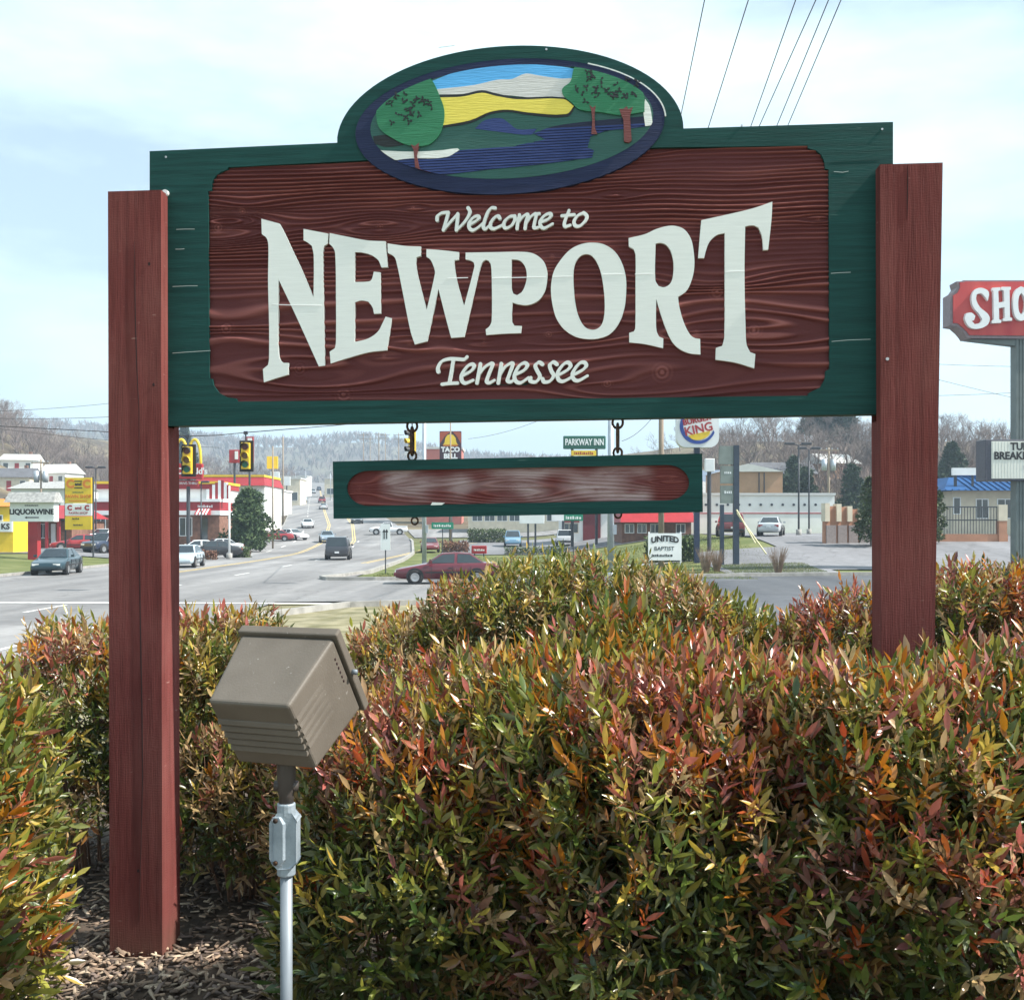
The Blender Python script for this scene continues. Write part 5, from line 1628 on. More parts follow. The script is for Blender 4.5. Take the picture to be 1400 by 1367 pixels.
# --- pawn shop sign: yellow panels on two posts
Y = 82
t = upright('shop_sign', 'tall yellow pawn shop sign with red letters on two thin posts', 'sign', 108, Y, R(-3))
g0 = G(*XY(108, Y))
for s in (-1, 1):
    MB().tube([(s * W(19.5, Y), .06, 0), (s * W(19.5, Y), .06, zz(652))], .07, 8).build('post', M_dark_steel, t)
b1 = MB().box(-W(18.5, Y), W(18.5, Y), -.12, .12, zz(688), zz(653)).build('sign_panel', M_yellow, t)
b2 = MB().box(-W(18.5, Y), W(18.5, Y), -.12, .12, zz(705), zz(688.6)).build('sign_panel', M_white, t)
b3 = MB().box(-W(18.5, Y), W(18.5, Y), -.12, .12, zz(724), zz(705.6)).build('sign_panel', M_yellow, t)
for s in (-1, 1):
    text_obj('C', M_orange, b1, s * W(11.5, Y), -.121, zz(662), .86, bold=.05, thick=.02)
    text_obj('C', M_red, b2, s * W(12, Y), -.121, zz(694.5), .52, bold=.03, thick=.02)
text_obj('and', M_black, b1, 0, -.121, zz(662), .36, bold=.015, thick=.02)
for py in (658, 667):
    MB().box(-W(5.5, Y), W(5.5, Y), -.14, -.121, zz(py) - .04, zz(py) + .04).build('rule_line', M_black, b1)
text_obj('and', M_red, b2, 0, -.121, zz(694.5), .36, bold=.01, thick=.02)
text_obj('PAWN SHOP', M_orange, b1, 0, -.121, zz(679), .36, bold=.01, thick=.02)
text_obj('PAWN SHOP', M_red, b2, 0, -.121, zz(701.5), .26, thick=.02)
scribble(b1, M_orange, 0, -.121, zz(684.5), 1.5, .12)
scribble(b1, M_dgreen, 0, -.121, zz(673), .9, .1)
scribble(b3, M_black, -W(3, Y), -.121, zz(709), .6, .14)
scribble(b3, M_black, 0, -.121, zz(717.5), .8, .14)

# --- golden arches on a red panel
Y = 92
t = upright('restaurant_sign', 'golden arches above a red panel on a dark pole', 'sign', 257, Y)
g0 = G(*XY(257, Y))
MB().tube([(0, .1, 0), (0, .1, zz(640))], .16, 10).build('pole_shaft', M_dark_steel, t)
am = MB()
for s in (-1, 1):
    pts = []
    for i in range(25):
        a = math.pi * i / 24
        pts.append((s * W(9.2, Y) + W(8.2, Y) * math.cos(a), 0, zz(640) + (zz(601) - zz(640)) * math.sin(a) ** .62))
    am.tube(pts, W(2.0, Y), 8)
am.build('arches', M_yellow, t, True)
rp = bevel(MB().box(-W(20, Y), W(20, Y), -.2, .35, zz(655), zz(634)).build('red_panel', M_red, t), .05)
text_obj("McDonald's", M_white, rp, 0, -.2, zz(644.5), .74, bold=.02, thick=.02)
b = MB().box(-W(14, Y), W(14, Y), -.1, .1, zz(665), zz(657)).build('lower_panel', M_redw, t)
text_obj('DRIVE-THRU', M_white, b, 0, -.1, zz(661), .3, thick=.02)

# --- two red square signs and a yellow sign far behind
def square_sign(px, py0, py1, hw, Y, face, label, word=None, wm=None, wsize=.6):
    t = upright('roadside_sign', label, 'sign', px, Y)
    g0 = G(*XY(px, Y)); z = lambda py: ZP(py, Y) - g0
    MB().tube([(0, .1, 0), (0, .1, z(py1))], .14, 8).build('pole_shaft', M_dark_steel, t)
    b = bevel(MB().box(-W(hw, Y), W(hw, Y), -.15, .15, z(py1), z(py0)).build('sign_panel', face, t), .04)
    if word:
        text_obj(word, wm, b, 0, -.15, (z(py0) + z(py1)) / 2, wsize, bold=.02, thick=.03)
    return t, b, z
t, b, z = square_sign(320.5, 615, 633, 7, 130, M_red, 'red and white square sign left of the hanging traffic light')
MB().box(W(1, 130), W(5.5, 130), -.2, -.15, z(628), z(617)).build('white_patch', M_white, b)
t, b, z = square_sign(341, 597, 633, 6, 138, M_red, 'taller red and white sign behind the hanging traffic light')
MB().box(-W(2, 138), W(4, 138), -.2, -.15, z(607), z(599)).build('white_patch', M_white, b)
square_sign(372.5, 624, 641, 7.5, 150, M_yellow, 'yellow square sign left of the far highway')
square_sign(376, 645, 662, 6, 190, M_white, 'white sign stacked beside the far highway')
square_sign(392, 652, 664, 5, 240, M_white, 'small white sign far up the highway')

# --- taco sign with a bell
Y = 125
t = upright('restaurant_sign', 'dark purple taco restaurant sign with an orange bell', 'sign', 616, Y)
g0 = G(*XY(616, Y))
MB().tube([(0, .15, 0), (0, .15, zz(620))], .2, 8).build('pole_shaft', M_dark_steel, t)
M_purple = mat('sign_dark_purple', (0.05, 0.018, 0.03), 0.45)
b = bevel(MB().box(-W(15, Y), W(15, Y), -.2, .2, zz(634), zz(589.5)).build('sign_panel', M_purple, t), .12, 3)
bell = [(W(x, Y), zz(y)) for x, y in ((-10, 608), (10, 608), (8, 605), (7, 599), (4, 595), (1.2, 594), (0, 592.5), (-1.2, 594), (-4, 595), (-7, 599), (-8, 605))]
MB().prism(bell, -.26, -.2).build('bell', M_yellow, b)
MB().prism([(W(x, Y), zz(y)) for x, y in ((-11, 608.2), (11, 608.2), (9, 610), (-9, 610))], -.25, -.2).build('bell_rim', M_orange, b)
MB().prism([(W(x, Y), zz(y)) for x, y in ((-14.6, 607), (-14.6, 592), (-12, 590.5), (0, 590.5), (-8, 597))], -.22, -.2).build('glow_band', mat('sign_rust', (.35, .07, .03), .5), b)
MB().prism([(W(x, Y), zz(y)) for x, y in ((14.6, 607), (14.6, 592), (12, 590.5), (3, 590.5), (9, 597))], -.22, -.2).build('glow_band', bpy.data.materials['sign_rust'], b)
text_obj('TACO', M_white, b, 0, -.2, zz(615), .78, bold=.04, thick=.04)
text_obj('BELL', M_white, b, 0, -.2, zz(624), .78, bold=.04, thick=.04)

# --- parkway inn
Y = 105
t = upright('motel_sign', 'dark green Parkway Inn sign with a yellow panel below', 'sign', 799, Y)
g0 = G(*XY(799, Y))
for s in (-1, 1):
    MB().tube([(s * 1.2, .15, 0), (s * 1.2, .15, zz(600))], .14, 8).build('post', M_dark_steel, t)
b = bevel(MB().box(-W(29, Y), W(29, Y), -.18, .18, zz(614), zz(596)).build('sign_panel', M_dgreen, t), .08)
text_obj('PARKWAY INN', M_white, b, 0, -.18, zz(605), .88, bold=.025, sx=.64, thick=.03)
b = MB().box(-W(18, Y), W(16, Y), -.15, .15, zz(623), zz(616)).build('lower_panel', M_yellow, t)
scribble(b, M_red, 0, -.15, zz(619.5), 2.0, .28)

# --- burger sign
Y = 64
t = upright('restaurant_sign', 'white rounded burger restaurant sign with a blue swoosh round a bun', 'sign', 953.5, Y)
g0 = G(*XY(953.5, Y))
MB().box(-.16, .16, .1, .42, 0, zz(560)).build('post', mat('navy_post', (.03, .045, .09), .5), t)
o = []
hx, z0, z1, rr = W(28.5, Y), zz(612), zz(552), .55
for cx_, cz0, a0 in ((hx - rr, z1 - rr, 0), (-hx + rr, z1 - rr, 90), (-hx + rr, z0 + rr, 180), (hx - rr, z0 + rr, 270)):
    o += [(cx_ + rr * math.cos(R(a0 + k * 15)), cz0 + rr * math.sin(R(a0 + k * 15))) for k in range(7)]
b = MB().prism(o, -.22, .5).build('sign_box', M_white, t)
cxl, czl = -W(.5, Y), zz(583)
ro, ri = W(24.5, Y), W(21, Y)
cres = [(cxl + ro * math.cos(R(a)), czl + ro * math.sin(R(a))) for a in range(105, 345, 6)] + [(cxl + W(1.2, Y) + ri * math.cos(R(a)), czl + W(1.0, Y) + ri * math.sin(R(a))) for a in range(342, 105, -6)]
MB().prism(cres, -.26, -.22).build('blue_swoosh', M_blue, b)
tilt = lambda x, y: (cxl + (x * math.cos(R(12)) - y * math.sin(R(12))), czl + (x * math.sin(R(12)) + y * math.cos(R(12))))
bun = [tilt(W(15, Y) * math.cos(R(a)), -W(9.5, Y) + W(9.5, Y) * math.sin(R(a))) for a in range(182, 359, 8)]
MB().prism(bun, -.27, -.22).build('lower_bun', M_yellow, b)
bun = [tilt(W(15, Y) * math.cos(R(a)), W(11.5, Y) + W(9.5, Y) * math.sin(R(a))) for a in range(2, 179, 8)]
MB().prism(bun, -.27, -.22).build('upper_bun', M_yellow, b)
for s_, yy_, sz in (('BURGER', 8.0, .46), ('KING', -4.6, .72)):
    vs2, fs = text_verts(s_, sz, .018)
    MB().add([(tilt(x, W(yy_, Y) + y)[0], -.30, tilt(x, W(yy_, Y) + y)[1]) for x, y in vs2], fs).build('lettering', M_red, b)

# --- family restaurant pylon at the right edge
Y = 58
M_pyl = mat('grey_green_steel', (0.12, 0.145, 0.14), 0.5, 0.12, 2.0)
t = upright('restaurant_pylon', 'red scalloped restaurant sign on a tall ribbed grey-green pylon with a reader board', 'sign', 1398, Y)
g0 = G(*XY(1398, Y)); x0 = 1398
X_ = lambda px: W(px - x0, Y)
sh = MB()
for i in range(6):
    sh.box(X_(1385.5) + i * .17, X_(1385.5) + i * .17 + .13, -.35, .35, 0, zz(462))
sh.build('pylon_ribs', M_pyl, t)
MB().box(X_(1385.5) + .02, X_(1385.5) + 1.0, -.30, .30, 0, zz(462)).build('pylon_core', M_pyl, t)
so = [(1303, 387.5), (1312, 387.5), (1312, 386), (1500, 386), (1500, 466), (1318, 464.5), (1316, 461), (1311, 455), (1303, 448), (1294, 447), (1294, 405), (1301, 401), (1305, 395)]
b = MB().prism([(X_(x), zz(y)) for x, y in so], -.45, .5).build('sign_box', mat('pylon_edge', (.20, .15, .16), .5), t)
si = [(1307, 389), (1313, 389), (1314, 388), (1500, 388), (1500, 462), (1320, 460.5), (1317, 456), (1311, 450), (1304, 444.5), (1298, 444), (1298, 407), (1304, 403), (1307.5, 396)]
rf = MB().prism([(X_(x), zz(y)) for x, y in si], -.5, -.44).build('red_face', mat('weathered_sign_red', (0.42, 0.022, 0.03), .4, scale=.8, col2=(.52, .06, .05), stretch=(1.5, 1, .2)), t)
bevel(MB().prism([(X_(x), zz(y)) for x, y in ((1325, 466), (1500, 466), (1500, 475), (1390, 474))], -.3, .3).build('underside', M_pyl, t), .02)
# S H O in outlined white letters (traced), the rest lies outside the view
gS = smooth_loop([(945,62),(970,80),(966,120),(950,98),(935,86),(915,90),(912,115),(930,150),(965,180),(975,205),(960,235),(915,250),(880,240),(860,205),(865,178),(890,175),(908,190),(902,210),(890,212),(905,228),(930,222),(940,205),(925,180),(900,150),(890,110),(900,75),(920,62)], 60, 3, ox=1060, oy=380, sc=1162 / 340)
gH = [(1060 + x / 3.418, 380 + y / 3.418) for x, y in ((988,60),(1022,58),(1022,72),(1014,76),(1016,128),(1042,124),(1040,74),(1030,70),(1030,56),(1072,56),(1072,68),(1066,72),(1068,196),(1078,200),(1078,212),(1036,214),(1036,202),(1044,198),(1043,150),(1017,154),(1018,206),(1028,210),(1027,222),(985,224),(985,212),(994,206),(992,76),(988,72))]
gO2 = smooth_loop([(1118,54),(1145,66),(1160,100),(1164,140),(1156,180),(1138,206),(1115,212),(1094,196),(1084,160),(1084,110),(1094,72)], 60, 4, ox=1060, oy=380, sc=3.418)
hO2 = smooth_loop([(1120,84),(1132,100),(1138,135),(1132,170),(1120,184),(1110,170),(1106,135),(1110,100)], 60, 4, ox=1060, oy=380, sc=3.418)
tp = lambda L: [(X_(x), zz(y)) for x, y in L]
MB().prism(tp(gS), -.72, -.49).build('letter', M_white, rf)
MB().prism(tp(gH), -.72, -.49).build('letter', M_white, rf)
MB().prism(tp(gO2), -.72, -.49, [tp(hO2)]).build('letter', M_white, rf)
for ch, px in (('N', 1428), ('E', 1450), ('Y', 1472)):
    text_obj(ch, M_white, rf, X_(px), -.49, zz(423), 2.4, 'letter', .06, thick=.2)
rb = bevel(MB().box(X_(1340.5), X_(1500), -.6, .6, zz(658), zz(602)).build('reader_board', mat('reader_frame', (.07, .07, .09), .5), t), .03)
fc = mat('reader_face', (0.74, 0.74, 0.66), 0.4, 0.04, 2.0)
MB().box(X_(1348.5), X_(1497), -.63, -.60, zz(655), zz(604.5)).build('reader_face', fc, rb)
for i in range(36):
    MB().box(X_(1350 + i * 4.1), X_(1350 + i * 4.1) + .02, -.638, -.63, zz(654.5), zz(605)).build('reader_rail', mat('rail_beige', (.55, .55, .48), .5) if i == 0 else bpy.data.materials['rail_beige'], rb)  # thin rails in a duller beige than the face
for s_, px, py, sz in (('TUES &', 1374, 612, .56), ('BREAKFAST', 1351.5, 624.5, .56), ('4', 1393, 637.5, .56)):
    text_obj(s_, M_black, rb, X_(px), -.637, zz(py), sz, bold=.02, align='LEFT', thick=.02, sx=.92)

# --- dark twin-post pylon with faded panels on the grass island
Y = 62
t = upright('pylon_sign', 'dark twin-post pylon with faded grey-green panels on the grass island', 'sign', 1000, Y)
g0 = G(*XY(1000, Y)); X_ = lambda px: W(px - 1000, Y)
M_navyst = mat('navy_steel', (.035, .05, .075), .5, .15, 2)
MB().box(X_(1002.5), X_(1010), -.16, .16, -.1, zz(609)).build('post', M_navyst, t)
MB().box(X_(984.5), X_(989.5), -.12, .12, -.1, zz(690)).build('post', M_navyst, t)
M_fade = mat('faded_panel', (.19, .22, .20), .6, .15, 1.5)
for a, b_, w0 in ((610, 635, 983), (637, 661, 985), (664, 688, 985)):
    pb2 = MB().box(X_(w0), X_(1002), -.14, .14, zz(b_), zz(a)).build('sign_panel', M_fade, t)
    if a != 610:
        scribble(pb2, M_white, X_(995), -.14, zz(b_ - 15), .45, .16, seed=a)
M_guy = mat('yellow_guy_guard', (.66, .60, .36), .6)
for i, (pa, pb_) in enumerate((((1006, 700), (1041, 757)), ((1005, 697), (1026, 742)))):
    o = MB().tube([(X_(pa[0]), -.1 - .3 * i, zz(pa[1])), (X_(pb_[0]), -1.2, zz(pb_[1]))], .045, 6).build('guy_guard', M_guy, t)
# white banner on thin legs
Y = 57
t = upright('church_banner', 'white church banner on thin legs standing on the grass bank', 'banner', 908.5, Y, R(4))
g0 = G(*XY(908.5, Y)); X_ = lambda px: W(px - 908.5, Y)
b = MB().box(X_(886), X_(932), -.03, .03, zz(766), zz(729)).build('banner_panel', M_white, t)
for s in (887, 931):
    MB().tube([(X_(s), .05, -.1), (X_(s), .05, zz(727))], .04, 6).build('leg', M_white, t)
vs2, fs = text_verts('UNITED', .42, .02)
MB().add([(X_(909) + x * 1.0, -.045, zz(740.5) + y + .16 * (1 - (x / .9) ** 2)) for x, y in vs2], fs).build('lettering', M_black, b)
text_obj('BAPTIST', M_black, b, X_(908), -.03, zz(750), .30, thick=.012)
scribble(b, M_black, X_(905), -.03, zz(759), 1.1, .14)

# --- small street signs
def plate_sign(px, py0, py1, hw, Y, face, label, word=None, base=None, r=.035, rz=0, name='street_sign'):
    t = upright(name, label, 'sign', px, Y, rz)
    g0 = G(*XY(px, Y)); z = lambda py: ZP(py, Y) - g0
    MB().tube([(0, .05, -.1), (0, .05, z(py0))], r, 7).build('post', M_dark_steel, t)
    b = MB().box(-W(hw, Y), W(hw, Y), -.02, .02, z(py1), z(py0)).build('sign_plate', face, t)
    if face is M_dgr:
        scribble(b, M_white, 0, -.02, (z(py0) + z(py1)) / 2, W(hw * 1.6, Y), .2)
    if word:
        text_obj(word, M_white if face is M_dgr else M_black, b, 0, -.02, (z(py0) + z(py1)) / 2, (z(py0) - z(py1)) * .8, thick=.01)
    return t, b, z
M_dgr = mat('street_sign_green', (.02, .22, .14), .4)
t, b, z = plate_sign(527, 716, 752, 6.5, 58, M_white, 'white lane-use sign with arrows on the corner island')
for s in (-1, 1):
    MB().prism([(s * .07 + x, z(728) + y) for x, y in ((-.03, -.35), (.03, -.35), (.03, .02), (.09, .02), (0, .2), (-.09, .02), (-.03, .02))], -.03, -.02).build('arrow', M_black, b)
plate_sign(605, 714, 723, 15, 82, M_dgr, 'long green street name sign behind the slim grey pole')
plate_sign(784, 703, 712, 13, 64, M_dgr, 'green street name sign on a thin dark post on the bank')
t = upright('marker_post', 'short orange-yellow marker post standing in the grass bank', 'marker', 763, 62)
bevel(MB().box(-.12, .12, -.05, .05, -.05, .58).build('post', mat('marker_orange', (.72, .36, .03), .5), t), .03)
bevel(MB().box(-.14, .14, -.07, .07, .58, .66).build('cap', M_yellow, t), .02)
t = upright('roadside_sign', 'small red sign on the ground by the far parking lot', 'sign', 655, 92)
bevel(MB().box(-.66, .66, -.1, .1, .25, .95).build('sign_panel', M_red, t), .05)
scribble(t, M_white, 0, -.1, .6, .9, .2)
for s in (-.4, .4):
    MB().box(s - .05, s + .05, -.04, .04, -.1, .25).build('leg', M_dark_steel, t)
t = upright('roadside_sign', 'wide white lit box sign on two dark posts in the far lot', 'sign', 727, 100)
g0 = G(*XY(727, 100)); Y = 100
bevel(MB().box(-W(17, Y), W(17, Y), -.15, .15, zz(716), zz(699)).build('sign_box', M_white, t), .04)
for s in (-5, 5):
    MB().box(W(s, Y) - .09, W(s, Y) + .09, -.1, .1, -.1, zz(716)).build('post', M_dark_steel, t)
square_sign(770, 699, 712, 16, 112, M_white, 'white menu board at the drive-through behind the maroon store')
square_sign(970, 627, 645, 6.5, 70, M_white, 'small white sign board right of the burger sign')

# --- poles with wires
def utility_pole(px, Y, top_z, r, label, arms=(), group=None, transformer=False):
    t = upright('utility_pole', label, 'utility pole', px, Y, 0, group)
    g0 = G(*XY(px, Y)); h = top_z - g0
    MB().tube([(0, 0, -.2), (0, 0, h)], r, 10, True, r * .7).build('pole_shaft', M_wood_pole, t, True)
    for (dz, w) in arms:
        a = MB().box(-w / 2, w / 2, -r - .10, -r - .0, h - dz - .07, h - dz + .07).build('crossarm', M_wood_pole, t)
        for k in range(4):
            x = -w / 2 + .15 + k * (w - .3) / 3
            MB().tube([(x, -r - .05, h - dz + .07), (x, -r - .05, h - dz + .25)], .05, 6).build('insulator', M_pole, a)
    if transformer:
        for s in (-1, 1):
            MB().tube([(s * .5, 0, h - 2.6), (s * .5, 0, h - 1.3)], .3, 12).build('transformer', M_pole, t, True)
    return Vector(t.location) + Vector((0, 0, h))
pt = utility_pole(904, 62, 13.2, .19, 'tall tan wooden utility pole behind the hanging plank', [(.35, 3.6)])
utility_pole(1133, 120, ZP(612, 120), .17, 'wooden utility pole with transformers beside the long white building', [(.3, 2.2)], transformer=True)
for (px, Y, py) in ((497, 330, 592), (506, 380, 598), (518, 310, 591), (527, 350, 592), (545, 300, 592)):
    utility_pole(px, Y, ZP(py, Y), .17, 'far wooden utility pole with a crossarm along the highway', [(.6, 3.0), (1.8, 2.4)], 'far utility poles right of the highway')
utility_pole(387, 175, ZP(597, 175), .15, 'slim tall pole standing left of the highway beyond the yellow sign')
utility_pole(373, 112, ZP(610, 112), .10, 'thin pole beside the evergreen tree')
utility_pole(56, 120, ZP(628, 120), .13, 'wooden utility pole rising behind the liquor sign', [(.4, 2.0)], transformer=True)
utility_pole(616, 118, ZP(572, 118), .10, 'thin dark pole in front of the taco sign')
# street and lot lamps
def lamp_pole(px, Y, top_py, label, heads, m=M_dark_steel, r=.08):
    t = upright('lamp_post', label, 'lamp post', px, Y)
    g0 = G(*XY(px, Y)); h = ZP(top_py, Y) - g0
    MB().tube([(0, 0, -.1), (0, 0, h)], r, 8, True, r * .75).build('pole_shaft', m, t, True)
    MB().tube([(0, 0, -.1), (0, 0, .5)], r * 2.6, 10).build('pole_base', M_walk, t, True)
    for dx in heads:
        MB().tube([(0, 0, h - .05), (dx * .5, 0, h + .05), (dx, 0, h + .05)], .04, 6).build('arm', m, t)
        bevel(MB().box(dx - .38, dx + .38, -.2, .2, h - .02, h + .18).build('lamp_head', m, t), .05)
    return t
lamp_pole(1092, 82, 608, 'dark lamp post with two heads in front of the long white building', (-.7, .6))
lamp_pole(1106, 92, 614, 'second dark lamp post just right of the two-headed one', (-.6, .6))
lamp_pole(313.5, 84, 664, 'white lamp post in front of the evergreen tree', (), M_white, .09)
lamp_pole(131, 104, 640, 'lamp post with pale heads above the pawn shop lot', (-.6, .6))
lamp_pole(275, 104, 660, 'thin lamp post by the brick restaurant wall', (.4,))
for (px, Y, py) in ((418, 330, 640), (452, 300, 642), (404, 300, 646), (465, 420, 648)):
    lamp_pole(px, Y, py, 'far pale lamp post along the uphill highway', (.8,), M_pole, .1)['group'] = 'far lamp posts along the highway'

# overhead wires running over the sign to the tan pole
for i, ((xa, ya), (xb, yb)) in enumerate((((960, 0), (932, 140)), ((1018, 0), (966, 170)), ((1082, 0), (1025, 165)), ((1108, 0), (1036, 165)), ((1126, 0), (1060, 165)), ((1143, 0), (1075, 165)))):
    z = 13.15 + (.25 if i in (0, 5) else 0)
    def at_(px, py): 
        Y = (z - CZ) * F / (HZ - py); return Vector(((px - CX) / F * Y, Y, z))
    a, b = at_(xa, ya), at_(xb, yb)
    d = (b - a) / (b.y - a.y)
    wire(a + d * (-30 - a.y), a + d * (61.7 - a.y), .25, .011, 'power_line', 'overhead power line running over the sign toward the tan pole', 'power lines over the sign')
def wpx(pts, Y, name, label, r=.02, group=None):
    P = [Vector(((x - CX) / F * y_, y_, ZP(y, y_))) for (x, y), y_ in zip(pts, Y)]
    wire(P[0], P[1], .3, r, name, label, group)
G1 = 'power lines left of the posts'
wpx([(-60, 563.5), (260, 536)], (60, 75), 'power_line', 'power line crossing the pale sky left of the left post', .014, G1)
wpx([(-60, 570), (260, 561)], (62, 76), 'power_line', 'power line crossing the pale sky left of the left post', .018, G1)
wpx([(-60, 579), (300, 612)], (110, 118), 'power_line', 'power line sloping down across the bare hillside trees', .022)
G2 = 'power lines right of the right post'
for pa, pb_ in (((1150, 489), (1500, 501)), ((1150, 482), (1500, 568)), ((1150, 541), (1500, 529))):
    wpx([pa, pb_], (95, 90), 'power_line', 'power line crossing the sky behind the red pylon sign', .018, G2)
wpx([(640, 600), (760, 565)], (90, 75), 'power_line', 'thin wire between the two grey signal poles', .014)
wpx([(850, 603), (900, 560)], (60, 60), 'power_line', 'thin slack wire left of the tan pole', .014)

# ================================================================== buildings
def bt(name, label, cat, px, Y, rz=0.0):
    t = upright(name, label, cat, px, Y, rz)
    g0 = G(*XY(px, Y))
    return t, (lambda q: W(q - px, Y)), (lambda py: ZP(py, Y) - g0)
def shell(t, x0, x1, d, z0, z1, m, name='wall', y0=0.0):
    return MB().box(x0, x1, y0, y0 + d, z0, z1).build(name, m, t)
def window(t, x0, x1, z0, z1, y=0.0, frame=None, mull=1, name='window'):
    f = MB()
    fw = .07
    f.box(x0 - fw, x1 + fw, y - .06, y + .02, z0 - fw, z0)
    f.box(x0 - fw, x1 + fw, y - .06, y + .02, z1, z1 + fw)
    f.box(x0 - fw, x0, y - .06, y + .02, z0, z1)
    f.box(x1, x1 + fw, y - .06, y + .02, z0, z1)
    for k in range(1, mull):
        x = x0 + (x1 - x0) * k / mull
        f.box(x - .03, x + .03, y - .05, y + .02, z0, z1)
    fo = f.build(name, frame or M_white, t)
    MB().box(x0, x1, y - .02, y + .02, z0, z1).build('pane', M_gwin, fo)

# yellow store at the left edge
t, X, Z = bt('store', 'yellow store with a white sign board left of the red sign post', 'building', -8, 84)
shell(t, X(-60), X(18), 2.6, -.5, Z(692), M_yellow)
MB().add([(X(-62), -.3, Z(692)), (X(22), -.3, Z(692)), (X(20), 2.9, Z(692)), (X(-62), 2.9, Z(692)), (X(-62), 1.3, Z(680)), (X(8), 1.3, Z(682))],
         [(0, 1, 5, 4), (2, 3, 4, 5), (1, 2, 5), (3, 0, 4), (0, 3, 2, 1)]).build('roof', M_orange, t)
b = MB().box(X(-60), X(18), -.2, -.02, Z(727), Z(713)).build('sign_board', M_white, t)
text_obj('KS', M_black, b, X(9), -.2, Z(720), .62, bold=.02, thick=.02)
window(t, X(-30), X(-12), Z(752), Z(730), 0)
window(t, X(-3), X(3), Z(711), Z(705), 0)
# red-posted porch store behind the liquor sign
t, X, Z = bt('store', 'low store with red porch posts behind the liquor sign', 'building', 58, 100)
shell(t, X(20), X(98), 8, -.6, Z(712), M_brick)
MB().add([(X(14), -2.2, Z(709)), (X(104), -2.2, Z(709)), (X(104), 8.3, Z(709)), (X(14), 8.3, Z(709)), (X(20), 3, Z(690)), (X(98), 3, Z(690))],
         [(0, 1, 5, 4), (2, 3, 4, 5), (1, 2, 5), (3, 0, 4), (0, 3, 2, 1)]).build('roof', M_redw, t)
for px in (30, 46, 60, 76, 92):
    MB().box(X(px) - .12, X(px) + .12, -2.0, -1.76, -.6, Z(709)).build('post', M_redw, t)
window(t, X(24), X(42), Z(735), Z(717), 0, mull=3)
window(t, X(52), X(66), Z(735), Z(717), 0, mull=2)
MB().box(X(70), X(76), -.05, .01, -.3, Z(716)).build('door', M_white, t)
# white gabled building behind the signs
t, X, Z = bt('store', 'white building with a grey gable roof behind the pawn shop sign', 'building', 60, 135)
shell(t, X(15), X(100), 10, -1, Z(668), M_wwall)
MB().add([(X(12), -.6, Z(668)), (X(102), -.6, Z(668)), (X(102), 10.6, Z(668)), (X(12), 10.6, Z(668)), (X(12), 5, Z(656)), (X(102), 5, Z(656))],
         [(0, 1, 5, 4), (2, 3, 4, 5), (1, 2, 5), (3, 0, 4), (0, 3, 2, 1)]).build('roof', M_shingle, t)
for px in (22, 34, 46, 58, 72):
    window(t, X(px), X(px + 6), Z(682), Z(673), 0)

# fast-food restaurant with red bands, seen on both sides of the left post
t, X, Z = bt('restaurant', 'red banded fast food restaurant with striped awnings behind the parked cars', 'building', 250, 114)
shell(t, X(120), X(300), 9, -1, Z(704), M_brick)
shell(t, X(118.5), X(301.5), 9.4, Z(704), Z(698), M_white, 'white_band', -.2)
shell(t, X(119), X(301), 9.2, Z(698), Z(686), M_redw, 'red_fascia', -.1)
shell(t, X(118.5), X(301.5), 9.4, Z(686), Z(682), M_white, 'white_band', -.2)
shell(t, X(128), X(296), 7.5, Z(682), Z(668), M_wwall, 'upper_wall', 1.2)
shell(t, X(126), X(298), 8, Z(668), Z(661), M_redw, 'red_fascia', .9)
b = shell(t, X(125), X(299), 8.2, Z(661), Z(657.5), M_yellow, 'yellow_band', .8)
scribble(t, M_white, X(281), -.1, Z(692), 1.6, .3)
for px in (132, 150, 168, 186, 204, 222):
    window(t, X(px), X(px + 12), Z(732), Z(708), 0, mull=2)
window(t, X(246), X(262), Z(732), Z(708), 0, mull=2)
MB().box(X(276), X(284), -.06, .01, -1, Z(708)).build('door', M_gwin, t)
aw = MB()
for i in range(9):                              # striped awning over the door
    m_ = M_redw if i % 2 == 0 else M_white
    x0 = X(270 + i * 2.1); x1 = X(270 + (i + 1) * 2.1)
    MB().hexa([(x0, -1.2, Z(704)), (x1, -1.2, Z(704)), (x1, -.02, Z(704)), (x0, -.02, Z(704)), (x0, -1.15, Z(702.5)), (x1, -1.15, Z(702.5)), (x1, -.02, Z(695)), (x0, -.02, Z(695))]).build('awning_stripe', m_, t)
for i in range(8):                              # striped gable on the roof
    m_ = M_white if i % 2 == 0 else M_redw
    x0 = X(281 + i * 4); x1 = X(281 + (i + 1) * 4)
    ztop = Z(673) + (Z(655) - Z(673)) * (1 - abs(i - 4.5) / 6)
    MB().box(x0, x1, .3, .8, Z(682), ztop).build('gable_stripe', m_, t)
t, X, Z = bt('restaurant', 'long restaurant with a yellow roof edge and red mansard behind the evergreen tree', 'building', 320, 140)
shell(t, X(268), X(362), 10, -1.5, Z(664), M_wwall)
MB().hexa([(X(266), -.8, Z(664)), (X(364), -.8, Z(664)), (X(364), 10.8, Z(664)), (X(266), 10.8, Z(664)), (X(270), .2, Z(652)), (X(360), .2, Z(652)), (X(360), 9.8, Z(652)), (X(270), 9.8, Z(652))]).build('mansard', M_redw, t)
shell(t, X(269), X(361), 10, Z(652), Z(649), M_yellow, 'yellow_edge', .1)
for px in (272, 286, 300, 345):
    window(t, X(px), X(px + 9), Z(690), Z(672), 0, mull=2)

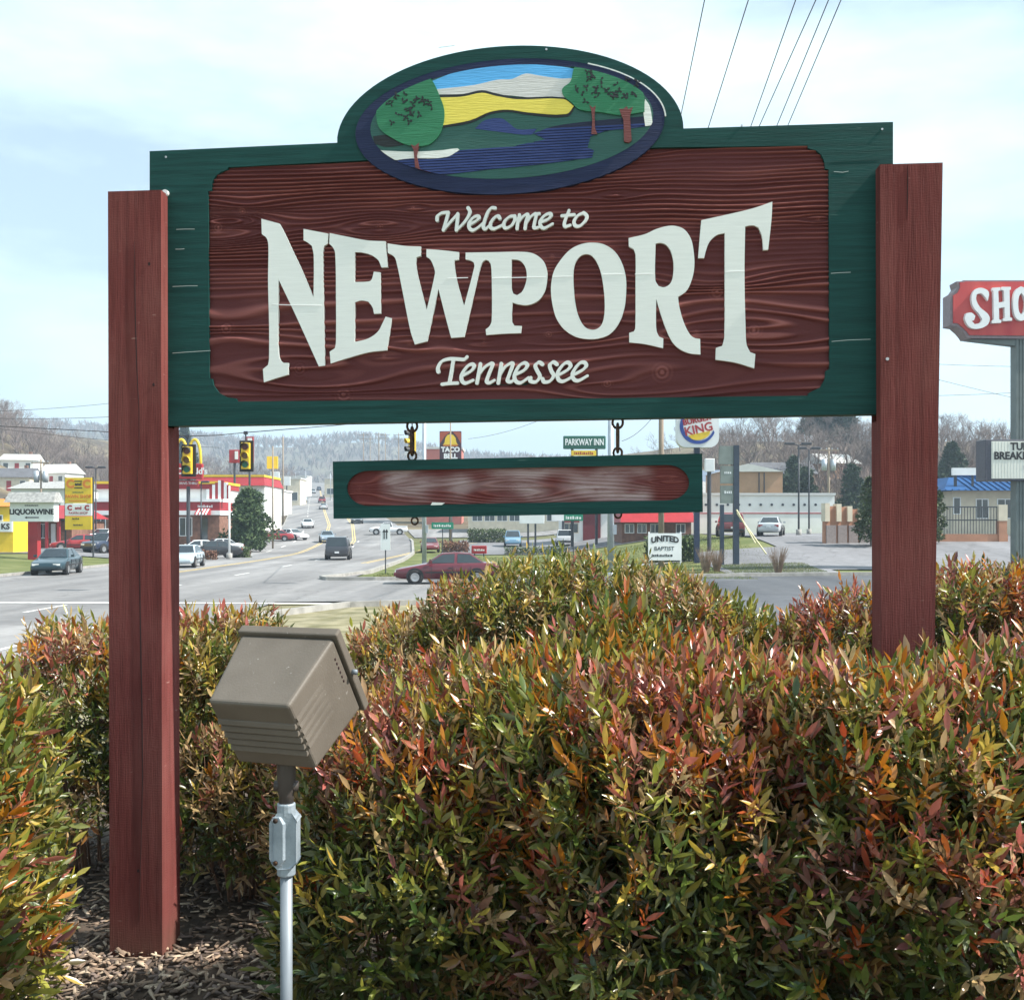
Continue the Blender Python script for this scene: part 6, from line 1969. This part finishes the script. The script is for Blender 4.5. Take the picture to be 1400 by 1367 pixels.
# houses on the hill, upper left
def house(px, Y, py_base, w, h, roof_h, wall, roofm, label, rz=0.0, d=7.0):
    x = (px - CX) / F * Y
    z0 = G(x, Y) 
    t = thing('house', label, 'house', (x, Y, z0), rz)
    zt = h
    MB().box(-w / 2, w / 2, 0, d, -3, zt).build('wall', wall, t)
    r = MB().add([(-w / 2 - .4, -.4, zt), (w / 2 + .4, -.4, zt), (w / 2 + .4, d + .4, zt), (-w / 2 - .4, d + .4, zt), (-w / 2 - .4, d / 2, zt + roof_h), (w / 2 + .4, d / 2, zt + roof_h)],
             [(0, 1, 5, 4), (2, 3, 4, 5), (1, 2, 5), (3, 0, 4), (0, 3, 2, 1)]).build('roof', roofm, t)
    MB().box(w * .2, w * .2 + .6, d * .55, d * .55 + .6, zt + roof_h * .4, zt + roof_h + .6).build('chimney', M_brick, r)
    for k in range(3):
        xx = -w / 2 + w * (k + .5) / 3
        if k == 1:
            MB().box(xx - .45, xx + .45, -.06, .01, zt - h + .1, zt - h + 2.1).build('door', M_redw, t)
        else:
            window(t, xx - .5, xx + .5, zt - h + 1.0, zt - h + 2.1, 0)
M_proof = mat('pale_metal_roof', (.52, .52, .50), .6, .08, 1)
M_droof = mat('dark_roof', (.10, .10, .11), .8, .15, 1)
house(23, 235, 630, 7, 2.8, 1.5, M_wwall, M_proof, 'pale house with a low roof on the bare hillside, with a carport', R(8))
house(70, 240, 631, 7, 2.8, 2.2, M_wwall, M_proof, 'white house with a steep pale roof on the bare hillside', R(-12))
house(12, 210, 652, 8, 2.8, 2.0, M_cream, M_droof, 'cream house low on the hillside above the yellow store', R(5))
house(100, 200, 655, 8, 2.6, 1.8, M_wwall, M_proof, 'low white house above the white gabled store', R(-6))
house(480, 900, 628, 16, 6, 4, M_wwall, M_proof, 'far white house on the blue ridge')
house(407, 620, 652, 14, 5, 3, M_wwall, M_droof, 'far white building beside the top of the road')

# far strip along the highway
for i, (px, Y, py0, py1, w, m_, lab) in enumerate([(366, 205, 672, 680, 6, M_wwall, 'white roadside store beyond the evergreen tree'), (385, 260, 655, 672, 9, M_cream, 'cream roadside store far along the highway'),
                            (398, 340, 652, 665, 10, M_wwall, 'white far store left of the uphill road'), (470, 330, 655, 676, 12, M_cream, 'cream far store right of the uphill road'), (606, 175, 610, 690, 6, M_redw, 'faded red building behind the taco sign')]):
    x = (px - CX) / F * Y
    t = thing('store', lab, 'building', (x, Y, G(x, Y)))
    zt = ZP(py0, Y) - G(x, Y)
    if i == 4: 
        zt = ZP(614, Y) - G(x, Y)
    MB().box(-w / 2, w / 2, 0, 8, -2, zt).build('wall', m_ if i != 4 else mat('faded_red_wall', (.48, .16, .13), .8), t)
    MB().box(-w / 2 - .2, w / 2 + .2, -.2, 8.2, zt, zt + .35).build('parapet', M_proof, t)
    for k in range(3):
        xx = -w / 2 + w * (k + .5) / 3
        window(t, xx - w * .1, xx + w * .1, max(0.6, zt * .2), max(1.8, zt * .5), 0)

# right half: drive-through block, maroon store, red awning store
t, X, Z = bt('store', 'store with a red awning roof behind the thick grey signal pole', 'building', 880, 98)
shell(t, X(850), X(945), 9, -1, Z(712), M_brick)
MB().hexa([(X(846), -1.4, Z(714)), (X(949), -1.4, Z(714)), (X(949), 9, Z(714)), (X(846), 9, Z(714)), (X(850), -.1, Z(698)), (X(945), -.1, Z(698)), (X(945), 8.5, Z(698)), (X(850), 8.5, Z(698))]).build('awning_roof', M_red, t)
for px in (855, 872, 890, 925):
    window(t, X(px), X(px + 11), Z(728), Z(717), 0, mull=2)
shell(t, X(852), X(943), 8, Z(698), Z(642), M_cream, 'upper_wall', .4)
shell(t, X(848), X(946), 8.6, Z(642), Z(640), M_proof, 'roof_edge', .1)
t, X, Z = bt('store', 'maroon store front with white pilasters beyond the parked white car', 'building', 800, 118)
shell(t, X(768), X(848), 8, -1, Z(690), M_wwall)
MB().box(X(797), X(821), -.12, .01, -1, Z(702)).build('maroon_door', mat('maroon_panels', (.14, .015, .02), .6), t)
MB().box(X(770), X(792), -.12, .01, Z(714), Z(708)).build('fascia', M_redw, t)
window(t, X(772), X(790), Z(728), Z(716), 0, M_cream, 3)
MB().box(X(766), X(850), -.4, 8.2, Z(690), Z(687)).build('parapet', M_proof, t)
t, X, Z = bt('restaurant', 'low building with dark glass front behind the clipped hedge', 'building', 720, 150)
shell(t, X(640), X(790), 10, -1, Z(690), M_cream)
MB().box(X(636), X(794), -.6, 10.5, Z(690), Z(684)).build('roof_slab', M_droof, t)
for px in range(646, 784, 17):
    window(t, X(px), X(px + 13), Z(712), Z(696), 0, mull=2)

# long white building with red stripe and round vents
t, X, Z = bt('commercial_building', 'long white building with a red stripe and a row of round dots', 'building', 1045, 101)
shell(t, X(940), X(1141), 14, -1, Z(677), M_wwall)
shell(t, X(939), X(1142), 14.4, Z(677), Z(674), M_proof, 'parapet', -.2)
shell(t, X(939.5), X(1141.5), 14.2, Z(702.4), Z(701), M_redw, 'red_stripe', -.05)
for px in range(950, 1140, 15):
    MB().disc_y(X(px), Z(690), .12, -.08, .01, 12).build('round_vent', M_dark_steel, t)
M_tanb = mat('tan_block_wall', (.40, .24, .15), .85, .08, 1.0)
t, X, Z = bt('commercial_building', 'tan block building with a pale gable standing above the long white building', 'building', 1030, 132)
shell(t, X(985), X(1070), 10, -2, Z(645), M_tanb)
MB().add([(X(983), -.4, Z(645)), (X(1072), -.4, Z(645)), (X(1072), 10.4, Z(645)), (X(983), 10.4, Z(645)), (X(1022), -.4, Z(634)), (X(1022), 10.4, Z(634))],
         [(0, 1, 4), (2, 3, 5), (1, 2, 5, 4), (3, 0, 4, 5), (0, 3, 2, 1)]).build('roof', M_proof, t)
for px in (1037, 1044):
    MB().box(X(px), X(px) + .12, -.12, .01, -1, Z(646)).build('downpipe', M_dark_steel, t)
house(1075, 165, 642, 9, 3.0, 2.0, M_tanb, M_droof, 'tan house with a dark roof on the wooded rise')
house(1152, 175, 655, 6.5, 2.4, 1.8, M_tanb, M_proof, 'pale-roofed gabled house among the trees on the wooded rise', R(20))
house(960, 150, 668, 10, 3.0, 2.0, M_brick, M_shingle, 'brick house with a grey roof right of the burger sign')
house(975, 170, 635, 9, 3.0, 2.2, M_cream, mat('slate_blue_roof', (.13, .17, .23), .7), 'cream house with a slate blue roof under the bare trees')

# tan wall with cream pillars
t, X, Z = bt('garden_wall', 'tan stepped wall with cream pillars and grey gates at the lot', 'wall', 1160, 72, R(10))
M_salmon = mat('salmon_stucco', (.42, .21, .13), .85, .1, 1.5)
for i, (a, b, top) in enumerate(((1125, 1142, 692), (1142, 1158, 693), (1158, 1174, 696), (1174, 1220, 700))):
    shell(t, X(a), X(b), .35, -1, Z(top), M_salmon, 'wall_panel')
    MB().box(X(a) - .02, X(a) + .32, -.14, .45, Z(713), Z(top - 4)).build('pillar', M_cream, t)
    MB().box(X(a + 2), X(b - 1), -.1, .01, -.4, Z(718)).build('gate_panel', mat('grey_gate', (.26, .22, .21), .7, .1) if i == 0 else bpy.data.materials['grey_gate'], t)

# blue-roofed restaurant
t, X, Z = bt('restaurant', 'cream restaurant with a blue metal roof and a picket patio', 'building', 1330, 80)
shell(t, X(1302), X(1420), 9, -1, Z(670), M_cream)
M_broof = mat('blue_metal_roof', (.016, .070, .19), .6, .1, .8, spec=.15)
rf_ = MB().hexa([(X(1282), -1.2, Z(671)), (X(1440), -1.2, Z(671)), (X(1440), 10, Z(671)), (X(1282), 10, Z(671)), (X(1312), 2.0, Z(651)), (X(1440), 2.0, Z(651)), (X(1440), 7, Z(651)), (X(1312), 7, Z(651))]).build('roof', M_broof, t)
for i in range(15):
    a = 1284 + i * 9
    f = min(1, max(0, (a - 1282) / 30))
    MB().tube([(X(a), -1.22, Z(671) + .05), (X(max(a, 1314) if a > 1312 else a + 6), 2.0 if a > 1312 else -.6, Z(651) + .05 if a > 1312 else Z(668))], .04, 4).build('roof_seam', M_broof, rf_)
shell(t, X(1342), X(1390), 3, Z(652), Z(640), M_broof, 'roof_tower', 1.8)
MB().box(X(1299), X(1332), -.4, -.2, Z(650), Z(640)).build('roof_sign', M_white, t)
MB().box(X(1302), X(1306), -.3, -.25, Z(668), Z(650)).build('sign_prop', M_dark_steel, t)
MB().box(X(1326), X(1329), -.3, -.25, Z(668), Z(650)).build('sign_prop', M_dark_steel, t)
window(t, X(1304), X(1312), Z(702), Z(681), 0, M_white, 1)
window(t, X(1335), X(1350), Z(708), Z(683), 0, M_white, 2)
window(t, X(1364), X(1384), Z(708), Z(683), 0, M_white, 2)
t, X, Z = bt('patio_fence', 'low salmon patio wall with railings and a cream pillar', 'fence', 1330, 73)
shell(t, X(1262), X(1378), .3, -1, Z(730), M_salmon, 'patio_wall')
for px in range(1264, 1378, 4):
    MB().tube([(X(px), .15, Z(730)), (X(px), .15, Z(693))], .025, 5).build('railing_bar', M_dark_steel, t)
for py in (693, 711):
    MB().box(X(1262), X(1378), .11, .19, Z(py) - .04, Z(py) + .04).build('rail', M_dark_steel, t)
MB().box(X(1365), X(1376), -.1, .4, -1, Z(712)).build('pillar', M_salmon, t)
MB().box(X(1364.5), X(1376.5), -.12, .42, Z(712), Z(690)).build('pillar_top', M_cream, t)

# ================================================================== trees
M_bark = mat('grey_bark', (.15, .12, .105), .9, .2, 4, .3, 20)
M_twig = mat('bare_twigs', (.19, .15, .135), .9, .2, 3)
M_ever = mat('evergreen_needles', (.035, .068, .026), .7, .45, 1.3, col2=(.085, .13, .045))
M_cedar = mat('cedar_foliage', (.018, .040, .020), .7, .45, .8, col2=(.045, .075, .035))

def bare_tree_mesh(seed, h=11.0):
    r_ = random.Random(seed)
    tr, tw = MB(), MB()
    def grow(p, d, L, r, lv):
        n = 3
        pts = [p]
        q = p
        dd = d.copy()
        for i in range(n):
            dd = (dd + Vector((r_.gauss(0, .13), r_.gauss(0, .13), r_.gauss(0.04, .06)))).normalized()
            q = q + dd * (L / n)
            pts.append(q)
        (tr if lv < 2 else tw).tube(pts, r, 6 if lv < 2 else 3, False, r * .5)
        if lv >= 5:
            return
        k = (5, 4, 4, 3, 3)[lv]
        for i in range(k):
            t = r_.uniform(.35, 1.0)
            j = min(n - 1, int(t * n)); s = pts[j].lerp(pts[j + 1], t * n - j)
            a = Vector((r_.gauss(0, 1), r_.gauss(0, 1), r_.gauss(.35, .5))).normalized()
            nd = (dd * .75 + a * .75).normalized()
            if nd.z < -.1: nd.z = .1
            grow(s, nd, L * r_.uniform(.50, .74), max(.012, r * .5), lv + 1)
    grow(Vector((0, 0, -.3)), Vector((0, 0, 1)), h * .42, .17, 0)
    return tr, tw
protos = []
for s in range(4):
    tr, tw = bare_tree_mesh(100 + s)
    def mk(mb, nm, m):
        me = bpy.data.meshes.new(nm); me.from_pydata(mb.v, [], mb.f); me.materials.append(m); me.update(); return me
    protos.append((mk(tr, 'trunk', M_bark), mk(tw, 'crown', M_twig)))
r3 = random.Random(9)
def bare_tree(px, Y, h, label, group):
    x, y, z = ground(px, Y)
    t = thing('bare_tree', label, 'tree', (x, y, z), r3.uniform(0, 6.28), group)
    s = h / 9.5
    t.scale = (s * r3.uniform(.95, 1.25), s * r3.uniform(.95, 1.25), s)
    a, b = protos[r3.randrange(4)]
    for nm, me in (('trunk', a), ('crown', b)):
        o = bpy.data.objects.new(nm, me); COL.objects.link(o); o.parent = t
GL = 'bare trees on the left hillside'
for i in range(46):
    px = -30 + i * 4.7 + r3.uniform(-6, 6)
    bare_tree(px, r3.uniform(255, 330), r3.uniform(7.5, 11) * (1 - .15 * (px > 150)), 'bare leafless tree on the left hillside behind the pale houses', GL)
for i in range(26):
    bare_tree(240 + i * 6.5 + r3.uniform(-6, 6), r3.uniform(330, 460), r3.uniform(10, 14) * (1.25 - i * .02), 'bare leafless tree on the slope behind the golden arches', 'bare trees behind the golden arches')
for i in range(64):
    px = 985 + i * 5.9 + r3.uniform(-8, 8)
    bare_tree(px, r3.uniform(165, 230), r3.uniform(6.5, 10.5), 'bare leafless tree on the wooded rise beyond the long white building', 'bare trees on the right rise')
bare_tree(735, 165, 13.5, 'bare rounded tree standing alone right of the taco sign', None)
bare_tree(661, 175, 11.5, 'smaller bare tree just right of the taco sign', None)
bare_tree(900, 150, 12, 'bare tree behind the tan wooden utility pole', None)
for px in (505, 560, 630, 690, 780, 830, 870, 930):
    bare_tree(px, r3.uniform(230, 300), r3.uniform(7, 9), 'bare low tree in the far valley behind the hanging plank', 'bare trees in the valley')

def conifer(name, label, px, Y, h, rad, m, dens=1400, lean=.75, leaf=.34, base=.08, cat='tree', group=None, dz=0, taper=1.0):
    x, y, z = ground(px, Y)
    t = thing(name, label, cat, (x, y, z + dz), 0, group)
    g = np.random.default_rng(int(px * 7 + Y))
    MB().tube([(0, 0, -.3), (0, 0, h * .85)], h * .018, 8, False, h * .004).build('trunk', M_bark, t)
    k = dens
    u = base + (1 - base) * g.random(k) ** 1.15
    a = g.random(k) * 6.283
    prof = np.clip((1 - u) ** lean * taper, 0, None) * np.clip((u - base) / .10 + .55, 0, 1)
    lumps = 1 + .95 * fbm(np.cos(a) * 1.7 + 9, np.sin(a) * 1.7 + u * 7, int(px), 3) * 2
    rr = rad * prof * lumps * (.45 + .55 * g.random(k) ** .5)
    P = np.stack([np.cos(a) * rr, np.sin(a) * rr, u * h], 1)
    D = unit(np.stack([np.cos(a), np.sin(a), .35 + .4 * g.normal(size=k)], 1) + .45 * g.normal(size=(k, 3)))
    N = unit(np.cross(D, g.normal(size=(k, 3)))); B = np.cross(N, D)
    L = leaf * (.6 + .8 * g.random(k))
    # a spray of five blades at every point
    Vs, Fs = [], []
    o = 0
    for j in range(5):
        dj = unit(D + .55 * g.normal(size=(k, 3))); bj = unit(np.cross(dj, g.normal(size=(k, 3))))
        tri = np.stack([P, P + dj * (L * .55)[:, None] + bj * (L * .20)[:, None], P + dj * L[:, None], P + dj * (L * .5)[:, None] - bj * (L * .20)[:, None]], 1)
        Vs.append(tri.reshape(-1, 3))
        Fs.append(np.arange(k * 4).reshape(k, 4) + o); o += k * 4
    me = mesh_np('crown', np.concatenate(Vs), np.concatenate(Fs))
    link('crown', me, m, t)
    return t
def clumpy_tree(name, label, px, Y, h, rad, m, clumps=30, per=110, leaf=.3, group=None, base=.12):
    x, y, z = ground(px, Y)
    t = thing(name, label, 'tree', (x, y, z), 0, group)
    g = np.random.default_rng(int(px * 3 + Y))
    tk = MB(); tk.tube([(0, 0, -.3), (0, 0, h * .8)], h * .022, 8, False, h * .006)
    C = []
    for i in range(clumps):
        u = base + (1 - base) * (i + .5) / clumps
        prof = (1 - u) ** .55 * min(1, (u - base) / .12 + .6)
        a = i * 2.4 + g.normal() * .5
        rr = rad * prof * (.35 + .55 * g.random())
        c = np.array([math.cos(a) * rr, math.sin(a) * rr, u * h])
        C.append((c, rad * (.20 + .16 * g.random()) * (.55 + .6 * prof)))
        tk.tube([(0, 0, max(.1, u * h - .5 * rr)), tuple(c)], h * .006, 4, False, h * .002)
    tk.build('trunk', M_bark, t)
    Vs = []
    for c, r in C:
        d = unit(g.normal(size=(per, 3)))
        P = c + d * (r * (.55 + .55 * g.random((per, 1)))) * np.array([1.15, 1.15, .8])
        D = unit(d + .6 * g.normal(size=(per, 3)) + np.array([0, 0, .15]))
        for j in range(3):
            dj = unit(D + .6 * g.normal(size=(per, 3))); b = unit(np.cross(dj, g.normal(size=(per, 3))))
            L = leaf * (.6 + .8 * g.random((per, 1)))
            Vs.append(np.stack([P, P + dj * L * .5 + b * L * .2, P + dj * L, P + dj * L * .5 - b * L * .2], 1).reshape(-1, 3))
    V = np.concatenate(Vs)
    link('crown', mesh_np('crown', V, np.arange(len(V)).reshape(-1, 4)), m, t)
M_magn = mat('magnolia_leaf', (.030, .055, .018), .4, .5, 1.5, col2=(.085, .11, .035))
clumpy_tree('evergreen_tree', 'dark bushy evergreen tree behind the white lamp post', 340, 104, 5.9, 2.7, M_ever, 34, 130, .34)
clumpy_tree('evergreen_tree', 'broad dark magnolia tree beside the tan wall', 1191, 70, 4.5, 1.15, M_magn, 26, 100, .2)
clumpy_tree('evergreen_tree', 'magnolia tree edge showing right of the right post', 1274, 72, 4.0, 1.15, M_magn, 24, 90, .2)
conifer('pine_tree', 'tall dark pine above the wooded rise', 1118, 215, 14, 3.8, M_cedar, 1500, .6, .9, .25)
conifer('pine_tree', 'second dark pine just right of the tall pine', 1152, 210, 11.5, 3.2, M_cedar, 1300, .6, .85, .2)
conifer('pine_tree', 'dark cedar behind the blue roof', 1302, 150, 8.0, 2.5, M_cedar, 1000, .6, .6, .1)
conifer('pine_tree', 'dark cedar on the slope above the arches sign', 252, 330, 22, 4.5, M_cedar, 1100, .8, 1.1, .2)
for px, Y, h in ((1085, 150, 7), (1102, 140, 6), (1165, 135, 6.5), (1210, 140, 7), (1075, 140, 5)):
    clumpy_tree('cedar_tree', 'low dark cedar among the trees behind the lamp posts', px, Y, h, 1.9, M_cedar, 20, 80, .45, 'low cedars behind the lamp posts', .05)
for px, Y, h in ((12, 118, 4.5), (75, 125, 4.0), (80, 118, 3.2)):
    conifer('cedar_tree', 'dark green cedar behind the yellow store and liquor sign', px, Y, h, 1.9, M_cedar, 700, .5, .45, .05, group='cedars behind the yellow store')

M_hedge = mat('hedge_leaf', (.040, .072, .020), .6, .5, 2.5, col2=(.085, .12, .035))
M_redhedge = mat('winter_red_hedge', (.13, .055, .035), .7, .4, 2.5, col2=(.20, .10, .055))
def hedge(label, px0, px1, Y, h, d, m, n=1800, leaf=.12):
    x0, x1 = XY(px0, Y)[0], XY(px1, Y)[0]
    xm = (x0 + x1) / 2
    t = thing('hedge', label, 'hedge', (xm, Y, G(xm, Y)))
    g = np.random.default_rng(int(px0))
    P = np.stack([g.uniform(x0 - xm, x1 - xm, n), g.uniform(-d / 2, d / 2, n), h * (.03 + .97 * g.random(n))], 1)
    P[:, 2] *= 1 + .25 * fbm(P[:, 0] * .9, P[:, 1], int(px0), 3)
    D = unit(g.normal(size=(n, 3)) + np.array([0, 0, .4])); B = unit(np.cross(D, g.normal(size=(n, 3))))
    L = (leaf * (.6 + .8 * g.random(n)))[:, None]
    V = np.stack([P, P + D * L * .5 + B * L * .3, P + D * L, P + D * L * .5 - B * L * .3], 1)
    link('foliage', mesh_np('foliage', V.reshape(-1, 3), np.arange(n * 4).reshape(n, 4)), m, t, kind='stuff')
    mb = MB()
    for i in range(14):
        x = x0 - xm + (x1 - x0) * (i + .5) / 14
        mb.tube([(x, 0, -.1), (x + .1, .1, h * .7)], .03, 4, False)
    mb.build('stems', M_stem, t)
hedge('clipped green hedge in front of the low building with dark glass', 640, 692, 128, 1.6, 1.6, M_hedge, 2600, .22)
hedge('reddish winter hedge in front of the parked restaurant cars', 243, 296, 82, .75, .8, M_redhedge, 1800, .14)
hedge('low green hedge right of the white lamp post', 316, 342, 88, .9, 1.0, M_hedge, 1200, .15)
hedge('dark juniper bushes at the foot of the tan utility pole', 884, 950, 66, 1.5, 1.6, M_hedge, 2600, .24)
hedge('reddish shrubs beside the far parking lot by the signal pole', 604, 640, 98, 1.2, 1.2, M_redhedge, 1600, .18)
hedge('low shrubs along the far lot edge under the plank', 690, 775, 97, .7, .8, M_hedge, 1600, .16)
# dry ornamental grasses on the island
M_dry = mat('dry_grass', (.30, .21, .15), .9, .25, 4)
for px, Y, h, lab in ((1064, 56.5, 1.55, 'tuft of dry reddish ornamental grass on the island kerb'), (965, 57.5, 1.5, 'thin dry grass tuft left of the twin-post pylon'), (980, 58.5, 1.3, 'smaller dry grass tuft at the pylon foot')):
    t = upright('ornamental_grass', lab, 'grass tuft', px, Y)
    mb = MB(); g = random.Random(px)
    for i in range(150):
        a = g.uniform(0, 6.28); l = g.uniform(.6, 1) * h; s = g.uniform(.05, .55)
        mb.tube([(.12 * math.cos(a), .12 * math.sin(a), -.05), (.12 * math.cos(a) + s * .4 * math.cos(a), .12 * math.sin(a) + s * .4 * math.sin(a), l * .6), (.1 * math.cos(a) + s * math.cos(a), .1 * math.sin(a) + s * math.sin(a), l)], .012, 3, False, .004)
    mb.build('blades', M_dry, t)

# short grass on the near banks, as blades
def turf(label, boxes, n, h, seed):
    g = np.random.default_rng(seed)
    bx = np.array(boxes); i = g.choice(len(bx), n)
    x = g.uniform(bx[i, 0], bx[i, 1]); y = g.uniform(bx[i, 2], bx[i, 3])
    P = np.stack([x, y, gz(x, y)], 1)
    D = unit(np.stack([.45 * g.normal(size=n), .45 * g.normal(size=n), np.ones(n)], 1)); a = g.random(n) * 6.28
    B = np.stack([np.cos(a), np.sin(a), 0 * a], 1)
    L = (h * (.5 + g.random(n)))[:, None]; w = .018
    V = np.stack([P - B * w, P + B * w, P + D * L], 1)
    o = link('lawn_grass', mesh_np('lawn_grass', V.reshape(-1, 3), np.arange(n * 3).reshape(n, 3)), mat('grass_blade', (.10, .15, .035), .8, .3, .5, col2=(.21, .20, .075)), None, kind='stuff')
    return tag(o, label, 'grass')
turf('short green and dry grass on the banks across the side street', [(-7.2, 12, 51.6, 58), (-6, 16, 56, 90), (12, 17, 57, 62)], 60000, .10, 3)

# ================================================================== far hills with their woods
M_hill = mat('wooded_hill', (.10, .085, .075), .95, .2, .02, col2=(.16, .145, .10), detail=12)
def ridge(name, Y0, Yc, crest, seed, n=90):
    pxs = np.linspace(crest[0][0], crest[-1][0], n)
    cy = np.interp(pxs, [c[0] for c in crest], [c[1] for c in crest])
    rows = []
    for j, f in enumerate(np.linspace(0, 1.6, 14)):
        Y = Y0 + (Yc - Y0) * f
        for i in range(n):
            x = (pxs[i] - CX) / F * (Y0 + (Yc - Y0) * 1.0) * (0.75 + .25 * f)
            top = ZP(cy[i], Yc) 
            ff = f if f <= 1 else 1 - (f - 1) * .6
            z = -4 + (top + 4) * float(S(ff)) + 6 * float(fbm(x * .006, Y * .006, seed, 4)) * ff
            rows.append((x, Y, z))
    fs = [(j * n + i, j * n + i + 1, (j + 1) * n + i + 1, (j + 1) * n + i) for j in range(13) for i in range(n - 1)]
    me = bpy.data.meshes.new(name); me.from_pydata(rows, [], fs)
    link(name, me, M_hill, None, True, kind='structure')
    return np.array(rows)
R1 = ridge('hills', 700, 1250, [(-700, 585), (-200, 580), (100, 590), (250, 600), (330, 610), (400, 612), (450, 606), (510, 606), (560, 614), (640, 630), (800, 638), (1100, 640), (1500, 632), (2200, 620)], 3)
def far_wood(rows, label, n, h, seed):
    g = np.random.default_rng(seed)
    # twiggy upright sprays scattered over the hill faces
    nn = 90
    j = g.integers(3, 9, n); i = g.integers(0, nn - 1, n)
    f1, f2 = g.random((n, 1)), g.random((n, 1))
    A = rows[j * nn + i]; B = rows[j * nn + i + 1]; C = rows[(j + 1) * nn + i]
    P = A + (B - A) * f1 + (C - A) * f2
    Vs, Fs, o = [], [], 0
    H = h * (.6 + .7 * g.random((n, 1)))
    for k in range(12):
        d = unit(np.stack([.42 * g.normal(size=n), .42 * g.normal(size=n), np.ones(n)], 1))
        b = unit(np.cross(d, g.normal(size=(n, 3))))
        s = P + np.array([0, 0, 1.0]) * H * (.15 + .35 * g.random((n, 1)))
        w = H * .035
        Vs.append(np.stack([s - b * w * .4, s + d * H * .4 + b * w, s + d * H * .6, s + d * H * .35 - b * w], 1).reshape(-1, 3))
        Fs.append(np.arange(n * 4).reshape(n, 4) + o); o += n * 4
    ob = link('far_wood', mesh_np('far_wood', np.concatenate(Vs), np.concatenate(Fs)), M_twig, None, kind='stuff')
    return tag(ob, label, 'wood')
def brush(label, areas, n, h, seed, m):
    g = np.random.default_rng(seed)
    A = np.array(areas, float); i = g.choice(len(A), n)
    Y = g.uniform(A[i, 2], A[i, 3]); x = (g.uniform(A[i, 0], A[i, 1]) - CX) / F * Y
    P = np.stack([x, Y, gz(x, Y)], 1)
    H = h * (.4 + .9 * g.random((n, 1)) ** 1.5)
    Vs = []
    for k in range(16):
        d = unit(np.stack([.5 * g.normal(size=n), .5 * g.normal(size=n), np.ones(n)], 1)); b = unit(np.cross(d, g.normal(size=(n, 3))))
        s0 = P + np.array([0, 0, 1.0]) * H * .45 * g.random((n, 1)); w = H * .014
        Vs.append(np.stack([s0 - b * w, s0 + b * w, s0 + d * H * (.4 + .3 * g.random((n, 1)))], 1).reshape(-1, 3))
    V = np.concatenate(Vs)
    return tag(link('brushwood', mesh_np('brushwood', V, np.arange(len(V)).reshape(-1, 3)), m, None, kind='stuff'), label, 'brush')
brush('tangled leafless brush filling the wooded rise behind the long white building', [(960, 1400, 140, 260), (1060, 1400, 150, 200)], 1500, 4.6, 31, mat('red_brown_brush', (.15, .105, .085), .9, .3, .05, col2=(.22, .17, .15)))
brush('tangled leafless brush between the trees on the left hillside', [(-60, 240, 255, 340), (200, 400, 300, 480)], 1500, 5.5, 32, M_twig)
far_wood(R1, 'hazy leafless woods covering the far ridge', 9000, 12.0, 5)

# ================================================================== the hazy air
hz = bpy.data.meshes.new('haze')
hb_ = MB(); hb_.box(-2600, 2600, -80, 2300, -12, 190)
o = hb_.build('haze', None, None, kind='stuff')
mh = bpy.data.materials.new('haze_air'); mh.use_nodes = True
nh = mh.node_tree.nodes; nh.clear()
oh = nh.new('ShaderNodeOutputMaterial'); vh = nh.new('ShaderNodeVolumePrincipled')
vh.inputs['Color'].default_value = (0.66, 0.83, 1.0, 1)
vh.inputs['Density'].default_value = 0.00055
vh.inputs['Anisotropy'].default_value = 0.2
mh.node_tree.links.new(vh.outputs[0], oh.inputs['Volume'])
o.data.materials.append(mh)
tag(o, 'thin pale blue haze in the air over the valley', 'haze')
